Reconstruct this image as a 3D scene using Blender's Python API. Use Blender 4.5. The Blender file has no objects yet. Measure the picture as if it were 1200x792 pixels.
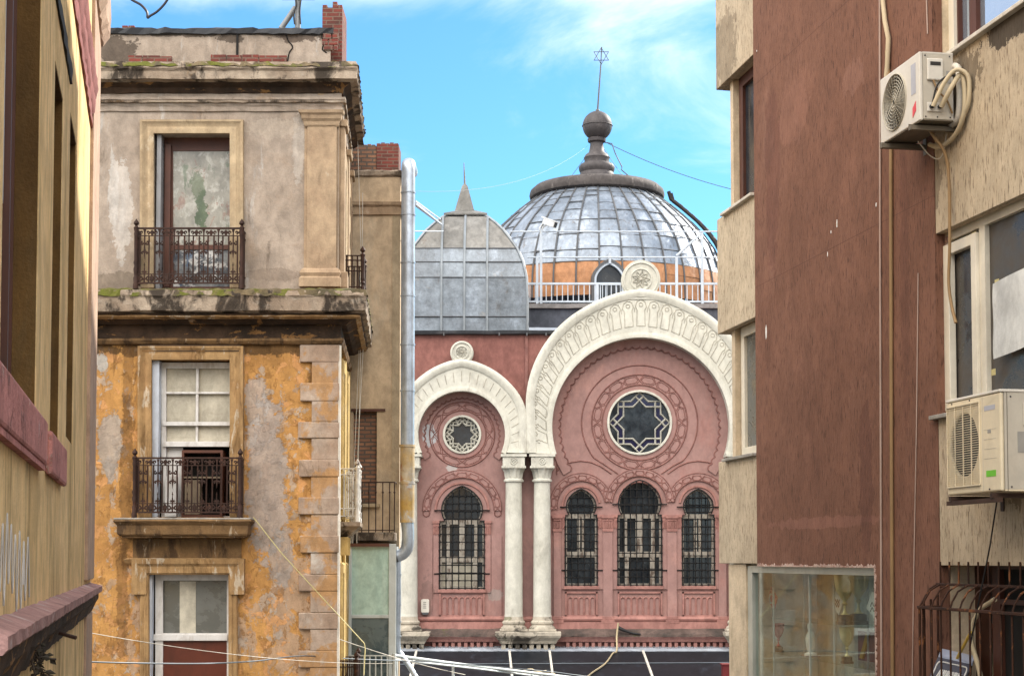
import bpy, bmesh, math, random
from mathutils import Vector, Matrix
from mathutils.geometry import tessellate_polygon
random.seed(7)
rnd = random.Random(11)
SC = bpy.context.scene
COL = SC.collection
PI = math.pi

# ------------------------------------------------------------------ camera
FPX, CX, CY = 1900.0, 600.0, 655.0
PITCH = math.radians(3.0)
CYP = 655.0 - FPX * math.tan(PITCH)          # principal point, photo pixels
cp, sp = math.cos(PITCH), math.sin(PITCH)
cam_d = bpy.data.cameras.new('camera')
cam = bpy.data.objects.new('camera', cam_d)
COL.objects.link(cam)
cam.rotation_euler = (PI / 2 + PITCH, 0, 0)
cam_d.sensor_width = 36.0
cam_d.lens = FPX / 1200.0 * 36.0
cam_d.shift_y = (CYP - 396.0) / 1200.0
cam_d.clip_start = 0.1
cam_d.clip_end = 4000
SC.camera = cam


def ray(px, py):
    u = (px - CX) / FPX
    v = (CYP - py) / FPX
    return Vector((u, cp - v * sp, sp + v * cp))


def P(px, py, Y):
    d = ray(px, py)
    return d * (Y / d.y)


class Frame:
    """facade frame: local x right along the facade, y inward, z up"""
    def __init__(self, ox, oy, dx, dy):
        n = math.hypot(dx, dy)
        self.o = Vector((ox, oy, 0)); self.u = Vector((dx / n, dy / n, 0)); self.w = Vector((-dy / n, dx / n, 0))
        self.ang = math.atan2(dy, dx)

    def world(self, x, y, z):
        return self.o + self.u * x + self.w * y + Vector((0, 0, z))

    def l(self, px, py, d=0.0):
        r = ray(px, py)
        t = ((self.o - self.w * d).dot(self.w)) / r.dot(self.w)
        p = r * t
        return ((p - self.o).dot(self.u), p.z)

    def x(self, px, py=400, d=0.0):
        return self.l(px, py, d)[0]

    def z(self, px, py, d=0.0):
        return self.l(px, py, d)[1]


WORLD = Frame(0, 0, 1, 0)
ROOT = {}          # object -> (loc, ang) of its root


def tag(o, label=None, cat=None, group=None, kind=None):
    if label: o['label'] = label
    if cat: o['category'] = cat
    if group: o['group'] = group
    if kind: o['kind'] = kind
    return o


def thing(name, label, cat, loc, fr=WORLD, group=None):
    o = bpy.data.objects.new(name, None)
    COL.objects.link(o)
    w = fr.world(*loc)
    o.location = w
    o.rotation_euler = (0, 0, fr.ang)
    o.empty_display_size = 0.2
    ROOT[o] = (w.copy(), fr.ang)
    return tag(o, label, cat, group)


class MB:
    def __init__(self):
        self.v = []; self.f = []; self.a = []

    def add(self, vs, fs, a=None):
        b = len(self.v)
        self.v += [tuple(p) for p in vs]
        for q in fs:
            self.f.append([i + b for i in q])
            self.a.append(a if a is not None else 0.5)
        return self

    def box(self, x0, x1, y0, y1, z0, z1, a=None):
        vs = [(x0, y0, z0), (x1, y0, z0), (x1, y1, z0), (x0, y1, z0), (x0, y0, z1), (x1, y0, z1), (x1, y1, z1), (x0, y1, z1)]
        fs = [(0, 3, 2, 1), (4, 5, 6, 7), (0, 1, 5, 4), (1, 2, 6, 5), (2, 3, 7, 6), (3, 0, 4, 7)]
        return self.add(vs, fs, a)

    def prism(self, loop, y0, y1, holes=(), back=True, a=None):
        loops = [list(loop)] + [list(h) for h in holes]
        flat = [p for l in loops for p in l]
        tris = tessellate_polygon([[Vector((p[0], p[1], 0)) for p in l] for l in loops])
        n = len(flat)
        vs = [(p[0], y0, p[1]) for p in flat] + [(p[0], y1, p[1]) for p in flat]
        fs = []
        for t in tris:
            a_, b_, c_ = (flat[i] for i in t)
            ar = (b_[0] - a_[0]) * (c_[1] - a_[1]) - (b_[1] - a_[1]) * (c_[0] - a_[0])
            t = list(t) if ar > 0 else list(reversed(t))
            fs.append(t)
            if back: fs.append([i + n for i in reversed(t)])
        k = 0
        for li, l in enumerate(loops):
            m = len(l)
            ar = sum(l[i][0] * l[(i + 1) % m][1] - l[(i + 1) % m][0] * l[i][1] for i in range(m))
            flip = (ar > 0) if li == 0 else (ar < 0)
            for i in range(m):
                q = [k + i, k + (i + 1) % m, k + (i + 1) % m + n, k + i + n]
                fs.append(list(reversed(q)) if flip else q)
            k += m
        return self.add(vs, fs, a)

    def tube(self, pts, r, n=6, closed=False, r2=None, caps=True):
        pts = [Vector(p) for p in pts]
        m = len(pts)
        if m < 2: return self
        rings = []
        up0 = None
        for i, p in enumerate(pts):
            if closed:
                t = (pts[(i + 1) % m] - pts[i - 1])
            else:
                t = pts[min(i + 1, m - 1)] - pts[max(i - 1, 0)]
            if t.length < 1e-9: t = Vector((0, 0, 1))
            t.normalize()
            if up0 is None:
                ref = Vector((0, 1, 0)) if abs(t.y) < 0.8 else Vector((1, 0, 0))
                up0 = ref
            a = t.cross(up0)
            if a.length < 1e-6: a = t.cross(Vector((1, 0, 0.3)))
            a.normalize(); b = a.cross(t).normalized(); up0 = b
            rr = r if r2 is None else r + (r2 - r) * i / (m - 1)
            rings.append([p + (a * math.cos(2 * PI * j / n) + b * math.sin(2 * PI * j / n)) * rr for j in range(n)])
        vs = [q for g in rings for q in g]
        fs = []
        for i in range(m if closed else m - 1):
            k = (i + 1) % m
            for j in range(n):
                fs.append((i * n + j, i * n + (j + 1) % n, k * n + (j + 1) % n, k * n + j))
        if caps and not closed:
            fs.append(tuple(reversed(range(n)))); fs.append(tuple((m - 1) * n + j for j in range(n)))
        return self.add(vs, fs)

    def lathe(self, c, prof, n=20, a0=0.0, a1=2 * PI, mod=None, capb=True):
        full = abs(a1 - a0 - 2 * PI) < 1e-6
        m = n if full else n + 1
        vs = []
        for (r, z) in prof:
            for j in range(m):
                t = a0 + (a1 - a0) * j / n
                rr = r * (mod(t, z) if mod else 1)
                vs.append((c[0] + rr * math.cos(t), c[1] + rr * math.sin(t), c[2] + z))
        fs = []
        for i in range(len(prof) - 1):
            for j in range(n if full else n):
                k = (j + 1) % m
                fs.append((i * m + j, i * m + k, (i + 1) * m + k, (i + 1) * m + j))
        if full and capb:
            fs.append(tuple(reversed(range(m)))); fs.append(tuple((len(prof) - 1) * m + j for j in range(m)))
        return self.add(vs, fs)

    def sphere(self, c, r, n=16, sz=1.0):
        k = n // 2
        prof = [(max(r * math.sin(PI * i / k), 1e-4), -r * sz * math.cos(PI * i / k)) for i in range(k + 1)]
        return self.lathe(c, prof, n)

    def sweep_xz(self, path, prof, closed=False):
        """path (x,z); prof polygon of (w,y): w to the left of travel"""
        m = len(path); k = len(prof)
        vs = []
        for i in range(m):
            p = Vector(path[i])
            def dr(a, b):
                d = Vector(path[b % m]) - Vector(path[a % m]); return d.normalized() if d.length > 1e-9 else Vector((1, 0))
            if closed: d0, d1 = dr(i - 1, i), dr(i, i + 1)
            else:
                d0 = dr(i - 1, i) if i > 0 else dr(i, i + 1)
                d1 = dr(i, i + 1) if i < m - 1 else d0
            n0 = Vector((-d0.y, d0.x)); n1 = Vector((-d1.y, d1.x))
            nn = n0 + n1
            if nn.length < 1e-6: nn = n0
            nn.normalize()
            s = 1.0 / max(0.4, nn.dot(n0))
            for (w, y) in prof:
                q = p + nn * w * s
                vs.append((q.x, y, q.y))
        fs = []
        for i in range(m if closed else m - 1):
            i2 = (i + 1) % m
            for j in range(k):
                fs.append((i * k + j, i * k + (j + 1) % k, i2 * k + (j + 1) % k, i2 * k + j))
        if not closed:
            fs.append(tuple(range(k))); fs.append(tuple(reversed([(m - 1) * k + j for j in range(k)])))
        return self.add(vs, fs)

    def sweep_plan(self, path, prof, jit=0.0, seg=0.0):
        """path (x,y) in plan, prof closed polygon of (d,z): d to the right of travel (outward)"""
        pts = [Vector(p) for p in path]
        nrm = []
        m = len(pts)
        for i in range(m):
            d0 = (pts[i] - pts[i - 1]).normalized() if i > 0 else (pts[1] - pts[0]).normalized()
            d1 = (pts[i + 1] - pts[i]).normalized() if i < m - 1 else d0
            n0 = Vector((d0.y, -d0.x)); n1 = Vector((d1.y, -d1.x))
            nn = (n0 + n1).normalized()
            nrm.append(nn / max(0.3, nn.dot(n0)))
        P2, N2 = [pts[0]], [nrm[0]]
        for i in range(m - 1):
            L = (pts[i + 1] - pts[i]).length
            k = max(1, int(L / seg)) if seg > 0 else 1
            d = (pts[i + 1] - pts[i]).normalized()
            flat = Vector((d.y, -d.x))
            for j in range(1, k):
                P2.append(pts[i].lerp(pts[i + 1], j / k)); 
                t = j / k
                N2.append(nrm[i].lerp(nrm[i + 1], t))
            P2.append(pts[i + 1]); N2.append(nrm[i + 1])
        k = len(prof)
        vs = []
        for p, nn in zip(P2, N2):
            for (d, z) in prof:
                jd = rnd.uniform(-jit, jit); jz = rnd.uniform(-jit, jit)
                q = p + nn * (d + jd)
                vs.append((q.x, q.y, z + jz))
        fs = []
        for i in range(len(P2) - 1):
            for j in range(k):
                fs.append((i * k + j, i * k + (j + 1) % k, (i + 1) * k + (j + 1) % k, (i + 1) * k + j))
        fs.append(tuple(range(k))); fs.append(tuple(reversed([(len(P2) - 1) * k + j for j in range(k)])))
        return self.add(vs, fs)

    def build_each(self, name, mat, parent=None, fr=WORLD, **kw):
        """every loose piece becomes a part of its own"""
        p = list(range(len(self.v)))
        def find(i):
            while p[i] != i:
                p[i] = p[p[i]]; i = p[i]
            return i
        for f in self.f:
            for i in f[1:]:
                p[find(i)] = find(f[0])
        groups = {}
        for f, a in zip(self.f, self.a): groups.setdefault(find(f[0]), []).append((f, a))
        out = []
        for g in groups.values():
            idx = {}
            m = MB()
            for f, a in g:
                for i in f:
                    if i not in idx:
                        idx[i] = len(m.v); m.v.append(self.v[i])
                m.f.append([idx[i] for i in f]); m.a.append(a)
            out.append(m.build(name, mat, parent, fr, **kw))
        return out

    def build(self, name, mat, parent=None, fr=WORLD, smooth=0, bevel=0.0, label=None, recalc=True, attr=False):
        me = bpy.data.meshes.new(name)
        if parent is not None:
            loc, ang = ROOT[parent]
            inv = Matrix.Rotation(-ang, 4, 'Z') @ Matrix.Translation(-loc)
        else:
            inv = Matrix.Identity(4)
        vs = [inv @ fr.world(*p) for p in self.v]
        if parent is None:
            xs = [p.x for p in vs]; ys = [p.y for p in vs]; zs = [p.z for p in vs]
            o0 = Vector(((min(xs) + max(xs)) / 2, (min(ys) + max(ys)) / 2, min(zs)))
            R = Matrix.Rotation(-fr.ang, 4, 'Z')
            vs = [R @ (p - o0) for p in vs]
        me.from_pydata([tuple(p) for p in vs], [], self.f)
        if attr:
            at = me.attributes.new('rnd', 'FLOAT', 'FACE')
            at.data.foreach_set('value', self.a)
        me.validate()
        if recalc:
            bm = bmesh.new(); bm.from_mesh(me)
            bmesh.ops.recalc_face_normals(bm, faces=bm.faces)
            bm.to_mesh(me); bm.free()
        if smooth:
            me.polygons.foreach_set('use_smooth', [True] * len(me.polygons))
            me.set_sharp_from_angle(angle=math.radians(smooth))
        me.materials.append(mat)
        o = bpy.data.objects.new(name, me)
        COL.objects.link(o)
        if parent is not None:
            o.parent = parent
            ROOT[o] = ROOT[parent]
        else:
            o.location = o0; o.rotation_euler = (0, 0, fr.ang)
            ROOT[o] = (o0.copy(), fr.ang)
        if bevel:
            md = o.modifiers.new('bevel', 'BEVEL'); md.width = bevel; md.segments = 2; md.limit_method = 'ANGLE'
            md.angle_limit = math.radians(40)
        if label: o['label'] = label
        return o


def arc(cx, cy, rx, ry, a0, a1, n):
    return [(cx + rx * math.cos(math.radians(a0 + (a1 - a0) * i / n)), cy + ry * math.sin(math.radians(a0 + (a1 - a0) * i / n))) for i in range(n + 1)]


def catenary(p, q, sag, n=16):
    p, q = Vector(p), Vector(q)
    return [p.lerp(q, i / n) - Vector((0, 0, sag * 4 * (i / n) * (1 - i / n))) for i in range(n + 1)]


def smooth_path(pts, n=6):
    """Catmull-Rom through points"""
    pts = [Vector(p) for p in pts]
    out = []
    for i in range(len(pts) - 1):
        p0 = pts[max(i - 1, 0)]; p1 = pts[i]; p2 = pts[i + 1]; p3 = pts[min(i + 2, len(pts) - 1)]
        for j in range(n):
            t = j / n
            out.append(0.5 * ((2 * p1) + (p2 - p0) * t + (2 * p0 - 5 * p1 + 4 * p2 - p3) * t * t + (3 * p1 - p0 - 3 * p2 + p3) * t ** 3))
    out.append(pts[-1])
    return out

# ------------------------------------------------------------------ materials
def srgb(r, g, b):
    def c(x):
        x /= 255.0
        return x / 12.92 if x <= 0.04045 else ((x + 0.055) / 1.055) ** 2.4
    return (c(r), c(g), c(b), 1)


def col(c):
    return tuple(c) if len(c) == 4 else (c[0], c[1], c[2], 1)


class NT:
    def __init__(self, nt):
        self.nt = nt

    def n(self, t, **kw):
        nd = self.nt.nodes.new(t)
        for k, v in kw.items(): setattr(nd, k, v)
        return nd

    def link(self, a, b): self.nt.links.new(a, b)

    def setv(self, sock, v):
        if isinstance(v, bpy.types.NodeSocket): self.link(v, sock)
        else: sock.default_value = v

    def math(self, op, a, b=0.0, c=None, clamp=False):
        nd = self.n('ShaderNodeMath', operation=op, use_clamp=clamp)
        self.setv(nd.inputs[0], a); self.setv(nd.inputs[1], b)
        if c is not None: self.setv(nd.inputs[2], c)
        return nd.outputs[0]

    def mix(self, f, a, b, mode='MIX'):
        nd = self.n('ShaderNodeMix', data_type='RGBA', blend_type=mode)
        self.setv(nd.inputs[0], f); self.setv(nd.inputs[6], a); self.setv(nd.inputs[7], b)
        return nd.outputs[2]

    def step(self, v, lo, hi):
        nd = self.n('ShaderNodeMapRange', interpolation_type='SMOOTHSTEP')
        self.setv(nd.inputs[0], v)
        nd.inputs[1].default_value = lo; nd.inputs[2].default_value = hi
        return nd.outputs[0]

    def noise(self, vec, scale=1.0, detail=5, rough=0.6, dist=0.0, sc=(1, 1, 1), seed=0.0):
        mp = self.n('ShaderNodeMapping')
        self.link(vec, mp.inputs[0])
        mp.inputs['Scale'].default_value = sc
        mp.inputs['Location'].default_value = (seed * 3.17, seed * 1.91, seed * 2.63)
        nz = self.n('ShaderNodeTexNoise')
        self.link(mp.outputs[0], nz.inputs['Vector'])
        nz.inputs['Scale'].default_value = scale
        nz.inputs['Detail'].default_value = detail
        nz.inputs['Roughness'].default_value = rough
        nz.inputs['Distortion'].default_value = dist
        return nz.outputs[0]


def new_mat(name):
    m = bpy.data.materials.new(name)
    m.use_nodes = True
    nt = m.node_tree
    for nd in list(nt.nodes): nt.nodes.remove(nd)
    T = NT(nt)
    out = T.n('ShaderNodeOutputMaterial')
    bs = T.n('ShaderNodeBsdfPrincipled')
    T.link(bs.outputs[0], out.inputs[0])
    return m, T, bs, out


def plaster(name, c1, c2, scale=1.2, patches=(), blobs=(), rough=0.9, bump=0.35, bscale=30, metallic=0.0, grain=0.17, attr=0.0, spec=0.25, bsc=(1, 1, 1), bdist=0.02, mott=0.22, peel=0.0):
    """c1/c2 mottled; patches: (color, scale, (sx,sy,sz), lo, hi, amount, seed); blobs: (color,(x,y,z),(rx,ry,rz),amount,noise scale)"""
    m, T, bs, out = new_mat(name)
    tc = T.n('ShaderNodeTexCoord').outputs['Object']
    c = T.mix(T.step(T.noise(tc, scale, 6, 0.65, 0.3), 0.35, 0.65), col(c1), col(c2))
    hs_ = 0.0
    for (pc, s, sc, lo, hi, amt, seed) in patches:
        f = T.step(T.noise(tc, s, 8, 0.68, 0.4, sc, seed), lo, hi)
        c = T.mix(T.math('MULTIPLY', f, amt), c, col(pc))
        if peel: hs_ = T.math('ADD', hs_, f)
    for (pc, ctr, rad, amt, ns) in blobs:
        mp = T.n('ShaderNodeMapping', vector_type='POINT')
        T.link(tc, mp.inputs[0])
        mp.inputs['Scale'].default_value = tuple(1 / r for r in rad)
        mp.inputs['Location'].default_value = tuple(-q / r for q, r in zip(ctr, rad))
        vl = T.n('ShaderNodeVectorMath', operation='LENGTH'); T.link(mp.outputs[0], vl.inputs[0])
        d = T.math('ADD', vl.outputs['Value'], T.math('MULTIPLY', T.math('SUBTRACT', T.noise(tc, ns, 9, 0.74), 0.5), 2.6))
        f = T.math('SUBTRACT', 1.0, T.step(d, 0.88, 0.97))
        c = T.mix(T.math('MULTIPLY', f, amt), c, col(pc))
        if peel: hs_ = T.math('SUBTRACT', hs_, T.math('MULTIPLY', f, 1.5))
    if attr:
        at = T.n('ShaderNodeAttribute', attribute_name='rnd').outputs['Fac']
        k = T.math('ADD', T.math('MULTIPLY', at, 2 * attr), 1 - attr)
        vm = T.n('ShaderNodeVectorMath', operation='SCALE'); T.link(c, vm.inputs[0]); T.link(k, vm.inputs['Scale'])
        c = vm.outputs[0]
    if grain:
        g = T.noise(tc, 55, 3, 0.7)
        k = T.math('ADD', T.math('MULTIPLY', g, 2 * grain), 1 - grain)
        if mott:
            g2 = T.step(T.noise(tc, 3.4, 9, 0.72, 0.3, (1.2, 1.2, .8), 17.0), .3, .7)
            k = T.math('MULTIPLY', k, T.math('ADD', T.math('MULTIPLY', g2, 2 * mott), 1 - mott))
        vm = T.n('ShaderNodeVectorMath', operation='SCALE'); T.link(c, vm.inputs[0]); T.link(k, vm.inputs['Scale'])
        c = vm.outputs[0]
    T.link(c, bs.inputs['Base Color'])
    bs.inputs['Roughness'].default_value = rough
    bs.inputs['Metallic'].default_value = metallic
    bs.inputs['Specular IOR Level'].default_value = spec
    if bump:
        b = T.n('ShaderNodeBump'); b.inputs['Strength'].default_value = bump; b.inputs['Distance'].default_value = bdist
        h = T.math('ADD', T.noise(tc, bscale, 6, 0.65, 0, bsc), T.math('MULTIPLY', T.noise(tc, 3.0, 5, 0.6, 0.2), 1.5))
        if peel: h = T.math('ADD', h, T.math('MULTIPLY', hs_, peel))
        T.link(h, b.inputs['Height']); T.link(b.outputs[0], bs.inputs['Normal'])
    return m


def brick(name, c1, c2, mortar, bw=0.24, bh=0.075, ms=0.012, soot=0.5):
    m, T, bs, out = new_mat(name)
    tc = T.n('ShaderNodeTexCoord').outputs['Object']
    sx = T.n('ShaderNodeSeparateXYZ'); T.link(tc, sx.inputs[0])
    cb = T.n('ShaderNodeCombineXYZ')
    T.link(T.math('ADD', sx.outputs[0], sx.outputs[1]), cb.inputs[0]); T.link(sx.outputs[2], cb.inputs[1])
    w = T.noise(tc, 6, 3, 0.6)
    vm = T.n('ShaderNodeVectorMath', operation='ADD'); T.link(cb.outputs[0], vm.inputs[0])
    cb2 = T.n('ShaderNodeCombineXYZ'); T.link(T.math('MULTIPLY', T.math('SUBTRACT', w, .5), .03), cb2.inputs[1]); T.link(T.math('MULTIPLY', T.math('SUBTRACT', w, .5), .05), cb2.inputs[0])
    T.link(cb2.outputs[0], vm.inputs[1])
    bt = T.n('ShaderNodeTexBrick'); T.link(vm.outputs[0], bt.inputs['Vector'])
    bt.inputs['Color1'].default_value = col(c1); bt.inputs['Color2'].default_value = col(c2); bt.inputs['Mortar'].default_value = col(mortar)
    bt.inputs['Scale'].default_value = 1.0; bt.inputs['Mortar Size'].default_value = ms
    bt.inputs['Brick Width'].default_value = bw; bt.inputs['Row Height'].default_value = bh; bt.inputs['Bias'].default_value = 0.0
    c = T.mix(T.math('MULTIPLY', T.step(T.noise(tc, 2.5, 6, .7), .45, .7), soot), bt.outputs['Color'], (0.03, 0.024, 0.02, 1))
    T.link(c, bs.inputs['Base Color']); bs.inputs['Roughness'].default_value = 0.9
    b = T.n('ShaderNodeBump'); b.inputs['Strength'].default_value = 0.8; b.inputs['Distance'].default_value = 0.015
    T.link(T.math('SUBTRACT', T.math('MULTIPLY', T.noise(tc, 30, 4), .4), bt.outputs['Fac']), b.inputs['Height']); T.link(b.outputs[0], bs.inputs['Normal'])
    return m


def glass_dark(name, c=(0.012, 0.014, 0.018), rough=0.06, dust=0.15, dustc=(0.2, 0.2, 0.19)):
    m, T, bs, out = new_mat(name)
    tc = T.n('ShaderNodeTexCoord').outputs['Object']
    f = T.math('MULTIPLY', T.step(T.noise(tc, 2.2, 7, .7, .4), .35, .75), dust)
    T.link(T.mix(f, col(c), col(dustc)), bs.inputs['Base Color'])
    T.link(T.math('ADD', T.math('MULTIPLY', f, 1.2), rough), bs.inputs['Roughness'])
    bs.inputs['Specular IOR Level'].default_value = 0.6
    b = T.n('ShaderNodeBump'); b.inputs['Strength'].default_value = 0.05; b.inputs['Distance'].default_value = 0.05
    T.link(T.noise(tc, 1.6, 2), b.inputs['Height']); T.link(b.outputs[0], bs.inputs['Normal'])
    return m


def glass_clear(name, tint=(0.9, 0.95, 0.93), refl=0.12, dust=0.06):
    m, T, bs, out = new_mat(name)
    T.nt.nodes.remove(bs)
    tc = T.n('ShaderNodeTexCoord').outputs['Object']
    tr = T.n('ShaderNodeBsdfTransparent'); tr.inputs[0].default_value = col(tint)
    gl = T.n('ShaderNodeBsdfGlossy'); gl.inputs['Roughness'].default_value = 0.02; gl.inputs[0].default_value = (1, 1, 1, 1)
    df = T.n('ShaderNodeBsdfDiffuse'); df.inputs[0].default_value = (.45, .45, .43, 1)
    lw = T.n('ShaderNodeLayerWeight'); lw.inputs[0].default_value = 0.35
    m1 = T.n('ShaderNodeMixShader'); T.link(T.math('MULTIPLY', T.step(T.noise(tc, 2.0, 7, .7, .5), .3, .8), dust), m1.inputs[0])
    T.link(tr.outputs[0], m1.inputs[1]); T.link(df.outputs[0], m1.inputs[2])
    m2 = T.n('ShaderNodeMixShader'); T.link(T.math('ADD', T.math('MULTIPLY', lw.outputs['Fresnel'], 0.22), refl, clamp=True), m2.inputs[0])
    T.link(m1.outputs[0], m2.inputs[1]); T.link(gl.outputs[0], m2.inputs[2])
    T.link(m2.outputs[0], out.inputs[0])
    return m


def paint(name, c, rough=0.5, metallic=0.0, dirt=(0.1, 0.08, 0.06), amt=0.25, s=4.0, spec=0.4, bump=0.1, lo=.45, hi=.75, sc=(1, 1, .35)):
    return plaster(name, c, tuple(q * 0.88 for q in c[:3]), s * .6, [(dirt, s, sc, lo, hi, amt, 3.3)], rough=rough, metallic=metallic, bump=bump, grain=0.05, mott=.06, spec=spec, bscale=20, bdist=.006)


M = {}
# old corner house
M['taupe'] = plaster('taupe_plaster', (.33, .255, .20), (.27, .205, .16), .9,
    [((.42, .40, .38), 1.4, (1.6, 1.6, .45), .56, .70, .75, 1.0), ((.14, .10, .075), 2.2, (1.5, 1.5, .5), .58, .78, .5, 2.0), ((.34, .22, .13), .8, (1, 1, 1), .55, .75, .4, 4.0)], bump=.4)
M['ochre'] = plaster('ochre_plaster', (.50, .235, .055), (.42, .205, .07), 1.1,
    [((.30, .255, .225), .75, (1, 1, .7), .49, .60, .85, 1.3), ((.36, .33, .31), 1.6, (1.2, 1.2, .8), .56, .68, .6, 6.1), ((.56, .29, .12), 2.6, (1, 1, 1), .57, .66, .7, 9.0),
     ((.16, .085, .03), 1.5, (2.2, 2.2, .5), .58, .80, .6, 2.0), ((.52, .33, .20), 3.5, (1, 1, 1), .62, .68, .8, 12.0)], bump=.55)
M['quoin'] = plaster('quoin_plaster', (.37, .29, .23), (.29, .205, .15), 1.6,
    [((.36, .195, .075), 1.5, (1, 1, .8), .50, .56, .8, 4.0), ((.14, .095, .06), 2.2, (1.6, 1.6, .6), .58, .68, .6, 9.0), ((.44, .41, .37), 2.0, (1, 1, .5), .55, .7, .7, 5.0)], bump=.4)
M['cornice'] = plaster('weathered_cornice', (.33, .27, .21), (.23, .175, .13), 1.5,
    [((.42, .37, .31), 2.0, (1, 1, 2.0), .55, .68, .7, 1.0), ((.022, .016, .012), 1.3, (1.6, 1.6, .8), .48, .60, .92, 2.0), ((.30, .17, .07), 1.7, (1, 1, 1), .6, .72, .6, 3.0)], bump=.6, peel=.6)
M['soot'] = plaster('sooty_shaded_plaster', (.07, .042, .026), (.03, .020, .014), 1.6,
    [((.24, .125, .045), 2.4, (1, 1, 2.0), .57, .60, .8, 1.0), ((.30, .22, .15), 3.0, (1, 1, 1), .66, .70, .8, 7.0)], bump=.5)  # soot of the old house, also the shade under the left ledge
M['moss'] = plaster('mossy_ledge', (.07, .06, .035), (.16, .12, .07), 2.0,
    [((.10, .11, .015), 2.2, (1, 1, 1), .47, .58, .9, 1.0), ((.32, .24, .12), 1.7, (1, 1, 1), .57, .68, .8, 6.0)], bump=.9)
M['surround'] = plaster('window_surround_paint', (.40, .31, .20), (.33, .245, .155), 1.5,
    [((.15, .095, .05), 2.5, (2.5, 2.5, .4), .56, .72, .7, 1.0), ((.52, .45, .35), 3.0, (1, 1, 1), .6, .7, .6, 6.0)], bump=.35)
M['surround_ochre'] = plaster('ochre_surround_paint', (.34, .215, .10), (.26, .155, .07), 1.3,
    [((.12, .065, .025), 2.0, (2.5, 2.5, .5), .50, .66, .85, 1.0), ((.46, .39, .30), 2.6, (2.0, 2.0, .6), .56, .62, .8, 6.0)], bump=.35)
M['pilaster'] = plaster('pilaster_plaster', (.36, .265, .175), (.29, .205, .135), 1.2,
    [((.15, .10, .065), 2.0, (2.0, 2.0, .5), .56, .72, .6, 1.0), ((.45, .38, .30), 2.5, (1, 1, 1), .6, .7, .5, 6.0)], bump=.35)
M['side_yellow'] = plaster('yellow_side_plaster', (.50, .36, .14), (.44, .31, .13), 1.2,
    [((.42, .38, .30), 1.6, (1, 1, .6), .54, .66, .7, 1.0), ((.2, .12, .05), 2, (2, 2, .4), .6, .75, .5, 3.0)], bump=.4)
M['brick_red'] = brick('red_brick', (.20, .042, .030), (.10, .026, .02), (.16, .10, .075), soot=.55)
M['brick_old'] = brick('old_brown_brick', (.30, .15, .085), (.17, .085, .055), (.10, .075, .06), bw=.25, bh=.085, ms=.018, soot=.4)
M['iron'] = plaster('rusty_wrought_iron', (.030, .017, .014), (.045, .022, .016), 6, [((.11, .04, .02), 9, (1, 1, 1), .58, .7, .6, 1.0)], rough=.65, bump=.2, metallic=.3)
M['iron_white'] = plaster('peeling_white_iron', (.62, .60, .56), (.5, .48, .44), 6, [((.10, .05, .03), 9, (1, 1, 1), .55, .62, .8, 1.0)], rough=.7, bump=.3)
M['wood_white'] = paint('peeling_white_wood', (.62, .61, .60), .6, dirt=(.25, .2, .15), amt=.6, s=6)
M['wood_blue'] = paint('pale_blue_white_wood', (.50, .55, .64), .6, dirt=(.2, .19, .2), amt=.5, s=5)
M['wood_dark'] = paint('dark_red_brown_wood', (.085, .028, .016), .5, dirt=(.02, .012, .01), amt=.5)
M['board_red'] = paint('red_brown_board', (.10, .022, .010), .45, dirt=(.04, .012, .006), amt=.6, s=5)
M['blind'] = plaster('grey_beige_blind', (.47, .44, .36), (.40, .37, .30), .8, [((.3, .27, .22), 2, (1, 1, 6), .5, .7, .4, 1.)], bump=.1, rough=.6)
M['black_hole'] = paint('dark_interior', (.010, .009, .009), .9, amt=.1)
M['box_wood'] = paint('old_board', (.20, .15, .10), .8, dirt=(.05, .04, .03), amt=.7)
M['glass'] = glass_dark('dark_window_glass', (.012, .017, .024), .06, .22, (.10, .12, .13))
M['glass_grey'] = glass_dark('grey_window_glass', (.10, .105, .10), .12, .5, (.20, .20, .18))
M['glass_haze'] = glass_dark('dusty_window_glass', (.018, .021, .026), .07, .22, (.12, .12, .115))
M['antenna'] = paint('galvanised_pole', (.20, .21, .22), .5, .3)
M['black'] = paint('black_rubber', (.012, .012, .014), .5, amt=.1)
M['navy_cable'] = paint('dark_blue_black_cable', (.012, .014, .03), .5, amt=.1)
# annex
M['annex'] = plaster('beige_render', (.50, .385, .265), (.44, .335, .225), .5,
    [((.40, .34, .26), .9, (1, 1, .5), .56, .66, .5, 1.0), ((.22, .15, .10), 1.3, (1, 1, .8), .6, .75, .4, 3.0)], bump=.25)
M['annex_light'] = plaster('pale_render_edge', (.40, .32, .22), (.34, .27, .18), .8, [((.3, .22, .15), 2, (1, 1, .4), .55, .7, .5, 2.)], bump=.25)
M['pipe'] = plaster('galvanised_pipe', (.42, .48, .56), (.34, .38, .44), 1.2, [((.24, .26, .28), 2.5, (1, 1, .3), .5, .7, .5, 2.)], rough=.38, metallic=.55, bump=.08, spec=.5)
M['pipe_rust'] = plaster('rusty_pipe', (.45, .29, .09), (.40, .36, .30), 1.3, [((.30, .10, .03), 2.2, (1, 1, 1), .55, .66, .8, 1.), ((.42, .45, .48), 1.8, (1, 1, 1), .55, .66, .8, 3.)], rough=.55, metallic=.2, bump=.15)
M['alu'] = paint('white_aluminium', (.50, .54, .54), .4, .1, amt=.25)
M['veranda_glass'] = plaster('sea_green_glass_panel', (.33, .47, .42), (.38, .52, .46), .7, [((.48, .56, .50), 1.4, (3, 3, .25), .52, .75, .5, 1.)], rough=.12, bump=.03, spec=.5, grain=.02)
M['veranda_glass_low'] = glass_dark('lower_veranda_glass', (.05, .075, .085), .08, .6, (.16, .20, .19))
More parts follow.
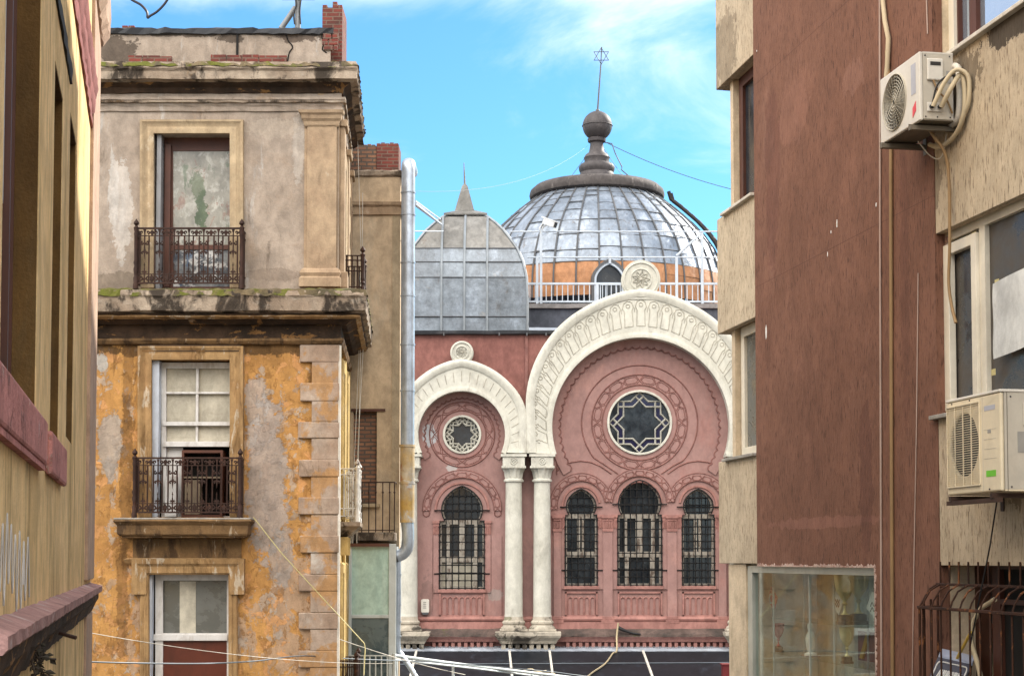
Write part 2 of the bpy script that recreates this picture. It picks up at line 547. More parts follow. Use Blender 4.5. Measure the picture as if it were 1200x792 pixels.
# synagogue
def _pb(px, py):
    f = Frame(0, FPX / 32.0, 1, 0); q = f.l(px, py); return (q[0] - 4.5, -6, q[1] + 12)
PINK_BLOBS = [((.42, .43, .45), _pb(504, 509), (.26, 2, .42), .95, 2.0), ((.42, .40, .39), _pb(530, 548), (.22, 2, .16), .8, 3.0), ((.30, .25, .23), _pb(580, 697), (.3, 2, .2), .7, 3.0),
    ((.15, .10, .09), _pb(500, 700), (.25, 2, .9), .4, 2.0), ((.14, .10, .09), _pb(575, 735), (1.2, 2, .25), .6, 2.0), ((.17, .11, .10), _pb(700, 730), (2.2, 2, .22), .5, 2.0), ((.19, .12, .105), _pb(660, 640), (.14, 2, 1.2), .35, 2.0)]
M['pink'] = plaster('pink_stucco', (.325, .196, .180), (.283, .167, .153), .35,
    [((.30, .145, .128), .9, (1, 1, .5), .52, .7, .6, 1.0), ((.43, .24, .205), .6, (1, 1, 1), .55, .7, .5, 8.0), ((.15, .10, .085), 2.4, (2, 2, .5), .66, .76, .6, 5.0), ((.42, .33, .29), 1.1, (1, 1, 1), .70, .725, .8, 14.0)],
    PINK_BLOBS, bump=.25, bscale=18, mott=.12)
M['pink_red'] = plaster('upper_pink_stucco', (.25, .112, .096), (.205, .09, .078), .5,
    [((.13, .06, .05), .8, (2, 2, .4), .55, .72, .6, 1.0), ((.35, .22, .19), 1.0, (1, 1, 1), .66, .70, .7, 4.0)], bump=.25, bscale=18)
M['pink_dark'] = plaster('shaded_pink_moulding', (.235, .115, .10), (.19, .09, .08), 1.5, bump=.2)  # pink darkened for the shading that outlines the mouldings
M['pink_mid'] = plaster('pink_relief', (.335, .172, .15), (.285, .142, .125), 1.0, [((.14, .08, .065), 2.5, (2, 2, .5), .6, .75, .6, 5.0)], bump=.25, bscale=18)
M['cream'] = plaster('cream_stone', (.57, .56, .50), (.50, .49, .43), .6,
    [((.33, .31, .27), 1.2, (1.5, 1.5, .6), .54, .70, .65, 1.0), ((.12, .105, .09), 2.2, (1.6, 1.6, .5), .64, .74, .75, 3.0)], bump=.3, bscale=18, mott=.12)
M['cream_dark'] = plaster('cream_relief_line', (.43, .41, .35), (.36, .34, .29), 1.2, bump=.2)
M['grime'] = plaster('grimy_stone', (.13, .092, .08), (.075, .055, .048), .9,
    [((.05, .042, .038), .9, (1, 1, 1), .46, .62, .9, 1.0), ((.07, .08, .02), 1.2, (1, 1, 1), .58, .68, .7, 6.0)], bump=.6, bscale=14)
M['pedestal'] = plaster('stained_pedestal', (.46, .42, .35), (.38, .34, .28), .9,
    [((.04, .035, .03), 1.1, (1, 1, 1), .50, .60, .9, 1.0), ((.08, .09, .03), 1.5, (1, 1, 1), .6, .7, .6, 6.0)], bump=.5, bscale=14)
M['lead'] = plaster('lead_sheet', (.20, .23, .265), (.155, .175, .20), .7,
    [((.30, .345, .41), 1.0, (1, 1, .7), .50, .66, .7, 1.0), ((.10, .08, .065), 1.5, (1.2, 1.2, .5), .58, .72, .75, 5.0), ((.27, .25, .22), 2.0, (1, 1, 1), .60, .72, .5, 9.0)],
    rough=.5, metallic=.35, bump=.5, bscale=5, attr=.16, spec=.4, bdist=.03)
M['lead_top'] = plaster('brown_lead_sheet', (.215, .21, .20), (.17, .165, .155), .9, [((.36, .35, .33), 1.4, (1, 1, .7), .55, .7, .6, 2.), ((.13, .10, .08), 1.5, (1.2, 1.2, .5), .6, .72, .6, 5.0)], rough=.55, metallic=.25, bump=.7, bscale=5, attr=.14, bdist=.04)
M['silver'] = plaster('silver_painted_dome', (.225, .265, .325), (.175, .21, .26), .5,
    [((.36, .41, .48), 1.1, (1, 1, .8), .50, .66, .7, 1.0), ((.12, .11, .105), 2.4, (2.4, 2.4, .35), .58, .68, .75, 5.0), ((.19, .175, .165), 6.0, (1.5, 1.5, .6), .56, .68, .6, 9.0)],
    rough=.40, metallic=.45, bump=.6, bscale=8, attr=.13, spec=.5, bdist=.03)
M['seam'] = paint('dark_lead_seam', (.10, .105, .115), .6, .2, amt=.4)
M['seam_light'] = paint('pale_lead_seam', (.27, .30, .33), .5, .2, amt=.3)
M['orange'] = plaster('orange_copper_sheet', (.40, .195, .095), (.34, .16, .075), .7,
    [((.46, .26, .145), 1.3, (1.4, 1.4, .6), .52, .68, .6, 1.0), ((.30, .13, .06), 2.2, (2.5, 2.5, .4), .6, .75, .6, 4.0)], rough=.55, bump=.4, bscale=6, attr=.10, bdist=.03)
M['finial'] = plaster('brown_grey_finial', (.082, .074, .076), (.06, .054, .056), 1.2, [((.19, .165, .16), 1.8, (1, 1, .5), .55, .7, .6, 1.)], rough=.6, bump=.2, metallic=.1)
M['ring'] = plaster('dome_ring_stone', (.085, .075, .073), (.058, .051, .05), 1.2, [((.25, .225, .21), 2.2, (2.5, 2.5, .4), .56, .7, .7, 1.)], rough=.8, bump=.5)
M['roofpink'] = plaster('dome_cap', (.30, .26, .25), (.25, .215, .21), 1.2, rough=.7, bump=.3)
M['frame_old'] = paint('flaking_window_paint', (.46, .42, .36), .7, dirt=(.10, .06, .04), amt=.8, s=7, lo=.48, hi=.62)
M['grille'] = paint('black_grille', (.010, .010, .011), .5, .3, amt=.1)
M['gilt'] = paint('pale_leading', (.44, .43, .38), .5, amt=.4, dirt=(.25, .22, .17))
M['blueglass'] = glass_dark('deep_blue_glass', (.008, .009, .045), .08, .05)
M['white_rail'] = paint('white_painted_steel', (.50, .56, .64), .45, amt=.25)
M['slab'] = plaster('dark_roof_wall', (.085, .095, .12), (.06, .068, .085), .8, [((.16, .17, .19), 1.3, (1, 1, .5), .55, .7, .6, 2.)], bump=.3)
M['slab_edge'] = plaster('slab_edge', (.28, .27, .27), (.22, .21, .21), 1., [((.1, .1, .1), 2, (1, 1, .4), .55, .7, .6, 2.)], bump=.3)
M['gutter'] = paint('black_gutter', (.020, .022, .028), .6, amt=.3, dirt=(.1, .1, .1))
M['flash'] = paint('pale_metal_flashing', (.28, .31, .36), .45, .3, amt=.4, dirt=(.2, .2, .2))
M['canopy'] = plaster('dark_canopy_glass', (.009, .011, .015), (.014, .016, .021), .6, [((.045, .055, .075), 1.4, (2.5, 1, 1), .52, .75, .6, 1.), ((.09, .09, .09), 5., (1, 1, 1), .66, .72, .6, 4.)], rough=.5, bump=.15, spec=.10, grain=.02)
M['cctv'] = paint('white_plastic', (.70, .71, .72), .35, amt=.1)
M['tarwood'] = paint('tarred_wood', (.022, .019, .018), .8, amt=.3, dirt=(.08, .06, .05))
M['steelwire'] = paint('grey_wire', (.11, .13, .15), .5, .3, amt=.2)
M['rope'] = paint('straw_rope', (.46, .38, .24), .8, amt=.3)
M['redplastic'] = paint('dark_red_box', (.13, .012, .016), .5, amt=.3)
# left building
M['lemon'] = plaster('yellow_plaster', (.74, .54, .28), (.66, .465, .22), .9,
    [((.28, .185, .065), 1.0, (2.2, 2.2, .35), .50, .66, .75, 1.0), ((.14, .09, .035), 1.6, (5.5, 5.5, .35), .56, .70, .7, 4.0), ((.17, .115, .055), 5.0, (2.2, 2.2, .5), .60, .68, .5, 8.0), ((.54, .46, .26), 1.8, (3, 3, .3), .56, .7, .5, 7.0)], bump=.45, bscale=45)
M['reveal'] = plaster('shaded_yellow_reveal', (.135, .072, .021), (.09, .048, .015), .9, [((.11, .07, .03), 1.2, (2, 2, .4), .48, .66, .7, 1.)], bump=.45, bscale=45)  # yellow plaster darkened for the shade on the recess jambs
M['rose_dark'] = plaster('dark_pink_moulding', (.23, .085, .078), (.19, .07, .065), 1.4, [((.10, .045, .04), 2.5, (1, 1, 1), .55, .7, .6, 2.)], bump=.5)
M['ledge_pink'] = plaster('worn_pink_ledge', (.33, .195, .18), (.27, .155, .145), 1.4, [((.42, .36, .34), 3.0, (1, 1, 1), .54, .64, .7, 2.), ((.12, .06, .055), 4, (1, 1, 1), .6, .68, .7, 5.)], bump=.7)
M['rose'] = plaster('pink_painted_stone', (.50, .225, .21), (.43, .185, .17), 1.4, [((.20, .09, .08), 2.5, (1, 1, 1), .52, .64, .7, 2.), ((.55, .40, .37), 3.5, (1, 1, 1), .60, .63, .7, 5.), ((.10, .07, .06), 7, (1, 1, 1), .60, .66, .7, 8.)], bump=.9, peel=.4)
M['corner_strip'] = plaster('pinkish_corner', (.42, .30, .22), (.36, .25, .19), 1.2, [((.24, .16, .12), 2.5, (2, 2, .5), .55, .72, .5, 2.)], bump=.4)
M['graffiti'] = paint('white_spray_paint', (.50, .49, .48), .7, amt=.2)
M['twig'] = paint('dry_twig', (.055, .040, .030), .9, amt=.3)
M['dryleaf'] = paint('dry_leaf', (.045, .038, .026), .9, amt=.4)
M['plastic_blue'] = paint('bluish_white_plastic', (.50, .55, .64), .4, amt=.3)
# right building
def grattage(name, c1, c2, dark, pale, amt=.7, patches=(), blobs=()):
    return plaster(name, c1, c2, .7, [(dark, 1.0, (50, 50, 8), .53, .62, amt * .85, 1.0), (pale, 1.0, (38, 38, 8), .60, .70, .40, 5.0), (dark, 1.0, (17, 17, 2.4), .64, .74, amt * .8, 8.0), (dark, .8, (1.6, 1.6, .5), .54, .74, .30, 3.0), (pale, .6, (1, 1, 1), .55, .72, .35, 12.0)] + list(patches), blobs,
        bump=.8, bscale=1.0, bsc=(46, 46, 8), bdist=.010, grain=.10, mott=.14)
M['brown'] = grattage('brown_scratch_render', (.225, .095, .068), (.195, .080, .057), (.075, .030, .022), (.29, .14, .11), .75)
M['sand'] = grattage('beige_scratch_render', (.54, .43, .29), (.48, .375, .25), (.14, .095, .06), (.60, .50, .36), .85, [((.09, .065, .04), .6, (1, 1, .8), .62, .74, .7, 11.)])
M['sand_smooth'] = plaster('beige_post', (.55, .45, .325), (.48, .39, .275), 1.2, [((.17, .12, .08), 2, (2, 2, .3), .56, .75, .6, 2.)], bump=.4)
M['pvc'] = paint('cream_pvc', (.74, .69, .58), .4, amt=.25, dirt=(.3, .25, .18))
M['marble'] = plaster('grey_sill_stone', (.34, .32, .29), (.25, .235, .21), 2., [((.1, .09, .08), 3, (1, 1, 1), .55, .7, .6, 2.)], bump=.3, rough=.7)
M['marble_pale'] = plaster('pale_sill_stone', (.56, .52, .46), (.48, .45, .39), 2., bump=.2, rough=.7)
M['ac_white'] = paint('cream_white_enamel', (.66, .63, .57), .4, amt=.25, dirt=(.4, .33, .24), s=2.5)
M['ac_side'] = paint('cream_enamel_side', (.50, .46, .39), .45, amt=.3, dirt=(.28, .22, .16), s=2.5)
M['ac_cream'] = paint('yellowed_enamel', (.72, .63, .46), .4, amt=.25, dirt=(.42, .33, .2), s=2.5)
M['ac_dark'] = paint('dark_fan_cavity', (.03, .028, .026), .7, amt=.2)
M['ac_wire'] = paint('grille_wire', (.42, .39, .32), .5, amt=.2)
M['bracket'] = paint('grimy_steel_bracket', (.16, .135, .10), .6, .2, amt=.5, dirt=(.04, .03, .02))
M['bracket_dark'] = paint('dark_rusty_bracket', (.045, .022, .014), .7, .1, amt=.5, dirt=(.1, .05, .03))
M['hose'] = paint('cream_pipe_wrap', (.55, .46, .31), .7, amt=.35, dirt=(.3, .22, .13))
M['hose_brown'] = paint('tan_hose', (.28, .175, .08), .6, amt=.3)
M['conduit'] = paint('pale_pink_conduit', (.42, .31, .26), .6, amt=.3)
M['redsticker'] = paint('pink_red_sticker', (.72, .07, .09), .5, amt=.1)
M['greensticker'] = paint('green_sticker', (.16, .55, .03), .5, amt=.1)
M['greyprint'] = paint('grey_print', (.30, .29, .27), .6, amt=.1)
M['bluegrey_badge'] = paint('faded_blue_grey_badge', (.42, .43, .49), .5, amt=.3, dirt=(.6, .6, .6))
M['paper'] = plaster('white_paper', (.58, .60, .60), (.52, .54, .55), 1.5, [((.56, .40, .42), 2., (1, 1, 1), .62, .75, .5, 3.)], bump=.15, grain=.02)
M['tape'] = paint('yellow_tape', (.55, .48, .22), .5, amt=.2)
M['rust_bar'] = plaster('rusty_bar', (.05, .02, .011), (.03, .013, .008), 6, [((.25, .095, .035), 8, (1, 1, 1), .55, .66, .8, 2.)], rough=.8, bump=.4)
M['alu_grey'] = paint('grey_aluminium_frame', (.50, .51, .46), .4, .3, amt=.25)
M['chip'] = plaster('chipped_plaster', (.50, .40, .35), (.38, .24, .20), 4., bump=.8)
M['shopglass'] = glass_clear('shop_glass', refl=.035, dust=.06)
M['clear'] = glass_clear('clear_glass', refl=.05, dust=.02)
M['gold'] = paint('gold_cup', (.90, .76, .42), .28, .35, amt=.1)
M['goldred'] = paint('red_enamel_cup', (.40, .03, .04), .3, .3, amt=.1)
M['dwood'] = paint('dark_plinth', (.05, .032, .022), .4, amt=.2)
M['flagred'] = paint('red_cloth', (.62, .04, .05), .8, amt=.1)
M['flagwhite'] = paint('white_cloth', (.80, .80, .78), .8, amt=.1)
M['shopwall'] = plaster('shop_back_wall', (.62, .64, .62), (.52, .53, .51), .8, bump=.1)
M['plaque'] = paint('purple_plaque', (.22, .11, .12), .5, amt=.2)
M['yellowbar'] = paint('yellow_ribbon', (.60, .40, .07), .5, amt=.2)
M['navy'] = paint('navy_sign_face', (.012, .014, .045), .35, amt=.1)
M['signgrey'] = paint('blue_grey_lid', (.42, .47, .62), .4, amt=.1)
M['white'] = paint('white_lettering', (.75, .75, .75), .5, amt=.05)
M['curtain_and_reflection'] = plaster('yellow_curtain', (.50, .46, .31), (.45, .41, .27), 2, bump=.2)
M['street'] = plaster('street_setts', (.12, .11, .10), (.09, .085, .08), .6, [((.05, .05, .05), 3, (1, 1, 1), .5, .7, .6, 1.)], bump=.6, bscale=9)
M['seam_brown'] = paint('dark_render_joint', (.10, .042, .03), .9, amt=.3)
M['slab_brown'] = plaster('brown_stained_slab', (.19, .112, .05), (.12, .072, .035), 1.3, [((.05, .03, .018), 1.6, (2.5, 2.5, .5), .50, .62, .8, 1.0), ((.40, .32, .23), 2.4, (3, 3, .6), .60, .66, .7, 6.0)], bump=.45)
M['lining_grey'] = paint('grey_window_lining', (.26, .265, .28), .6, dirt=(.1, .08, .07), amt=.5, s=5)
# ================================================================== domed synagogue at the end of the street
YS = FPX / 32.0
S = Frame(0, YS, 1, 0)
syn = thing('synagogue', 'pink and cream domed synagogue with horseshoe arches, star rose windows and a silver dome', 'synagogue', (4.5, 6, -12), S)


def sl(px, py, d=0.0): return S.l(px, py, d)
def sx(px, py=600, d=0.0): return S.l(px, py, d)[0]
def sz(py, d=0.0): return S.l(700, py, d)[1]
def spts(pts, d=0.0): return [S.l(a, b, d) for a, b in pts]
U = 1 / 32.0


def ptop(a, w=40, k=1.0, e=1.3):
    return k * max(0.0, 1 - abs(a - 90) / w) ** e


def win_loop(cx, cyc, r, k, yspr, hw, ybot, n=22):
    a0 = -math.degrees(math.asin((yspr - cyc) / r))
    pts = [(cx - hw, ybot), (cx + hw, ybot), (cx + hw, yspr)]
    for i in range(n + 1):
        a = a0 + (180 - 2 * a0) * i / n
        pts.append((cx + r * math.cos(math.radians(a)), cyc - r * math.sin(math.radians(a)) - ptop(a, 45, k)))
    pts.append((cx - hw, yspr))
    return pts

WINS = [(541.5, 597, 24, 4, 610, 26.5, 690), (681, 593, 17.5, 3, 603, 19, 686), (749.5, 590, 25, 3, 603, 26, 686), (818, 593, 17.5, 3, 603, 19, 686)]
ROSE = [(541.5, 509, 21), (749.5, 495, 36.5)]


def circ(cx, cy, r, n=40): return [(cx + r * math.cos(2 * PI * i / n), cy - r * math.sin(2 * PI * i / n)) for i in range(n)]

holes = [spts(win_loop(*w)) for w in WINS] + [spts(circ(*r)) for r in ROSE]
L0, R0 = 425, 1015
b = MB().prism(spts([(L0, 760), (R0, 760), (R0, 393), (L0, 393)]), 0, 0.45, holes)
wall = b.build('wall', M['pink'], syn, S)
# upper wall, proud of the recessed bays below the arches
bot = [(L0, 480), (481, 480)] + [(541 + 66 * math.cos(math.radians(a)), 505 - 66 * math.sin(math.radians(a))) for a in range(157, 22, -6)] + [(604, 480), (622, 479)] \
    + [(749.5 + 120 * math.cos(math.radians(a)), 480 - 112 * math.sin(math.radians(a))) for a in range(178, 1, -5)] + [(876, 479), (R0, 479)]
b = MB().prism(spts(bot + [(R0, 393), (L0, 393)]), -0.10, -0.002)
b.build('upper_wall', M['pink_red'], syn, S)
# body, sides and lower storey
b = MB()
b.box(sx(L0), sx(R0), 0.05, 24, -14, sz(760) - .02)
b.box(sx(L0), sx(R0), 1.2, 24, sz(760) - .02, sz(396))
b.box(sx(L0), sx(L0) + .4, .46, 1.19, sz(760), sz(396)); b.box(sx(R0) - .4, sx(R0), .46, 1.19, sz(760), sz(396))
b.build('side_wall', M['pink'], syn, S)
# gutter and roof edge
b = MB().sweep_plan([(sx(L0), 0), (sx(R0), 0)], [(0.12, sz(393)), (0.28, sz(392.4)), (0.30, sz(388.5)), (-.4, sz(388.0)), (-.4, sz(393))], .012, .5)
gut = b.build('gutter', M['gutter'], syn, S)
b = MB()
for px in (480, 520, 585, 617.5, 640): b.box(sx(px) - .025, sx(px) + .025, -.30, -.24, sz(394.5), sz(391))
b.build_each('gutter_clip', M['seam'], gut, S)
b = MB().box(sx(617) - .05, sx(617) + .05, -.17, -.10, sz(478), sz(394))
b.build('wall_seam', M['pink_dark'], syn, S)
b = MB().sweep_plan([(sx(620), 0.6), (sx(662), 0.6)], [(0, sz(387)), (0.15, sz(385)), (0, sz(381)), (-.6, sz(380)), (-.6, sz(387))], .02, .3)
b.build('flashing', M['flash'], syn, S)

# ---------------------------------------------------------- arches
def big_in(a): return (749.5 + 103.5 * math.cos(math.radians(a)), 501 - 103.5 * math.sin(math.radians(a)))
def big_out(a):
    if a < 0: t = a / -18.0; return (749.5 + 132 - 1.5 * t, 477 + 55 * t)
    if a > 180: t = (a - 180) / 18.0; return (749.5 - 132 + 1.5 * t, 477 + 55 * t)
    return (749.5 + 132 * math.cos(math.radians(a)), 477 - 129 * math.sin(math.radians(a)) - ptop(a, 30, 5, 1.4))
def sm_in(a): return (541.5 + 51 * math.cos(math.radians(a)), 510.5 - 51 * math.sin(math.radians(a)))
def sm_out(a):
    if a < 0: t = a / -24.0; return (541.5 + 75 - 0.5 * t, 497 + 35 * t)
    if a > 180: t = (a - 180) / 24.0; return (541.5 - 75 + 0.5 * t, 497 + 35 * t)
    return (541.5 + 75 * math.cos(math.radians(a)), 497 - 66 * math.sin(math.radians(a)) - ptop(a, 50, 7, 1.3))


def lerp2(p, q, t): return (p[0] + (q[0] - p[0]) * t, p[1] + (q[1] - p[1]) * t)


def archivolt(fi, fo, amax, n, rim, d):
    angs = [-amax + (180 + 2 * amax) * i / n for i in range(n + 1)]
    inn = [fi(a) for a in angs]; out = [fo(a) for a in angs]
    b = MB().prism(spts(out + inn[::-1]), -d, -0.05)
    o = b.build('archivolt', M['cream'], syn, S, smooth=35)
    b = MB()
    po = spts(out); pi = spts(inn)
    b.sweep_xz(po, [(0.0, -d - .10), (rim * U * .45, -d - .12), (rim * U, -d - .03), (rim * U, -d + .05), (-.03, -d + .05), (-.05, -d - .05)])
    b.sweep_xz(pi, [(-rim * U * .6, -d + .02), (-rim * U * .6, -d - .03), (-rim * U * .2, -d - .06), (0.02, -d - .05), (0.02, -d + .02)])
    b.build('archivolt_rim', M['cream'], o, S, smooth=50)
    return o

D_ARC = 0.60
ab = archivolt(big_in, big_out, 18, 72, 9, D_ARC)
asml = archivolt(sm_in, sm_out, 24, 56, 8, D_ARC - .02)
# relief on the archivolts
b = MB(); n = 29
yy = -D_ARC - .002
for i in range(n):
    a = -13 + 206 * (i + .5) / n; h = 206 / n
    def q(da, f): 
        p = lerp2(big_in(a + da), big_out(a + da), f); r = sl(*p); return (r[0], yy, r[1])
    b.tube([q(-h * .36, .24), q(-h * .30, .58)], .018, 4)
    b.tube([q(h * .36, .24), q(h * .30, .58)], .02, 4)
    b.tube([q(-h * .36, .24), q(h * .36, .24)], .018, 4)
    b.tube([q(-h * .30, .58), q(-h * .42, .66), q(-h * .3, .76), q(0, .80), q(h * .3, .76), q(h * .42, .66), q(h * .30, .58)], .02, 4)
    c = Vector(q(0, .69)); b.tube([c + Vector((.07 * math.cos(t * PI / 4), 0, .07 * math.sin(t * PI / 4))) for t in range(8)], .018, 4, closed=True)
    b.tube([q(h * .5, .64), q(h * .5, .54)], .015, 4)
b.build('relief_line', M['cream_dark'], ab, S)
b = MB(); n = 25
for i in range(n):
    a = -17 + 214 * (i + .5) / n
    def q(f):
        p = lerp2(sm_in(a), sm_out(a), f); r = sl(*p); return (r[0], yy + .02, r[1])
    b.tube([q(.30), q(.64)], .016, 4)
b.build('relief_line', M['cream_dark'], asml, S)

# medallions standing on the arches
def medallion(cx, cy, r, ybase, hwb, d0):
    loop = [(cx + hwb, ybase + 4), (cx + hwb * .92, ybase)] + [(cx + r * math.cos(math.radians(a)), cy - r * math.sin(math.radians(a))) for a in range(-45, 226, 9)] + [(cx - hwb * .92, ybase), (cx - hwb, ybase + 4)]
    o = MB().prism(spts(loop), -d0, -d0 + .35).build('medallion', M['cream'], syn, S, smooth=40, bevel=.012)
    c = sl(cx, cy)
    b = MB()
    for rr, th in ((.88, .035), (.55, .03)):
        b.tube([(c[0] + r * U * rr * math.cos(2 * PI * i / 28), -d0 - .01, c[1] + r * U * rr * math.sin(2 * PI * i / 28)) for i in range(28)], th, 5, closed=True)
    b.build('medallion_ring', M['cream'], o, S, smooth=60)
    b = MB()
    for k in range(9):
        a = 2 * PI * k / 9
        p = [Vector((c[0] + r * U * f * math.cos(a + s), -d0 - .02, c[1] + r * U * f * math.sin(a + s))) for f, s in ((.12, 0), (.3, .26), (.46, 0), (.3, -.26))]
        b.tube(p, .016 if r > 18 else .01, 4, closed=True)
    b.sphere((c[0], -d0, c[1]), r * U * .1, 8)
    b.build('rosette', M['cream_dark'], o, S)
medallion(541.8, 415.5, 13.5, 427, 14, D_ARC + .02)
medallion(749.5, 331, 22.5, 350, 29, D_ARC + .04)

# scalloped bands inside the arches
def scallop(fi_c, r0, r1, amp, n, a0, a1, d, name):
    cx, cy = fi_c
    outer = [(cx + r0 * math.cos(math.radians(a0 + (a1 - a0) * i / 60)), cy - r0 * math.sin(math.radians(a0 + (a1 - a0) * i / 60))) for i in range(61)]
    inner = []
    for i in range(n):
        for j in range(6):
            a = a0 + (a1 - a0) * (i + j / 6) / n
            rr = r1 - amp * math.sin(PI * j / 6)
            inner.append((cx + rr * math.cos(math.radians(a)), cy - rr * math.sin(math.radians(a))))
    inner.append((cx + r1 * math.cos(math.radians(a1)), cy - r1 * math.sin(math.radians(a1))))
    o = MB().prism(spts(outer + inner[::-1]), -d, -.003).build('scalloped_band', M['pink'], syn, S)
    p = spts(inner)
    MB().tube([(q[0], -d * .9, q[1]) for q in p], .026, 5).build('scallop_edge', M['pink_dark'], o, S)
scallop((749.5, 501), 105, 95, 2.6, 46, -32, 212, .06, 'a')
scallop((541.5, 510.5), 52, 45, 2.0, 30, -33, 213, .05, 'b')


# rose windows
def line(mb, pts, y, r, closed=False):
    mb.tube([(p[0], y, p[1]) for p in spts(pts)], r, 4, closed=closed)


def chain_ring(mb, cx, cy, r0, r1, n, a0, a1, y, r):
    st = (a1 - a0) / n
    def pp(a, rr): return (cx + rr * math.cos(math.radians(a)), cy - rr * math.sin(math.radians(a)))
    rm = (r0 + r1) / 2; w = (r1 - r0)
    for i in range(n):
        a = a0 + st * (i + .5)
        lo, hi = rm - w * .30, rm + w * .30
        line(mb, [pp(a - st * .40, rm), pp(a - st * .24, hi), pp(a, hi), pp(a + st * .24, hi), pp(a + st * .40, rm), pp(a + st * .24, lo), pp(a, lo), pp(a - st * .24, lo)], y, r, True)
    for i in range(n + 1):
        a = a0 + st * i
        if a1 - a0 >= 359 and i == n: continue
        line(mb, [pp(a - st * .2, r0 + w * .1), pp(a + st * .2, r1 - w * .1)], y, r)
        line(mb, [pp(a + st * .2, r0 + w * .1), pp(a - st * .2, r1 - w * .1)], y, r)


def star16(cx, cy, R):
    pts = []
    ri = R * math.cos(PI / 4) / math.cos(PI / 8)
    for i in range(16):
        rr = R if i % 2 == 0 else ri
        pts.append((cx + rr * math.cos(PI * i / 8), cy - rr * math.sin(PI * i / 8)))
    return pts


def rose(cx, cy, r, bar, small):
    o = MB().prism(spts(circ(cx, cy, r + 1.6)), -.06, .12, [spts(circ(cx, cy, r - 1))]).build('rose_window', M['cream'], syn, S, smooth=40, bevel=.01)
    MB().prism(spts(circ(cx, cy, r + .5)), .16, .20).build('pane', M['glass'] if not small else M['glass_haze'], o, S)
    b = MB()
    so, si = star16(cx, cy, r * .97), star16(cx, cy, r * .72)
    line(b, so, .10, bar, True); line(b, si, .10, bar, True)
    for i in range(0, 16, 2):
        a = PI * i / 8
        t = si[i]; nx, pv = so[(i + 1) % 16], so[i - 1]
        # extend the inner lines so that they cross near each tip
        for e in (nx, pv):
            q = lerp2(t, (2 * t[0] - si[(i + 1) % 16][0], 2 * t[1] - si[(i + 1) % 16][1]) if e is pv else (2 * t[0] - si[i - 1][0], 2 * t[1] - si[i - 1][1]), .62)
            line(b, [t, q], .10, bar)
    if small:
        for i in range(8):
            a = PI * (i + .5) / 4
            line(b, [(cx + r * .55 * math.cos(a), cy - r * .55 * math.sin(a)), (cx + r * math.cos(a), cy - r * math.sin(a))], .10, bar)
    b.build('tracery', M['gilt'], o, S)
    if not small:
        b = MB().prism(spts(star16(cx, cy, r * .96)), .135, .15, [spts(star16(cx, cy, r * .73))])
        b.build('blue_glass', M['blueglass'], o, S)
    b = MB()
    k = (r + 7.5, r + 19.5, 16) if not small else (r + 7, r + 17, 8)
    for rr in (k[0], k[1]): line(b, circ(cx, cy, rr, 48), -.01, .028, True)
    chain_ring(b, cx, cy, k[0], k[1], k[2], 0, 360, -.004, .017)
    if not small: line(b, [(cx + 69 * math.cos(math.radians(a)), cy + 1 - 69 * math.sin(math.radians(a))) for a in range(-45, 226, 5)] + [(717.5, 553)], -.01, .024) if False else None
    b.build('ring_moulding', M['pink_dark'], o, S)
    return o
rose(749.5, 495, 36.5, .034, False)
rose(541.5, 509, 21, .036, True)
b = MB()
pts = [(749.5 + 68 * math.cos(math.radians(a)), 495 - 67 * math.sin(math.radians(a))) for a in range(-42, 223, 5)]
line(b, [(775, 555), (788, 546)] + pts + [(711, 546), (724, 555)], -.01, .026)
for s in (-1, 1):
    line(b, [(749.5 + s * dx, y) for dx, y in ((97, 552), (89, 545), (80, 541.5), (69, 540), (57, 541.5), (46, 546), (33, 555))], -.01, .026)
    line(b, [(749.5 + s * 97, 556), (749.5 + s * 97, 540)], -.01, .026)
    line(b, [(749.5 + s * 96, 549), (749.5 + s * 86, 543)], -.01, .02)
b.build('hood_line', M['pink_dark'], syn, S)

# arched bands over the windows
def band(cx, cy, ri, ro, a0, a1, n, d, foot):
    def pp(a, r): return (cx + r * math.cos(math.radians(a)), cy - r * 1.03 * math.sin(math.radians(a)))
    A = [a0 + (a1 - a0) * i / 30 for i in range(31)]
    o = MB().prism(spts([pp(a, ro) for a in A] + [pp(a, ri) for a in A[::-1]]), -d, -.002).build('window_arch', M['pink'], syn, S)
    b = MB()
    line(b, [pp(a, ro) for a in A], -d, .02); line(b, [pp(a, ri) for a in A], -d, .02)
    chain_ring(b, cx, cy, ri, ro, n, a0 + 3, a1 - 3, -d - .0, .015)
    if foot:
        for s in (0, 1):
            e = pp(a0 if s == 0 else a1, (ri + ro) / 2)
            line(b, circ(e[0], e[1] + 3, 4, 10), -.02, .02, True)
    b.build('arch_line', M['pink_dark'], o, S)
    # stepped reveal close to the opening
    b = MB().sweep_xz(spts([pp(a, ri - 6) for a in A]), [(-.03, -.001), (-.03, -.05), (.04, -.05), (.07, -.001)])
    b.build('arch_moulding', M['pink_mid'], o, S, smooth=40)
band(541.5, 598, 37.5, 46, 0, 180, 9, .05, True)
band(681, 592, 28, 36.5, 8, 188, 8, .045, False)
band(749.5, 590.5, 32, 40.5, 4, 176, 9, .06, False)
band(818, 592, 28, 36.5, -8, 172, 8, .045, False)

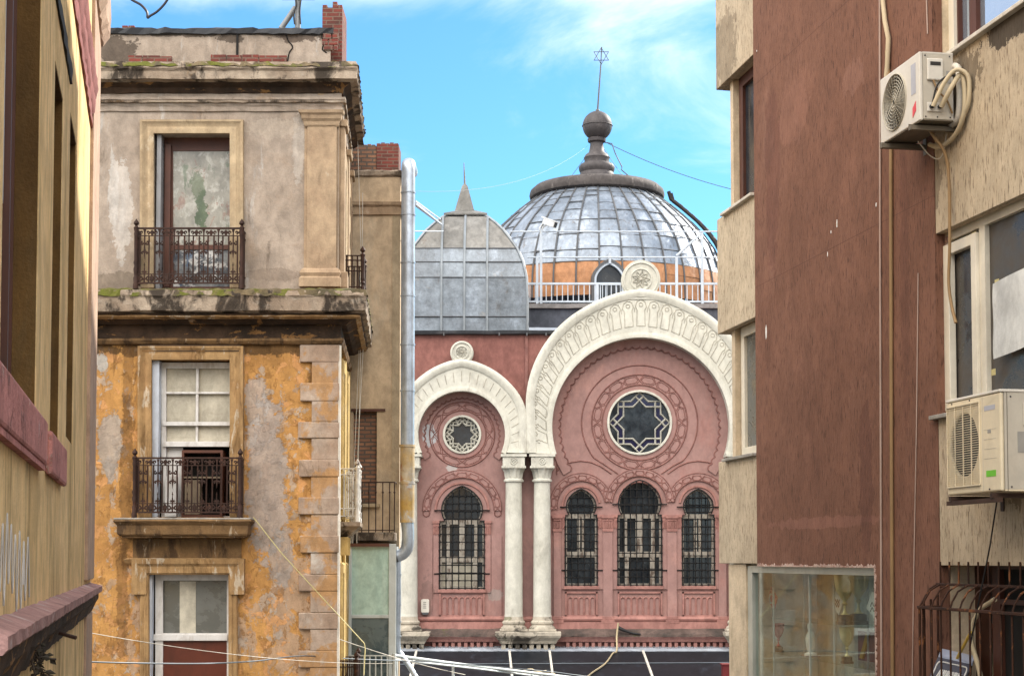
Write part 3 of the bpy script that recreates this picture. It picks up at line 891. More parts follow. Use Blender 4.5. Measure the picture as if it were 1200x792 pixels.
# windows
def syn_window(cx, cyc, r, k, yspr, hw, ybot, kind):
    loop = win_loop(cx, cyc, r, k, yspr, hw, ybot)
    small = win_loop(cx, cyc, r - 2.2, k, yspr + 1, hw - 2.6, ybot - 2.6)
    o = MB().prism(spts(loop), .14, .24, [spts(small)]).build('arched_window', M['frame_old'], syn, S)
    b = MB().prism(spts(loop), .25, .29)
    b.build('pane', M['glass'], o, S)
    b = MB()
    def bx(x0, x1, y0, y1, yy=.15): b.box(sx(x0), sx(x1), yy, .235, sz(y1), sz(y0))
    bx(cx - hw + 2, cx + hw - 2, yspr - 1, yspr + 4)
    ym = 655 if kind == 'd' else 649
    bx(cx - hw + 2, cx + hw - 2, ym - 3, ym + 3.5)
    if kind == 'n':
        bx(cx - 4.5, cx - 1, yspr + 4, ym - 3); bx(cx + 1, cx + 4.5, yspr + 4, ym - 3)
    else:
        for q in (-.62, -.08, .08, .62):
            bx(cx + hw * q - 2.2, cx + hw * q + 1.8, yspr + 4, ym - 3)
        for q in (-.58, .58):
            bx(cx + hw * q - 2.6, cx + hw * q + 2.6, ym + 3, ybot - 2)
    b.build_each('window_bar', M['frame_old'], o, S)
    if kind == 'd':
        b = MB().box(sx(cx - hw * .55), sx(cx + hw * .55), .238, .247, sz(ybot - 3), sz(ym + 5))
        b.box(sx(cx - hw * .9), sx(cx - hw * .66), .238, .247, sz(ybot - 3), sz(ym + 5))
        b.build('blind', M['blind'], o, S)
    # iron grille
    b = MB(); n = 7 if hw > 22 else 5
    ys = [ybot - 1 - i * (ybot - cyc + r) / 13.0 for i in range(14)]
    for i in range(n + 1):
        x = cx - hw + .5 + (2 * hw - 1) * i / n
        dx = abs(x - cx)
        top = yspr if dx >= r else min(yspr, cyc - math.sqrt(r * r - dx * dx) - k * (max(0, 1 - dx / (r * .7))))
        b.tube([(sx(x), -.07, sz(ybot + .5)), (sx(x), -.07, sz(top))], .022, 5)
    for y in ys:
        h = hw if y > yspr else math.sqrt(max(0, r * r - (y - cyc) ** 2))
        if h < 3: continue
        b.tube([(sx(cx - h), -.085, sz(y)), (sx(cx + h), -.085, sz(y))], .02, 5)
        for i in range(n + 1):
            x = cx - hw + .5 + (2 * hw - 1) * i / n
            if abs(x - cx) <= h: b.sphere((sx(x), -.085, sz(y)), .045, 6)
    for y in (cyc + 1, ybot - 18):
        b.tube([(sx(cx - hw - 6), -.06, sz(y)), (sx(cx + hw + 6), -.06, sz(y))], .026, 5)
    loopg = spts(win_loop(cx, cyc, r, k, yspr, hw, ybot))
    b.tube([(p[0], -.07, p[1]) for p in loopg[2:-1]], .022, 5)
    b.build('grille', M['grille'], o, S)
    # sill and panel of little arches
    s = MB().box(sx(cx - hw - 1.5), sx(cx + hw + 1.5), -.10, .12, sz(ybot + 4), sz(ybot))
    s = s.build('sill', M['pink_mid'], o, S, bevel=.01)
    b = MB()
    x0, x1, z0, z1 = sx(cx - hw), sx(cx + hw), sz(722), sz(693)
    for q in ((x0, x1, z1 - .06, z1), (x0, x1, z0, z0 + .06), (x0, x0 + .06, z0, z1), (x1 - .06, x1, z0, z1)):
        b.box(q[0], q[1], -.06, -.001, q[2], q[3])
    m = 7 if hw > 22 else 5
    w = (x1 - x0 - .16) / m
    for i in range(m):
        c = x0 + .08 + w * (i + .5)
        b.tube([(c - w * .42, -.02, z0 + .08), (c - w * .42, -.02, z1 - .36)] + [(c + w * .42 * math.cos(t), -.02, z1 - .30 + w * .5 * math.sin(t)) for t in [PI - PI * j / 6 for j in range(7)]] + [(c + w * .42, -.02, z1 - .36), (c + w * .42, -.02, z0 + .08)], .026, 4)
    b.build('panel', M['pink_mid'], o, S)
for w, kd in zip(WINS, 'dnwn'): syn_window(*w, kd)

# pilasters
def pilaster(cx, w, both):
    x0, x1 = sx(cx - w), sx(cx + w)
    o = MB().box(x0, x1, -.10, -.001, sz(726), sz(620)).build('pilaster', M['pink'], syn, S, bevel=.01)
    b = MB()
    e = .05
    b.box(x0 - .02, x1 + .02, -.13, -.001, sz(622.5), sz(619.5))
    b.box(x0 - e, x1 + e, -.16, -.001, sz(607), sz(603.5))
    b.box(x0 - .01, x1 + .01, -.11, -.001, sz(619.5), sz(607))
    k = 5
    for i in range(k):
        c = x0 + (x1 - x0) * (i + .5) / k
        b.tube([(c, -.125, sz(618.5)), (c, -.135, sz(611))], .022, 5)
        b.sphere((c, -.135, sz(609.5)), .03, 6)
    b.build('pilaster_capital', M['pink_mid'], o, S)
    b = MB().box(x0 - .04, x1 + .04, -.15, -.001, sz(726), sz(722)); b.box(x0 - .08, x1 + .08, -.19, -.001, sz(730), sz(726))
    b.build('pilaster_base', M['pink_mid'], o, S, bevel=.01)
for cx, w in ((653, 4.5), (712, 5.5), (787, 5.5), (846, 4.5)): pilaster(cx, w, True)
b = MB(); caps = []
for (cx, cyc, r, k, ysp, hw, yb) in WINS:
    for s in (-1, 1):
        b2 = MB(); caps.append(b2)
        xa, xb = sorted((sx(cx + s * (hw + .8)), sx(cx + s * (hw + 7))))
        b.box(xa, xb, -.05, -.001, sz(yb + 4), sz(ysp + 16))
        b2.box(xa - .01, xb + .01, -.07, -.001, sz(ysp + 16), sz(ysp + 3)); b2.box(xa - .03, xb + .03, -.10, -.001, sz(ysp + 3), sz(ysp))
        for i in range(3):
            c = xa + (xb - xa) * (i + .5) / 3; b2.tube([(c, -.08, sz(ysp + 15)), (c, -.09, sz(ysp + 6))], .02, 4)
b.build_each('window_jamb', M['pink'], syn, S)
for m2 in caps: m2.build('jamb_capital', M['pink_mid'], syn, S)
# pink strips of bay one
b = MB()
for px0, px1 in ((486, 507), (576, 588)):
    b.box(sx(px0), sx(px1), -.04, -.001, sz(722), sz(627))
b.build_each('bay_strip', M['pink'], syn, S)

# columns
def column(px, mat='cream'):
    x = sx(px); y = -.42
    za, zb = sz(722, .42), sz(565, .42)
    h = zb - za
    prof = [(.335, za), (.335, za + .05), (.325, za + .08)] + [(.325 - .03 * t ** 1.6, za + .1 + (h - .2) * t) for t in [i / 8 for i in range(9)]] + [(.30, zb)]
    o = MB().lathe((x, y, 0), prof, 24).build('column', M[mat], syn, S, smooth=40)
    b = MB()
    b.lathe((x, y, 0), [(.30, zb), (.36, zb + .02), (.37, zb + .07), (.33, zb + .11), (.31, zb + .14)], 24)
    z1, z2 = zb + .14, sz(548, .42)
    b.lathe((x, y, 0), [(.30, z1), (.31, z1 + .02), (.34, z1 + (z2 - z1) * .6), (.41, z2 - .04), (.42, z2)], 48, mod=lambda t, z: 1 + .05 * (1 if math.sin(12 * t) > 0 else -1) * (1 if z1 < z < z2 - .01 else 0))
    z3 = sz(535.5, .42)
    b.box(x - .40, x + .40, y - .40, y + .40, z2, z3)
    b.box(x - .44, x + .44, y - .43, y + .43, z2 - .03, z2 + .05)
    b.box(x - .47, x + .47, y - .45, y + .43, z3, z3 + .09)
    c = (z2 + z3) / 2 + .03
    b.tube([(x + .12 * math.cos(2 * PI * i / 14), y - .41, c + .12 * math.sin(2 * PI * i / 14)) for i in range(14)], .022, 4, closed=True)
    b.tube([(x + .05 * math.cos(2 * PI * i / 8), y - .41, c + .05 * math.sin(2 * PI * i / 8)) for i in range(8)], .022, 4, closed=True)
    for sgn in (-1, 1):
        b.box(x + sgn * .22 - .015, x + sgn * .22 + .015, y - .415, y - .39, z2 + .06, z3 - .03)
    for i in range(9):
        t = x - .36 + .72 * i / 8
        b.box(t - .018, t + .018, y - .46, y - .40, z2 - .03, z2 + .05)
    b.build('capital', M[mat], o, S, smooth=35)
    zc = sz(738, .42)
    b = MB().lathe((x, y, 0), [(.47, zc), (.47, zc + .06), (.45, zc + .12), (.40, zc + .15), (.38, zc + .20), (.42, zc + .26), (.41, zc + .32), (.36, zc + .36), (.335, za)], 24)
    b.box(x - .5, x + .5, y - .46, y + .41, zc - .02, zc + .05)
    b.build('column_base', M['pedestal'], o, S, smooth=40)
    return o
for px in (480, 602, 635, 863): column(px)

# base mouldings
xa, xb = sx(L0), sx(R0)
b = MB().sweep_plan([(xa, 0), (xb, 0)], [(0, sz(728)), (.12, sz(727.5)), (.16, sz(725)), (.10, sz(722)), (0, sz(721.5))], .006, .8)
b.build('plinth_moulding', M['pink_mid'], syn, S, smooth=40)
b = MB().sweep_plan([(xa, 0), (xb, 0)], [(0, sz(738)), (.20, sz(738)), (.18, sz(728.2)), (0, sz(728.2))], .01, .6)
b.build('plinth', M['pink_mid'], syn, S)
b = MB().sweep_plan([(xa, 0), (xb, 0)], [(0, sz(745)), (.50, sz(745)), (.46, sz(742)), (.22, sz(736)), (0, sz(736))], .018, .25)
b.build('mossy_ledge', M['grime'], syn, S)
b = MB().sweep_plan([(xa, 0), (xb, 0)], [(0, sz(760)), (.20, sz(760)), (.20, sz(752)), (.42, sz(751)), (.46, sz(748)), (.52, sz(745.2)), (0, sz(745.2))], .006, .6)
cor = b.build('base_cornice', M['pink_mid'], syn, S)
b = MB()
for i in range(52):
    px = 500 + i * 7.4
    if 578 < px < 660 or px < 505 or px > 880: continue
    b.box(sx(px), sx(px) + .12, -.38, -.19, sz(757.5), sz(751.6))
b.build_each('dentil', M['pink_mid'], cor, S)
def pedestal(p0, p1):
    b = MB().sweep_plan([(sx(p0), .1), (sx(p0), -.98 + .0), (sx(p1), -.98), (sx(p1), .1)][0:4], [(0, sz(752.5)), (.02, sz(752)), (.06, sz(749)), (.16, sz(745)), (.20, sz(743)), (.20, sz(739)), (0, sz(738.5))], .008, .3)
    b.box(sx(p0) + .01, sx(p1) - .01, -.97, -.01, sz(752.4), sz(738.7))
    o = b.build('pedestal', M['pedestal'], syn, S)
    b = MB()
    k = int((p1 - p0) / 8.5)
    for i in range(k + 1):
        c = sx(p0) + .1 + (sx(p1) - sx(p0) - .2) * i / k
        b.box(c - .075, c + .075, -.93, -.25, sz(760), sz(752.6))
    b.box(sx(p0) + .1, sx(p1) - .1, -.55, -.24, sz(760.5), sz(752.6))
    b.build('dentil', M['pedestal'], o, S)
pedestal(587, 650); pedestal(462, 499); pedestal(851, 913)

# ---------------------------------------------------------- turret dome on the left
YT = 1.1
def tz(py): return S.z(544, py, -YT)
def tw(pxw): return pxw * (YS + YT) / FPX
TX = S.x(544, 330, -YT); HW = tw(74); TYC = YT + HW
prof = [(390, 74), (371, 74), (348, 74), (325, 73), (307, 69), (291, 62), (279, 53), (269, 45), (261, 36), (254.5, 27), (252, 22)]
def ring(hw, z): return [(TX - hw, TYC - hw, z), (TX + hw, TYC - hw, z), (TX + hw, TYC + hw, z), (TX - hw, TYC + hw, z)]
b = MB(); bt = MB()
cuts = [-1, -27 / 74, 0, 27 / 74, 1]
r2 = random.Random(3)
for i in range(len(prof) - 1):
    (y0, w0), (y1, w1) = prof[i], prof[i + 1]
    hw0, hw1 = tw(w0), tw(w1)
    def zz(y, hw): return S.z(544, y, -(YT + HW - hw))
    z0, z1 = zz(y0, hw0), zz(y1, hw1)
    prof_done = True
    for side in range(4):
        ang = side * PI / 2
        def rot(x, y, z): 
            return (TX + x * math.cos(ang) - y * math.sin(ang), TYC + x * math.sin(ang) + y * math.cos(ang), z)
        X0 = [-hw0, max(-tw(27), -hw0), 0, min(tw(27), hw0), hw0]; X1 = [-hw1, max(-tw(27), -hw1), 0, min(tw(27), hw1), hw1]
        for j in range(4):
            tgt = bt if i >= 5 else b
            gq = random.Random(side * 100 + j * 10 + (0, 1, 1, 3, 4, 5, 5, 5, 5, 5)[i])
            dd = gq.uniform(-.02, .02)
            tgt.add([rot(X0[j], -hw0 + dd, z0), rot(X0[j + 1], -hw0 + dd, z0), rot(X1[j + 1], -hw1 + dd, z1), rot(X1[j], -hw1 + dd, z1)], [(0, 1, 2, 3)], gq.random())
TP = [(tw(w), S.z(544, y, -(YT + HW - tw(w)))) for y, w in prof]
tur = b.build('turret_dome', M['lead'], syn, S, attr=True)
bt.build('turret_cap_sheet', M['lead_top'], tur, S, attr=True)
b = MB().box(TX - HW + .05, TX + HW - .05, TYC - HW + .05, TYC + HW - .05, sz(396), TP[1][1])
b.box(TX - tw(58), TX + tw(58), TYC - tw(58), TYC + tw(58), TP[1][1], TP[4][1])
b.build('turret_core', M['seam'], tur, S)
b = MB(); bl = MB()
for side in (0, 1, 3):
    ang = side * PI / 2
    def rot(x, y, z): return (TX + x * math.cos(ang) - y * math.sin(ang), TYC + x * math.sin(ang) + y * math.cos(ang), z)
    for xx in (-tw(27), 0, tw(27)):
        pts = [rot(xx, -hw - .03, z) for hw, z in TP if hw >= abs(xx) - .01]
        bl.tube(pts, .05, 5)
    for i in (1, 3, 4, 5):
        hw, z = TP[i]
        b.tube([rot(-hw, -hw - .02, z), rot(hw, -hw - .02, z)], .022, 4)
for sx_, sy_ in ((-1, -1), (1, -1)):
    bl.tube([(TX + sx_ * (hw + .02), TYC + sy_ * (hw + .02), z) for hw, z in TP], .055, 6)
b.build('horizontal_seam', M['seam'], tur, S)
bl.build_each('standing_seam', M['seam_light'], tur, S, smooth=60)
hwc, zc = TP[-1]
b = MB()
b.add(ring(hwc + .14, zc - .02) + ring(hwc + .14, zc + .05) + ring(tw(8), zc + .30), [(0, 1, 5, 4), (1, 2, 6, 5), (2, 3, 7, 6), (3, 0, 4, 7), (4, 5, 9, 8), (5, 6, 10, 9), (6, 7, 11, 10), (7, 4, 8, 11), (8, 9, 10, 11)])
b.build('turret_cap', M['lead_top'], tur, S)
scT = (YS + TYC) / FPX
zt = lambda py: S.z(544, py, -TYC)
b = MB()
b.lathe((TX - .05, TYC, 0), [(.56, zt(252)), (.52, zt(248)), (.16, zt(219)), (.06, zt(216))], 4, a0=PI / 4, a1=PI / 4 + 2 * PI)
b.tube([(TX - .05, TYC, zt(219)), (TX - .09, TYC, zt(191))], .045, 6, r2=.015)
b.build('turret_spike', M['lead_top'], tur, S)
b = MB().sweep_plan([(TX - HW - .3, YT), (TX + HW + .12, YT), (TX + HW + .12, YT + 3)], [(-.1, sz(393)), (.08, sz(392.5)), (.1, tz(389)), (-.1, tz(388.5))], .01, .4)
b.build('turret_gutter', M['gutter'], tur, S)

# ---------------------------------------------------------- terrace behind the big arch
YR = 3.0
R_ = Frame(0, YS + YR, 1, 0)
def rx(px, py=345): return R_.x(px, py)
def rz(py): return R_.z(740, py)
b = MB().box(rx(612), rx(1000), 0, 18, sz(397), rz(361.5)); b.build('terrace_wall', M['slab'], syn, R_)
b = MB().sweep_plan([(rx(619), 0), (rx(1000), 0)], [(-.5, rz(361.4)), (.12, rz(361.4)), (.14, rz(356.5)), (-.5, rz(356))], .008, .5)
b.build('terrace_slab', M['slab_edge'], syn, R_)
rail = MB()
y = 0.0
for py, r in ((332.5, .04), (353.5, .035)): rail.box(rx(619), rx(960), y - r, y + r, rz(py) - r, rz(py) + r)
px = 621.0
while px < 960:
    rail.box(rx(px) - .018, rx(px) + .018, y - .018, y + .018, rz(353), rz(333)); px += 6.35
rail = rail.build('terrace_railing', M['white_rail'], syn, R_)
b = MB()
def post(px, y0, y1, w=.05): b.box(rx(px) - w, rx(px) + w, y - .055, y + .055, rz(y1), rz(y0))
for px, y0 in ((634, 268), (629.5, 301), (793, 301), (823, 273), (700, 332), (909, 273), (955, 273)): post(px, y0, 356)
b.build_each('railing_post', M['white_rail'], rail, R_)
post2 = MB()
post2.box(rx(700) - .05, rx(714) + .05, y - .07, y - .05, rz(355), rz(332)); 
b = MB()
for py in (271.5, 301.5): b.tube([(rx(597 if py < 300 else 618), y, rz(py)), (rx(960), y, rz(py))], .030, 6)
b.tube([(rx(793), y - .02, rz(300)), (rx(822), y - .02, rz(274))], .05, 6)
b.build_each('pergola_bar', M['white_rail'], rail, R_)
g = MB()
for i in range(6): g.box(rx(706 + i * 5.2) - .012, rx(706 + i * 5.2) + .012, y - .09, y - .07, rz(353), rz(334))
g.box(rx(703), rx(735), y - .095, y - .065, rz(334.5), rz(332.8))
g.build('railing_gate', M['white_rail'], rail, R_)

# ---------------------------------------------------------- great dome
YD = YS + 11.0
Dm = Frame(0, YD, 1, 0)
DX = Dm.x(699.5, 250)
def dz(py): return Dm.z(699.5, py)
k = YD / FPX
DP = [(370, 154), (357, 153.5), (345, 152.8), (333, 151), (318, 146.5), (300, 139), (283, 127), (270, 115), (259, 103), (250, 93), (243, 84), (236, 75)]
DPm = [(w * k, dz(y)) for y, w in DP]
NR = 38
r3 = random.Random(5)
b = MB(); bo = MB()
for i in range(len(DPm) - 1):
    (w0, z0), (w1, z1) = DPm[i], DPm[i + 1]
    for j in range(NR):
        a0, a1 = 2 * PI * (j + .28) / NR, 2 * PI * (j + 1.28) / NR
        tgt = bo if i < 3 else b
        r_ = r3.random() if not (i in (1, 2) and tgt is bo) else random.Random(j).random()
        d0 = r3.uniform(-.02, .02)
        sub = 3
        vs = []
        for s_ in range(sub + 1):
            a = a0 + (a1 - a0) * s_ / sub
            bulge = .03 * math.sin(PI * s_ / sub) + d0
            vs += [(DX + (w0 + bulge) * math.cos(a), (w0 + bulge) * math.sin(a), z0), (DX + (w1 + bulge) * math.cos(a), (w1 + bulge) * math.sin(a), z1)]
        tgt.add(vs, [(2 * s_, 2 * s_ + 2, 2 * s_ + 3, 2 * s_ + 1) for s_ in range(sub)], r_)
dome = b.build('dome', M['silver'], syn, Dm, attr=True, smooth=30, recalc=False)
bo.build('orange_band', M['orange'], dome, Dm, attr=True, smooth=30, recalc=False)
b = MB()
for j in range(NR):
    a = 2 * PI * (j + .28) / NR
    if math.sin(a) > .45: continue
    b.tube([(DX + (w + .03) * math.cos(a), (w + .03) * math.sin(a), z) for w, z in DPm], .038, 5)
b.build_each('dome_rib', M['seam'], dome, Dm, smooth=60)
b = MB()
for i in range(3, len(DPm) - 1):
    w, z = DPm[i]
    b = MB()
    r4 = random.Random(i)
    for j in range(NR):
        a0, a1 = 2 * PI * (j + .28) / NR, 2 * PI * (j + 1.28) / NR
        if math.sin(a0) > .45: continue
        dzz = r4.uniform(-.08, .08) if i > 3 else 0
        m = [(DX + (w + .02 - dzz * .3) * math.cos(a0 + (a1 - a0) * q / 3), (w + .02 - dzz * .3) * math.sin(a0 + (a1 - a0) * q / 3), z + dzz) for q in range(4)]
        b.tube(m, .02, 4)
    b.build('sheet_lap', M['seam'], dome, Dm)
zr = dz(230)
b = MB().lathe((DX, 0, 0), [(75 * k, dz(236)), (79 * k, dz(233.5)), (80 * k, dz(230)), (79 * k, dz(225.5)), (74 * k, dz(221)), (40 * k, dz(214)), (24 * k, dz(210.5)), (21.5 * k, dz(208.5))], 64)
b.build('dome_ring', M['ring'], dome, Dm, smooth=40)
fin = [(21.5, 209.5), (21.5, 207), (19.5, 203), (21, 200), (21.5, 196.5), (19, 193), (15, 191.5), (14.5, 188), (15.5, 185.5), (13.5, 182), (9.5, 179), (8, 172), (7.8, 168), (10.5, 166.5), (11, 163.5), (9, 161.5), (6, 161), (5.5, 158)]
b = MB().lathe((DX, 0, 0), [(w * k, dz(y)) for w, y in fin], 32)
finial = b.build('finial', M['finial'], dome, Dm, smooth=50)
cz = dz(147.8); R = 17.6 * k
b = MB().sphere((DX + .03, 0, cz), R, 32)
b.tube([(DX + .03 + (R + .005) * math.cos(2 * PI * i / 36), (R + .005) * math.sin(2 * PI * i / 36), cz) for i in range(36)], .022, 5, closed=True)
b.build('finial_ball', M['finial'], dome, Dm, smooth=50)
b = MB()
sxp, szp = Dm.x(704.6, 66), dz(66)
b.tube([(DX + .04, 0, dz(131)), (sxp - .02, 0, dz(76))], .04, 6, r2=.03)
b.tube([(sxp - .02, 0, dz(77)), (sxp + .02, 0, dz(55.5))], .025, 5)
for q in (0, 1):
    b.tube([(sxp + 10 * k * math.cos(PI / 2 + PI * q + 2 * PI * i / 3), 0, szp + 10 * k * math.sin(PI / 2 + PI * q + 2 * PI * i / 3)) for i in range(3)], .028, 5, closed=True)
b.sphere((DX + .04, 0, dz(130)), .09, 8)
b.build('star_rod', M['seam'], dome, Dm)
# dormer
a = math.atan2(-1, .105)
DD = Frame(DX + 0 + (DPm[0][0] + .22) * math.cos(a), YD + (DPm[0][0] + .22) * math.sin(a), -math.sin(a), math.cos(a))
def dl(px, py): return DD.l(px, py)
cxp, cyp = 714.5, 325.5
outp = [(cxp - 21, 372), (cxp + 21, 372), (cxp + 21, 330)] + [(cxp + 21 * math.cos(math.radians(t)), 328 - 21 * math.sin(math.radians(t)) - ptop(t, 50, 4)) for t in range(0, 181, 10)] + [(cxp - 21, 330)]
inp = [(cxp - 15.5, 370), (cxp + 15.5, 370), (cxp + 15.5, 330)] + [(cxp + 15.5 * math.cos(math.radians(t)), 328 - 15.5 * math.sin(math.radians(t)) - ptop(t, 50, 3)) for t in range(0, 181, 10)] + [(cxp - 15.5, 330)]
midp = [(cxp - 18.0, 371), (cxp + 18.0, 371), (cxp + 18.0, 330)] + [(cxp + 18.0 * math.cos(math.radians(t)), 328 - 18.0 * math.sin(math.radians(t)) - ptop(t, 50, 3.5)) for t in range(0, 181, 10)] + [(cxp - 18.0, 330)]
pl = lambda L: [dl(*p) for p in L]
dor = MB().prism(pl(outp), 0, 1.3, [pl(midp)]).build('dormer', M['seam'], dome, DD, smooth=35)
b = MB().prism(pl(midp), .03, .2, [pl(inp)]); b.build('dormer_frame', M['white_rail'], dome, DD)
b = MB().prism(pl(midp), .21, .25); b.build('dormer_pane', M['glass_haze'], dome, DD)
b = MB().box(dl(cxp, 300)[0] - .05, dl(cxp, 300)[0] + .05, -.05, .3, dl(cxp, 309)[1], dl(cxp, 297)[1])
b.build('dormer_spike', M['white_rail'], dome, DD)

# ---------------------------------------------------------- things on and around it
cc = R_.l(640, 270)
cctv = thing('security_camera', 'white bullet security camera on the terrace frame in front of the silver dome', 'security camera', (cc[0], -.05, rz(272)), R_)
b = MB()
d = Vector((.80, -.45, -.38)).normalized(); c0 = Vector((rx(638), -.12, rz(260)))
def boxdir(mb, c, d, L, w, h):
    s = d.cross(Vector((0, 0, 1))).normalized(); u = s.cross(d)
    vs = [c + d * a_ * L + s * b_ * w + u * c_ * h for a_ in (0, 1) for b_ in (-1, 1) for c_ in (-1, 1)]
    mb.add(vs, [(0, 1, 3, 2), (4, 6, 7, 5), (0, 2, 6, 4), (1, 5, 7, 3), (0, 4, 5, 1), (2, 3, 7, 6)])
boxdir(b, c0, d, .52, .13, .12)
body = b.build('camera_body', M['cctv'], cctv, R_, bevel=.02)
b = MB(); boxdir(b, c0 + Vector((0, 0, .13)) - d * .05, d, .66, .15, .02); b.build('sun_shield', M['cctv'], cctv, R_, bevel=.005)
b = MB(); boxdir(b, c0 + d * .525, d, .02, .09, .09); b.build('lens', M['black'], cctv, R_)
b = MB().tube([(rx(634), 0, rz(272)), (rx(637), -.05, rz(266)), tuple(c0 + d * .15 - Vector((0, 0, .1)))], .035, 6)
b.tube([(rx(634), -.05, rz(274)), (rx(632), -.1, rz(268)), tuple(c0)], .018, 5)
b.build('bracket', M['cctv'], cctv, R_)

lad = thing('roof_ladder', 'black wooden ladder lying against the right side of the silver dome', 'ladder', tuple(Dm.l(812, 270)[:1]) + (-1.5, dz(300)), Dm)
b = MB()
def lp(t, off, up=.28):
    # runs down the dome meridian on its right
    a = -.34 + off
    i = t * 6.0; j = min(int(i), 5); f = i - j
    seq = DPm[4:11]
    w = seq[j][0] + (seq[j + 1][0] - seq[j][0]) * f; z = seq[j][1] + (seq[j + 1][1] - seq[j][1]) * f
    return (DX + (w + up) * math.cos(a), (w + up) * math.sin(a), z + .05)
for off in (-.06, .06):
    b.tube([lp(t, off) for t in [i / 10 for i in range(11)]] + [tuple(Vector(lp(1, off)) + Vector((-.10, 0, .35)))], .085, 5)
b.build_each('side_rail', M['tarwood'], lad, Dm)
b = MB()
for i in range(9):
    t = (i + .4) / 9
    b.tube([lp(t, -.06, .31), lp(t, .06, .31)], .075, 5)
b.build_each('rung', M['tarwood'], lad, Dm)

def wire(name, pts, r, mat, label, cat, n=6):
    b = MB().tube(pts, r, n)
    o = b.build(name, mat, None, WORLD, smooth=60)
    tag(o, label, cat)
    return o
NK = (699.5, 168)
wire('guy_wire', [P(697, 170, YD), P(664, 214, YD)], .012, M['steelwire'], 'thin guy wire running from the finial neck down to the left of the dome top', 'wire', 4)
wire('guy_wire', [P(706, 172, YD), P(727, 203, YD - .6), P(741, 214, YD - .3)], .012, M['steelwire'], 'thin guy wire running from the finial neck down its right side', 'wire', 4)
wire('lightning_cable', [P(703, 166, YD), P(717, 168.5, YD - .2), P(721, 180, YD - .3), P(729, 196, YD - .3), P(728, 199, YD - .3), P(741, 210, YD - .2), P(748, 214, YD)], .026, M['seam'], 'dark bent lightning cable dropping from the finial neck to the dome top', 'cable', 5)
wire('overhead_wire', catenary(P(708, 166, YD), P(905, 232, YD - 2), .3), .016, M['steelwire'], 'long thin wire from the finial out to the right across the sky', 'wire', 4)
wire('overhead_wire', catenary(P(690, 170, YD), P(482, 224, YS - 20), .6), .004, M['steelwire'], 'faint wire from the finial out to the left towards the drainpipe', 'wire', 4)

al = thing('alarm_box', 'small cream alarm box on the pink wall beside the left arched window', 'alarm box', (sx(498), -.05, sz(718)), S)
b = MB().prism(spts([(493.5, 716), (495, 718.5), (502, 718.5), (503.2, 716), (503.2, 703), (502, 701.5), (495, 701.5), (493.5, 703)]), -.17, -.041)
b.build('housing', M['ac_white'], al, S, bevel=.02)
b = MB().prism(spts([(494.2, 717), (495.5, 719.6), (501.5, 719.6), (502.6, 717)]), -.175, -.06); b.build('lamp_lens', M['seam'], al, S)
b = MB()
for i in range(4): b.box(sx(496.6), sx(500), -.178, -.17, sz(705.6 + i * 2.2), sz(704.6 + i * 2.2))
b.build('emblem', M['greyprint'], al, S)

# dark lean-to canopy below the facade
CAN = Frame(0, YS - .9, 1, 0)
can = thing('glass_canopy', 'dark glossy canopy roof with pale ribs sloping down from the synagogue base', 'canopy', (CAN.x(660, 780), -3, -4.6), CAN)
def cpt(px, py, t):   # t 0 at wall, 1 at lower edge
    f0 = Frame(0, YS - .9 - 5.0 * t, 1, 0)
    x, z = f0.l(px, py); w = f0.world(x, 0, z); return (w.x, w.y - CAN.o.y, w.z)
A = [cpt(440, 762, 0), cpt(925, 762, 0)]; B = [cpt(440, 800, 1), cpt(925, 800, 1)]
b = MB().add(A + [B[1], B[0]] + [tuple(Vector(p) - Vector((0, 0, .06))) for p in (A + [B[1], B[0]])], [(0, 1, 2, 3), (7, 6, 5, 4), (0, 4, 5, 1), (2, 6, 7, 3), (1, 5, 6, 2), (0, 3, 7, 4)])
b.build('canopy_panel', M['canopy'], can, CAN)
b = MB()
def onc(px, py):
    r = ray(px, py); n_ = Vector((0, (B[0][2] - A[0][2]), -(B[0][1] - A[0][1])))
    p0 = Vector((A[0][0], A[0][1] + CAN.o.y, A[0][2])); t = p0.dot(n_) / r.dot(n_); q = r * t
    return Vector((q.x, q.y - CAN.o.y, q.z))
for (xa_, xb_) in ((488, 480), (597, 600.5), (644, 648.5), (753.5, 766), (862, 884)):
    p, q = onc(xa_, 763), onc(xb_, 797)
    w = Vector((.038, 0, 0)); h = Vector((0, 0, .05))
    b.add([p - w - h * .2, p + w - h * .2, q + w - h * .2, q - w - h * .2, p - w + h, p + w + h, q + w + h, q - w + h], [(0, 3, 2, 1), (4, 5, 6, 7), (0, 1, 5, 4), (1, 2, 6, 5), (2, 3, 7, 6), (3, 0, 4, 7)])
b.build_each('canopy_rib', M['ac_white'], can, CAN)
b = MB()
p, q = onc(440, 778.5), onc(925, 776.0); b.tube([p + Vector((0, 0, .01)), q + Vector((0, 0, .01))], .022, 4)
b.build('canopy_joint', M['steelwire'], can, CAN)
b = MB().sweep_plan([(CAN.x(440, 760), 0), (CAN.x(930, 760), 0)], [(-.9, CAN.z(700, 757.5)), (0.0, CAN.z(700, 759.3)), (.10, CAN.z(700, 762.5)), (.08, CAN.z(700, 763.3)), (-.9, CAN.z(700, 763))], .015, .3)
b.build('flashing', M['flash'], can, CAN)
b = MB()
for px in (470, 650, 900): b.box(CAN.x(px) - .06, CAN.x(px) + .06, -4.3, -4.15, -14, -4.55)
b.build_each('canopy_post', M['gutter'], can, CAN)

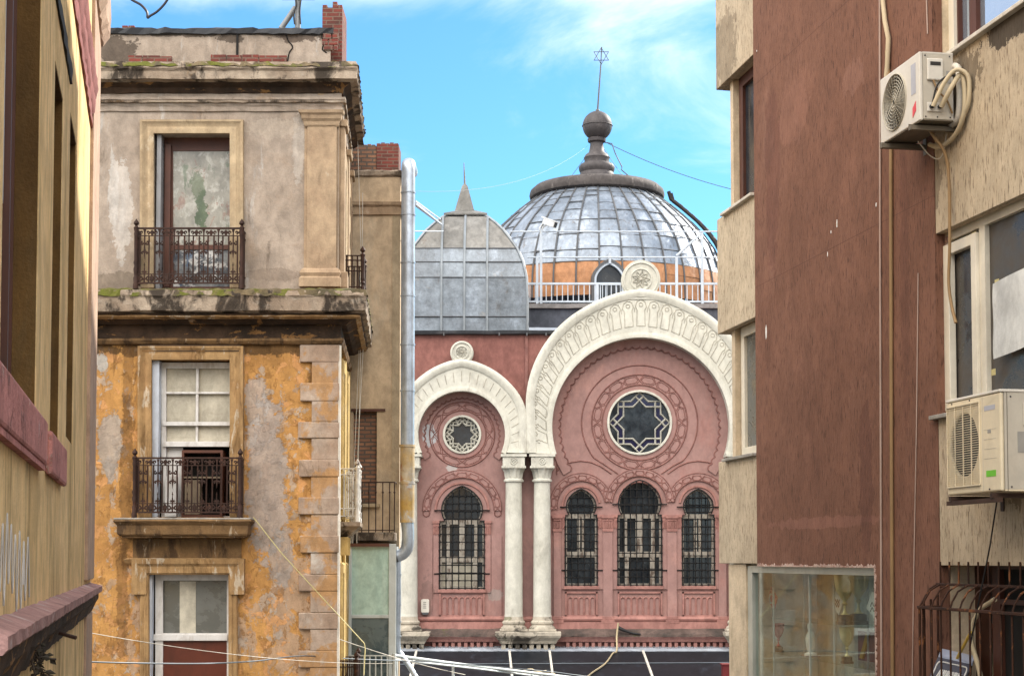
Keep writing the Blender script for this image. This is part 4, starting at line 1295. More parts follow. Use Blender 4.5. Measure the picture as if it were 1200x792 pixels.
rb = thing('crate', 'dark red plastic crate at the right end of the dark canopy', 'crate', (S.x(853, 785), -6.2, -5.2), S)
RF = Frame(0, YS - 6.2, 1, 0)
x0, x1 = RF.x(847.5, 785), RF.x(862, 785); z0, z1 = -5.2, RF.z(850, 777.5)
MB().box(x0, x1, 0, .5, z0, z1 - .05).build('crate_body', M['redplastic'], rb, RF, bevel=.01)
MB().box(x0 - .04, x1 + .04, -.03, .53, z1 - .05, z1).build('crate_rim', M['redplastic'], rb, RF, bevel=.01)
MB().box(x0 - .3, x1 + .8, -.2, .8, -14, z0 - .003).build('kiosk', M['gutter'], None, RF)
tag(bpy.data.objects['kiosk'], 'low dark roof block under the red crate by the canopy', 'kiosk')

rp = thing('rope', 'pale frayed rope hanging from the mossy ledge below the arched windows', 'rope', (sx(715), -.6, sz(792)), S)
pts = smooth_path([Vector((sx(722), -.5, sz(737))), Vector((sx(723), -.55, sz(729))), Vector((sx(721), -.62, sz(744))), Vector((sx(720), -1.05, sz(760)))] + [onc(a_, b_) + Vector((0, -.9, .05)) for a_, b_ in ((718, 767), (709, 779), (692, 791), (684, 800))], 5)
MB().tube(pts, .032, 6).build('strand', M['rope'], rp, S, smooth=60)
bag = MB().tube(smooth_path([Vector((sx(722), -.5, sz(734))), Vector((sx(730), -.52, sz(737.5))), Vector((sx(739), -.5, sz(740.5))), Vector((sx(749), -.5, sz(742)))], 5), .075, 7, r2=.03)
bag.build('tied_end', M['black'], rp, S, smooth=60)

# ================================================================== old corner house with iron balconies
YH = FPX / 65.0
H = Frame(0, YH, 1, 0)
def hx(px, py=400, d=0.0): return H.l(px, py, d)[0]
def hz(py, d=0.0): return H.l(300, py, d)[1]
def hp(pts, d=0.0): return [H.l(a, b, d) for a, b in pts]
hs = thing('corner_house', 'weathered old corner house, taupe above and peeling orange below, with iron balconies', 'house', (-5, 2, -6.5), H)
XC = hx(397, 400); XL = hx(20, 400)
SDX = -0.065
SD = Frame(XC, YH, SDX, 1)          # side facade, x away from the corner
LS = 4.4
ENDP = (XC + SDX * LS, LS)
XCU = hx(397.5, 230)
def bl(px, py): return (hx(px, py) + 5, -2, hz(py) + 6.5)
M['taupe'] = plaster('taupe_plaster', (.345, .285, .235), (.285, .232, .188), .9,
    [((.44, .42, .40), 1.4, (2.2, 2.2, .4), .58, .68, .6, 1.0), ((.10, .075, .055), 2.2, (2.0, 2.0, .5), .58, .72, .65, 2.0), ((.30, .21, .14), .8, (1, 1, 1), .55, .7, .5, 4.0)],
    [((.48, .45, .42), bl(143, 245), (.20, 3, .95), .6, 5.0), ((.48, .45, .42), bl(133, 225), (.10, 3, .7), .7, 6.0), ((.15, .12, .09), bl(150, 330), (.8, 3, .18), .6, 4.0), ((.17, .13, .10), bl(320, 322), (.6, 3, .12), .4, 5.0), ((.40, .36, .32), bl(350, 170), (.12, 3, .7), .6, 5.0), ((.39, .33, .27), bl(320, 150), (.5, 3, .2), .5, 4.0),
     ((.06, .045, .035), bl(130, 55), (.5, 3, .28), .8, 4.0), ((.06, .045, .035), bl(268, 42), (.25, 3, .12), .8, 6.0), ((.07, .05, .04), bl(350, 40), (.5, 3, .13), .8, 6.0), ((.08, .06, .045), bl(215, 37), (.9, 3, .07), .8, 6.0)], bump=.45, peel=.25)
M['ochre'] = plaster('ochre_plaster', (.46, .245, .08), (.37, .19, .062), 1.1,
    [((.32, .27, .235), .75, (1, 1, .7), .545, .56, .5, 1.3), ((.38, .34, .30), 2.6, (1.2, 1.2, .8), .575, .59, .6, 6.1), ((.53, .27, .11), 3.6, (1, 1, 1), .555, .57, .8, 9.0), ((.24, .115, .035), 5.0, (1, 1, .8), .56, .58, .6, 19.0),
     ((.11, .055, .018), 1.5, (2.6, 2.6, .45), .54, .72, .8, 2.0), ((.52, .36, .23), 4.5, (1, 1, 1), .625, .635, .8, 12.0)],
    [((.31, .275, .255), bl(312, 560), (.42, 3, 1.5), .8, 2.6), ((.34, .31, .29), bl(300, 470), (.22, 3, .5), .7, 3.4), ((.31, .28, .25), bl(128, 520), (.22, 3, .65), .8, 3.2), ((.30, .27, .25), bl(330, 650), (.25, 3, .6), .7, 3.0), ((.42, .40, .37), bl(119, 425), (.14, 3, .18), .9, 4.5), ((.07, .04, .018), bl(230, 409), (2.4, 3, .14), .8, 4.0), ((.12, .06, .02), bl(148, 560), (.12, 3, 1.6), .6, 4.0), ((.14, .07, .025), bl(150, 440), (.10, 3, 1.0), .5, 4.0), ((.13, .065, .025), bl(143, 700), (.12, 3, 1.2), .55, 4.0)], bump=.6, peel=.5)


def rect(x0, x1, y0, y1, f=hp): return f([(x0, y1), (x1, y1), (x1, y0), (x0, y0)])

# walls
u = MB().prism(hp([(20, 352), (397, 352), (397, 100), (20, 100)]), 0, .4, [rect(180.5, 270.5, 157, 338)])
u.build('upper_wall', M['taupe'], hs, H)
lo = MB().prism([(XL, -6.5), (XC, -6.5), (XC, hz(380)), (XL, hz(380))], .012, .4, [rect(178, 270.5, 421, 606), rect(175, 269, 672, 800)])
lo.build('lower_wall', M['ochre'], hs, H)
b = MB()
b.box(XL, XC - .45, .85, LS, -6.5, hz(75)); b.build('core_wall', M['black_hole'], hs, H)
def sdz(py, s): 
    w = SD.world(s, 0, 0); return (655 - py) * w.y / FPX * 1.0
# side wall with windows
SW = [(1.15, 1.95), (2.9, 3.6)]
zu0, zu1 = hz(340), hz(180)
hl = [[(a, hz(338) + .02), (c, hz(338) + .02), (c, hz(172)), (a, hz(172))] for a, c in SW]
b = MB().prism([(0.002, hz(352)), (LS, hz(352)), (LS, hz(100)), (0.002, hz(100))], 0.002, .4, hl)
b.build('side_wall', M['pilaster'], hs, SD)
hl2 = [[(a, hz(606)), (c, hz(606)), (c, hz(425)), (a, hz(425))] for a, c in SW] + [[(a, hz(800)), (c, hz(800)), (c, hz(672)), (a, hz(672))] for a, c in SW]
b = MB().prism([(0.002, -6.5), (LS, -6.5), (LS, hz(380)), (0.002, hz(380))], 0.014, .4, hl2)
b.build('side_wall', M['side_yellow'], hs, SD)
for (a, c), (za, zb) in [(q, r) for q in SW for r in ((hz(338), hz(172)), (hz(606), hz(425)), (hz(800), hz(672)))]:
    o = MB().prism([(a, za), (c, za), (c, zb), (a, zb)], .22, .28, [[(a + .07, za + .07), (c - .07, za + .07), (c - .07, zb - .07), (a + .07, zb - .07)]]).build('side_window', M['wood_white'], hs, SD)
    MB().box(a, c, .29, .31, za, zb).build('pane', M['glass_haze'], o, SD)
    s = MB().sweep_xz([(a, za), (a, zb), (c, zb), (c, za)], [(0, -.05), (.16, -.07), (.2, -.03), (.2, .013), (0, .013)])
    s.build('side_surround', M['surround'] if za > 3 else M['side_yellow'], hs, SD)
MB().box(LS - .35, LS, -.06, .0, -6.5, hz(405)).build('side_pilaster', M['side_yellow'], hs, SD)
MB().box(2.2, 2.6, -.05, .0, -6.5, hz(405)).build('side_pilaster', M['side_yellow'], hs, SD)
for s0, s1 in ((.05, .55), (2.2, 2.65), (3.9, LS)):
    o = MB().box(s0, s1, -.09, .0, hz(335), hz(148)).build('side_pilaster', M['pilaster'], hs, SD, bevel=.01)
    MB().box(s0 - .05, s1 + .05, -.14, .0, hz(148), hz(140)).build('pilaster_capital', M['pilaster'], o, SD, bevel=.02)
    MB().box(s0 - .05, s1 + .05, -.15, .0, hz(337), hz(318)).build('pilaster_base', M['pilaster'], o, SD, bevel=.02)

# parapet
zt0, zt1 = hz(80), hz(33, -.12)
SET = .10
path = [(XL, SET), (XC - .02, SET), (ENDP[0] - .02, 1.6)]
b = MB().sweep_plan([(XL, .12), (XC - .20, .12), (XC - .28, 1.1)], [(0, zt0), (0, zt1 - .10), (-.30, zt1 - .10), (-.30, zt0)], .006, .3)
par = b.build('parapet', M['taupe'], hs, H)
b = MB().sweep_plan([(XL, .12), (XC - .20, .12), (XC - .28, 1.1)], [(.05, zt1 - .12), (.06, zt1 - .02), (-.02, zt1), (-.34, zt1), (-.34, zt1 - .1), (0, zt1 - .13)], .018, .12)
b.build('coping', M['gutter'], par, H)
# brick showing through the parapet
b = MB()
for (x0, x1, y0, y1) in ((149, 165, 67, 72), (166, 186, 67, 72.5), (186, 200, 68, 72), (246, 264, 66, 72), (265, 282, 66.5, 72), (283, 302, 66, 72), (303, 335, 67, 71)):
    b.box(hx(x0, 70), hx(x1, 70), .085, .13, hz(y1 + 2, -.12), hz(y0 - 1, -.12))
for (x0, x1, y0, y1) in ((378, 388, 37, 44), (389, 396.5, 37, 44), (377, 384, 44.5, 51), (385, 396, 44.5, 51), (379, 390, 51.5, 57), (391, 395.5, 51.5, 57)):
    b.box(hx(x0, 45), hx(x1 - .6, 45), .08, .13, hz(y1), hz(y0))
b.build_each('bare_brick', M['brick_red'], par, H)
b = MB()
b.box(hx(277, 50) - .02, hx(277, 50) + .02, .09, .13, zt0, zt1 - .1)
crack = smooth_path([Vector((hx(333, 50), .112, hz(36))), Vector((hx(337, 50), .112, hz(46))), Vector((hx(342, 50), .112, hz(53))), Vector((hx(338, 50), .112, hz(60))), Vector((hx(336, 50), .112, hz(72)))], 4)
b.tube(crack, .012, 4)
crack = smooth_path([Vector((hx(376, 50), .112, hz(40))), Vector((hx(378, 50), .112, hz(50))), Vector((hx(377, 50), .112, hz(56))), Vector((hx(382, 50), .112, hz(60)))], 4)
b.tube(crack, .012, 4)
b.build_each('crack', M['black_hole'], par, H)

CP = [(XL, 0), (XC, 0), ENDP]
# crown cornice
b = MB().sweep_plan(CP, [(0, hz(72, .32)), (.30, hz(72, .32)), (.34, hz(80, .32)), (.30, hz(83, .32)), (.32, hz(92.5, .32)), (.26, hz(93, .3)), (.20, hz(96, .2)), (0, hz(96, .2))][::-1], .010, .2)
crown = b.build('crown_cornice', M['cornice'], hs, H)
b = MB().sweep_plan(CP, [(.345, hz(78, .33)), (.30, hz(72.4, .33)), (-.1, hz(72, .33)), (-.1, hz(77, .33))][::-1], .02, .10)
b.build('moss', M['moss'], crown, H)
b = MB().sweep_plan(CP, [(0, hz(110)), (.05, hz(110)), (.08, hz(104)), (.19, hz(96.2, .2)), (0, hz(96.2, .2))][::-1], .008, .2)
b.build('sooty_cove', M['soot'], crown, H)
b = MB().sweep_plan(CP, [(0, hz(131)), (.03, hz(131)), (.04, hz(126)), (.06, hz(124)), (.07, hz(120)), (.10, hz(118.5)), (.10, hz(115.5)), (.03, hz(115)), (.02, hz(110.1)), (0, hz(110.1))][::-1], .007, .2)
b.build('architrave', M['taupe'], hs, H)
MB().sweep_plan(CP, [(.02, hz(122)), (.108, hz(122)), (.108, hz(119.6)), (.02, hz(119))][::-1], .01, .12).build('stained_fillet', M['cornice'], hs, H)
# big pilaster at the corner
x0, x1 = hx(360, 230), XCU - .02
b = MB().box(x0, x1 - .02, -.07, .0, hz(316), hz(148))
pil = b.build('pilaster', M['pilaster'], hs, H, bevel=.012)
MB().box(x0 - .05, x0 + .05, -.035, .0, hz(316), hz(131)).build('pilaster_edge', M['pilaster'], pil, H)
b = MB().sweep_plan([(x0 - .04, 0), (x0 - .04, -.07), (x1 + .0, -.07), (x1, 0)], [(0, hz(150)), (.02, hz(148)), (.03, hz(144)), (.06, hz(141)), (.07, hz(137)), (.10, hz(135)), (.11, hz(131.5)), (0, hz(131.2))], .004, .15)
b.box(x0 - .03, x1 - .01, -.06, .0, hz(149), hz(131.3))
b.build('pilaster_capital', M['pilaster'], pil, H)
b = MB().sweep_plan([(x0 - .05, 0), (x0 - .05, -.08), (x1, -.08), (x1, 0)], [(0, hz(337)), (.07, hz(337)), (.07, hz(327)), (.04, hz(325)), (.065, hz(321)), (.04, hz(317)), (0, hz(315))], .003, .2)
b.box(x0 - .04, x1 - .01, -.07, .0, hz(337), hz(316))
b.build('pilaster_base', M['pilaster'], pil, H)

# belt cornice between the storeys
b = MB().sweep_plan(CP, [(0, hz(339.5, .5)), (.50, hz(340, .5)), (.52, hz(346, .5)), (.50, hz(349, .5)), (.50, hz(364, .5)), (.40, hz(366, .5)), (0, hz(366, .5))], .012, .16)
belt = b.build('belt_cornice', M['cornice'], hs, H)
b = MB().sweep_plan(CP, [(.525, hz(346.5, .5)), (.50, hz(339, .5)), (.35, hz(338.6, .3)), (.35, hz(347, .5))], .015, .09)
b.build('moss', M['moss'], belt, H)
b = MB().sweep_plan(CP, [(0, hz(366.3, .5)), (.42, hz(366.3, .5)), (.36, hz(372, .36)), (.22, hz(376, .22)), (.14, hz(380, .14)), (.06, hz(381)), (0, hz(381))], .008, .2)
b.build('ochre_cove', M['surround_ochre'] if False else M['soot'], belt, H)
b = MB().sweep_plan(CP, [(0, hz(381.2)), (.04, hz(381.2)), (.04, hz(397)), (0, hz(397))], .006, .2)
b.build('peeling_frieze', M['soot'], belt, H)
b = MB().sweep_plan(CP, [(0, hz(397.2)), (.09, hz(397.2)), (.10, hz(400)), (.06, hz(403.5)), (0, hz(404.5))], .006, .2)
b.build('string_moulding', M['slab_brown'], belt, H)
b = MB().sweep_plan(CP, [(.39, hz(368.5, .39)), (.395, hz(371, .39)), (.32, hz(374, .3)), (.30, hz(373, .3))], .006, .2)
b.build('ochre_fillet', M['surround_ochre'], belt, H)
# quoins
ys = [(404.6, 424)] + [(449.5 + 44.6 * i, 469.5 + 44.6 * i) for i in range(12)]
for (y0, y1) in ys:
    MB().box(hx(351 + rnd.uniform(-2.2, 1.5), y0), XC + .03, -.05 - rnd.uniform(0, .012), .011, hz(y1 + rnd.uniform(-1, 1)), hz(y0 + rnd.uniform(-1, 1))).build('quoin', M['quoin'], hs, H, bevel=.018)
for i in range(len(ys) - 1):
    MB().box(hx(365.5, 500), XC + .028, -.046, .011, hz(ys[i + 1][0]) + .002, hz(ys[i][1]) - .002).build('quoin', M['quoin'], hs, H, bevel=.006)
MB().box(XC + .005, XC + .045, -.055, .02, -6.5, hz(405)).build('corner_bead', M['marble_pale'], hs, H)

# front windows
def surround(pts, prof, mat, name='window_surround'):
    return MB().sweep_xz(hp(pts), prof).build(name, mat, hs, H, smooth=30)
# upper french window: surround, jamb, door with pale decorated glass
SP = [(0, -.03), (0, -.075), (.05, -.085), (.10, -.075), (.12, -.06), (.17, -.07), (.21, -.10), (.245, -.10), (.25, .0), (0, .0)]
sur = surround([(181, 338), (181, 157.5), (270, 157.5), (270, 338)], SP, M['surround'])
sur2 = surround([(178.5, 606), (178.5, 422), (270, 422), (270, 606)], SP, M['surround_ochre'])
b = MB().prism(rect(165, 283, 404.6, 412.5), -.07, .01); b.build('window_head', M['soot'], sur2, H)
# upper window
w1 = MB().prism(rect(180.5, 270.5, 157, 338), .28, .36, [rect(199, 268, 172.5, 283.5), rect(199, 268, 289, 333)]).build('french_window', M['wood_dark'], hs, H)
pan = plaster('etched_stained_glass', (.30, .29, .25), (.24, .23, .20), 3.5,
    [((.42, .41, .37), 4.5, (1, 1, .8), .50, .60, .8, 1.), ((.24, .155, .125), 3.6, (1.2, 1, .9), .57, .64, .8, 5.), ((.12, .155, .10), 3.0, (1.6, 1, .6), .60, .66, .75, 9.)],
    [((.05, .085, .035), (hx(232, 245) + 5, 0, hz(243) + 6.5), (.13, 3, .55), .85, 6.0), ((.10, .13, .07), (hx(228, 215) + 5, 0, hz(210) + 6.5), (.16, 3, .4), .7, 5.0)], rough=.15, bump=.15, spec=.5, grain=.03)
MB().prism(rect(199, 268, 172.5, 283.5), .30, .31).build('stained_pane', pan, w1, H)
low = plaster('lower_cloth_panes', (.20, .21, .22), (.05, .06, .08), 3, [((.50, .50, .50), 3.5, (1, 1, 1.3), .52, .58, .9, 1.), ((.05, .09, .16), 3.0, (1.6, 1, .6), .54, .60, .8, 9.)], rough=.15, bump=.1, spec=.5)
MB().prism(rect(199, 268, 289, 333), .30, .31).build('lower_pane', low, w1, H)
MB().box(hx(181), hx(186), .02, .275, hz(338), hz(157.5)).build('window_lining', M['lining_grey'], w1, H)
MB().box(hx(190, 250), hx(196.5, 250), .20, .285, hz(334), hz(166)).build('shutter_edge', M['wood_dark'], w1, H)
# lower sash window
w2 = MB().prism(rect(186, 270.3, 423, 606), .22, .28, [rect(191.5, 266.5, 430, 493), rect(191.5, 266.5, 497.5, 516.5), rect(191.5, 266.5, 522.5, 604)]).build('sash_window', M['wood_white'], hs, H)
b = MB(); b.box(hx(227.2), hx(230.4), .225, .27, hz(493), hz(430)); b.box(hx(227.4), hx(230.2), .228, .272, hz(517), hz(497))
b.box(hx(191), hx(267), .215, .275, hz(460), hz(457.6)); b.box(hx(189), hx(268), .19, .29, hz(497.6), hz(493)); b.box(hx(190), hx(268), .18, .29, hz(522.5), hz(516.3))
b.build_each('glazing_bar', M['wood_white'], w2, H, bevel=.006)
b = MB().box(hx(190.5), hx(267), .285, .30, hz(517), hz(429)); b.build('blind', M['blind'], w2, H)
for i in range(0): pass
MB().box(hx(178), hx(186.5), .03, .22, hz(606), hz(422.5)).build('window_lining', M['wood_blue'], w2, H)
MB().box(hx(190), hx(268), .80, .82, hz(606), hz(520)).build('dark_room', M['black_hole'], w2, H)
MB().box(hx(191), hx(210, 560), .30, .33, hz(605), hz(523)).build('shutter_leaf', M['wood_white'], w2, H)
# things stored behind the lower balcony rail
cab = thing('storage_cabinet', 'dark open cabinet standing in the white sash window behind the lower balcony', 'cabinet', (hx(238), .1, hz(606)), H)
x0, x1, z0, z1 = hx(212, 565), hx(260, 565), hz(606), hz(527)
b = MB().prism([(x0, z0), (x1, z0), (x1, z1), (x0, z1)], .05, .45, [[(x0 + .04, z0 + .05), (x1 - .04, z0 + .05), (x1 - .04, z1 - .05), (x0 + .04, z1 - .05)]])
b.build('cabinet_frame', M['wood_dark'], cab, H)
MB().box(x0, x1, .46, .48, z0, z1).build('back_board', M['black_hole'], cab, H)
b = MB().box(x0 + .04, x1 - .04, .06, .45, hz(560), hz(558)); b.build('shelf', M['box_wood'], cab, H)
MB().box(x0 + .06, x0 + .33, .055, .3, z0 + .06, hz(562)).build('panel', M['box_wood'], cab, H)
MB().box(hx(196), hx(209), -.05, .12, hz(605), hz(558)).build('leaning_board', M['wood_white'], None, H)
tag(bpy.data.objects['leaning_board'], 'flaking white board leaning in the window opening left of the dark cabinet', 'board')
# lowest window
sur3 = surround([(175, 800), (175, 673), (268.5, 673), (268.5, 800)], [(0, -.03), (0, -.07), (.06, -.08), (.08, -.06), (.14, -.07), (.16, -.05), (.16, 0), (0, 0)], M['surround_ochre'])
b = MB().sweep_xz(hp([(164, 696), (164, 662), (279.5, 662), (279.5, 696)]), [(-.14, -.06), (-.14, -.10), (-.02, -.10), (.03, -.13), (.12, -.14), (.12, 0), (-.14, 0)])
b.build('eared_architrave', M['surround_ochre'], sur3, H)
w3 = MB().prism(rect(179, 269, 672, 800), .20, .26, [rect(188, 263.5, 680, 742), rect(188, 263.5, 751, 799)]).build('sash_window', M['wood_white'], hs, H)
MB().box(hx(181), hx(268), .17, .27, hz(751), hz(743.5)).build('meeting_rail', M['wood_white'], w3, H, bevel=.01)
MB().prism(rect(187, 264, 679, 743), .275, .29).build('pane', M['glass_grey'], w3, H)
b = MB().prism(rect(207, 226, 681, 742), .268, .2735); b.build('bright_reflection_strip', M['blind'], w3, H)
MB().prism(rect(187, 264, 750, 800), .23, .25).build('red_board', M['board_red'], w3, H)
MB().box(hx(175), hx(181), .03, .2, hz(800), hz(673.5)).build('window_lining', M['wood_blue'], w3, H)
# recessed panel above the lowest window
b = MB().prism(rect(156, 283, 631, 654), -.035, .01); b.build('frieze_panel', M['slab_brown'], hs, H, bevel=.008)
MB().sweep_plan([(hx(153), 0), (hx(153), -.04), (hx(284), -.04), (hx(284), 0)], [(0, hz(661)), (.03, hz(659)), (.06, hz(655)), (0, hz(653.5))]).build('small_cornice', M['surround_ochre'], hs, H)

# balcony slab below the sash window
bx0, bx1 = hx(147, 620), hx(291, 620)
b = MB().sweep_plan([(bx0, 0.01), (bx0, -.34), (bx1, -.34), (bx1, 0.01)], [(-.1, hz(609)), (.10, hz(608.5)), (.12, hz(611)), (.10, hz(613)), (.06, hz(616)), (.05, hz(626)), (.02, hz(628)), (-.1, hz(630.5))], .006, .15)
b.box(bx0 + .02, bx1 - .02, -.33, .01, hz(630), hz(609.4))
slab = b.build('balcony_slab', M['slab_brown'], hs, H)
b = MB().box(bx0 - .11, bx1 + .11, -.45, -.0, hz(609), hz(607.2)); b.build('slab_top', M['marble'], slab, H, bevel=.006)


def spiral(c, r, turns, s, a0, y, n=14):
    pts = []
    for i in range(n + 1):
        t = i / n
        rr = r * (1 - .78 * t); a = a0 + s * 2 * PI * turns * t
        pts.append((c[0] + rr * math.cos(a), y, c[1] + rr * math.sin(a)))
    return pts


def balcony_rail(fr, x0, x1, z0, z1, y, mat, units, parent, returns=.34):
    """cast iron railing: bars, drop ornaments with scrolls, palmettes and scroll bands"""
    b = MB(); h = z1 - z0; w = (x1 - x0) / units
    def flat(pts, yy, t=.008): b.prism(pts, yy - t, yy + t)
    for zz, r in ((z1, .016), (z1 - h * .13, .008), (z0 + h * .045, .014), (z0 + h * .20, .009)):
        b.box(x0, x1, y - r, y + r, zz - r, zz + r)
    for i in range(units):
        c = x0 + w * (i + .5)
        for s in (-1, 1):
            b.tube([(c + s * w * .30, y, z0 + h * .05), (c + s * w * .30, y, z1 - h * .12)], .015, 5)
            b.tube(spiral((c + s * w * .155, z1 - h * .26), w * .13, .95, -s, PI / 2 if s > 0 else PI / 2, y), .015, 5)
            b.tube(spiral((c + s * w * .12, z1 - h * .42), w * .09, .8, s, -PI / 2, y, 10), .015, 5)
            # top band
            b.tube(spiral((c + s * w * .22, z1 - h * .07), w * .12, .9, s, -PI / 2, y, 12), .015, 5)
            flat([(c + s * w * .5, z1 - h * .02), (c + s * w * .38, z1 - h * .06), (c + s * w * .44, z1 - h * .12), (c + s * w * .5, z1 - h * .125)], y)
            # bottom band
            b.tube(spiral((c + s * w * .25, z0 + h * .12), w * .15, .95, s, PI / 2, y, 14), .015, 5)
            b.tube(spiral((c + s * w * .44, z0 + h * .10), w * .07, .9, -s, PI / 2, y, 10), .015, 5)
        b.tube([(c, y, z0 + h * .05), (c, y, z0 + h * .30)], .013, 5)
        b.tube([(c, y, z1 - h * .02), (c, y, z1 - h * .42)], .013, 5)
        flat([(c, z1 - h * .54), (c + w * .05, z1 - h * .44), (c + w * .09, z1 - h * .37), (c, z1 - h * .40), (c - w * .09, z1 - h * .37), (c - w * .05, z1 - h * .44)], y)
        flat([(c - w * .10, z1 - h * .02), (c, z1 - h * .125), (c + w * .10, z1 - h * .02)], y)
        for s in (-1, 1):
            b.tube(spiral((c + s * w * .06, z0 + h * .115), w * .07, .9, -s, -PI / 2, y, 10), .012, 5)
            flat([(c + s * w * .5, z0 + h * .2), (c + s * w * .36, z0 + h * .15), (c + s * w * .42, z0 + h * .06), (c + s * w * .5, z0 + h * .05)], y)
            b.tube(spiral((c + s * w * .40, z1 - h * .07), w * .085, .9, -s, PI / 2, y, 10), .012, 5)
        # palmette
        for a in (-70, -38, 0, 38, 70):
            a = math.radians(a); L = w * .24
            bx_, bz_ = c, z0 + h * .22
            d = Vector((math.sin(a), math.cos(a))); n_ = Vector((d.y, -d.x))
            p = Vector((bx_, bz_))
            flat([tuple(p), tuple(p + d * L * .6 + n_ * L * .17), tuple(p + d * L), tuple(p + d * L * .6 - n_ * L * .17)], y)
        b.sphere((c, y, z0 + h * .36), .016, 6)
        b.tube([(c, y, z0 + h * .24), (c, y, z0 + h * .40)], .008, 5)
    o = b.build('balcony_railing', mat, parent, fr)
    for x in (x0 - .02, x1 + .02):
        b = MB()
        b.lathe((x, y, 0), [(.05, z0 - .06), (.05, z0 + .02), (.04, z0 + .05), (.045, z0 + .14), (.03, z0 + .17), (.033, z0 + .2), (.045, z0 + h * .30), (.03, z0 + h * .34), (.045, z0 + h * .40), (.034, z0 + h * .45), (.036, z1 - .14), (.045, z1 - .1), (.034, z1 - .06), (.05, z1 + .01), (.03, z1 + .03), (.022, z1 + .05), (.05, z1 + .085), (.045, z1 + .115), (.02, z1 + .145), (.008, z1 + .17)], 12)
        b.build('railing_post', mat, o, fr, smooth=40)
    for x in (x0 - .02, x1 + .02):
        b = MB()
        for zz in (z1 - .01, z1 - h * .13, z0 + h * .05, z0 + h * .2): b.tube([(x, y, zz), (x, y + returns, zz)], .013, 5)
        for q in (.25, .5, .75): b.tube([(x, y + returns * q, z0 + h * .05), (x, y + returns * q, z1)], .015, 5)
        b.build('railing_return', mat, o, fr)
    return o
balcony_rail(H, hx(161, 300, .4), hx(282, 300, .4), hz(335, .4), hz(268, .4), -.42, M['iron'], 7, hs, .40)
balcony_rail(H, hx(159, 570, .4), hx(280, 570, .4), hz(603, .4), hz(536.5, .4), -.40, M['iron'], 7, hs, .38)
# side balconies, seen almost edge on
balcony_rail(SD, 1.0, 2.1, hz(335), hz(287), -.40, M['iron'], 4, hs, .40)
balcony_rail(SD, .95, 2.15, hz(606), hz(545), -.32, M['iron_white'], 4, hs, .33)
b = MB().sweep_plan([(.85, 0), (.85, -.32), (2.25, -.32), (2.25, 0)], [(-.2, hz(610)), (.06, hz(610)), (.06, hz(615)), (0, hz(618)), (-.1, hz(624)), (-.25, hz(630))])
b.build('side_balcony_slab', M['cornice'], hs, SD)
b = MB()
for s in (1.0, 2.0): b.prism([(s, hz(628)), (s + .1, hz(628)), (s + .1, hz(650)), (s, hz(650))], -.15, .0)
b.build_each('corbel', M['side_yellow'], hs, SD)
# the low balcony rail at the bottom edge of the photo
balcony_rail(SD, .95, 2.15, hz(838), hz(777), -.32, M['iron'], 4, hs, .33)

# chimney
ch = Frame(hx(391.5, 30) + .05, YH + .45, 1, 0)
b = MB()
z0, zt = hz(110), (655 - 1.5) * (YH + .45) / FPX + 0
zt = ch.z(391, 3)
w0, w1 = ch.x(377.6, 40), ch.x(401, 40)
b.box(w0, w1, 0, .8, z0, zt - .1)
for i in range(4):
    for j in range(3): 
        if (i, j) != (1, 0): b.box(w0 + (w1 - w0) * i / 4 + .004, w0 + (w1 - w0) * (i + 1) / 4 - .004, .27 * j, .27 * (j + 1) - .01, zt - .102, zt - .02 + .03 * ((i * 7 + j * 3) % 3 - 1))
chm = b.build('chimney', M['brick_red'], hs, ch)
# small block at the left of the parapet
b = MB()
for x0, x1 in ((140, 147), (147.5, 155)): b.box(hx(x0, 30), hx(x1, 30) - .01, .2, .4, zt1 - .01, zt1 + .07)
b.build_each('loose_brick', M['brick_red'], par, H)

# antenna on the roof
AF = Frame(0, YH + .9, 1, 0)
an = thing('roof_antenna', 'grey pole antenna with cross arm and slanting stay behind the parapet', 'antenna', (AF.x(350, 20), 0, hz(40)), AF)
ax = lambda px: AF.x(px, 15)
az = lambda py: AF.z(350, py)
b = MB().tube([(ax(349), 0, az(60)), (ax(349), 0, az(-22))], .055, 8); b.build('mast', M['antenna'], an, AF, smooth=60)
b = MB().tube([(ax(329), .05, az(33)), (ax(346), .05, az(8))], .055, 8); b.build('stay', M['antenna'], an, AF, smooth=60)
b = MB().tube([(ax(331), -.05, az(.4)), (ax(369), -.05, az(.4))], .02, 5); b.tube([(ax(332), -.05, az(-8)), (ax(366), -.05, az(-8))], .02, 5)
b.build('cross_arm', M['black'], an, AF)
b = MB().tube(smooth_path([Vector((ax(346), -.06, az(30))), Vector((ax(345), -.07, az(18))), Vector((ax(348), -.07, az(6))), Vector((ax(344), -.06, az(-4)))], 5), .016, 5)
b.tube(smooth_path([Vector((ax(353), -.06, az(30))), Vector((ax(352), -.07, az(14))), Vector((ax(354), -.07, az(-4)))], 5), .014, 5)
b.build('aerial_lead', M['black'], an, AF)
for k_, (py, L) in enumerate(((78.5, 11), (113.5, 9), (152, 5))):
    f2 = Frame(0, YH + .6 + 1.4 * k_, 1, 0)
    b = MB()
    x0 = f2.x((404, 409, 418)[k_], py); x1 = f2.x((404, 409, 418)[k_] + L + 6, py); z = f2.z(410, py)
    b.tube([(x0, 0, z), (x1, 0, z)], .009, 4); b.tube([(x0, 0, z - .06), (x1 - .05, 0, z - .06)], .009, 4); b.tube([(x1 - .05, 0, z - .06), (x1, 0, z)], .008, 4)
    o = b.build('wall_hook', M['steelwire'], None, f2)
    tag(o, ('thin wire bracket just below the chimney at the cornice corner', 'middle thin wire bracket poking out of the crown cornice', 'lowest thin wire bracket at the far end of the crown cornice')[k_], 'bracket')

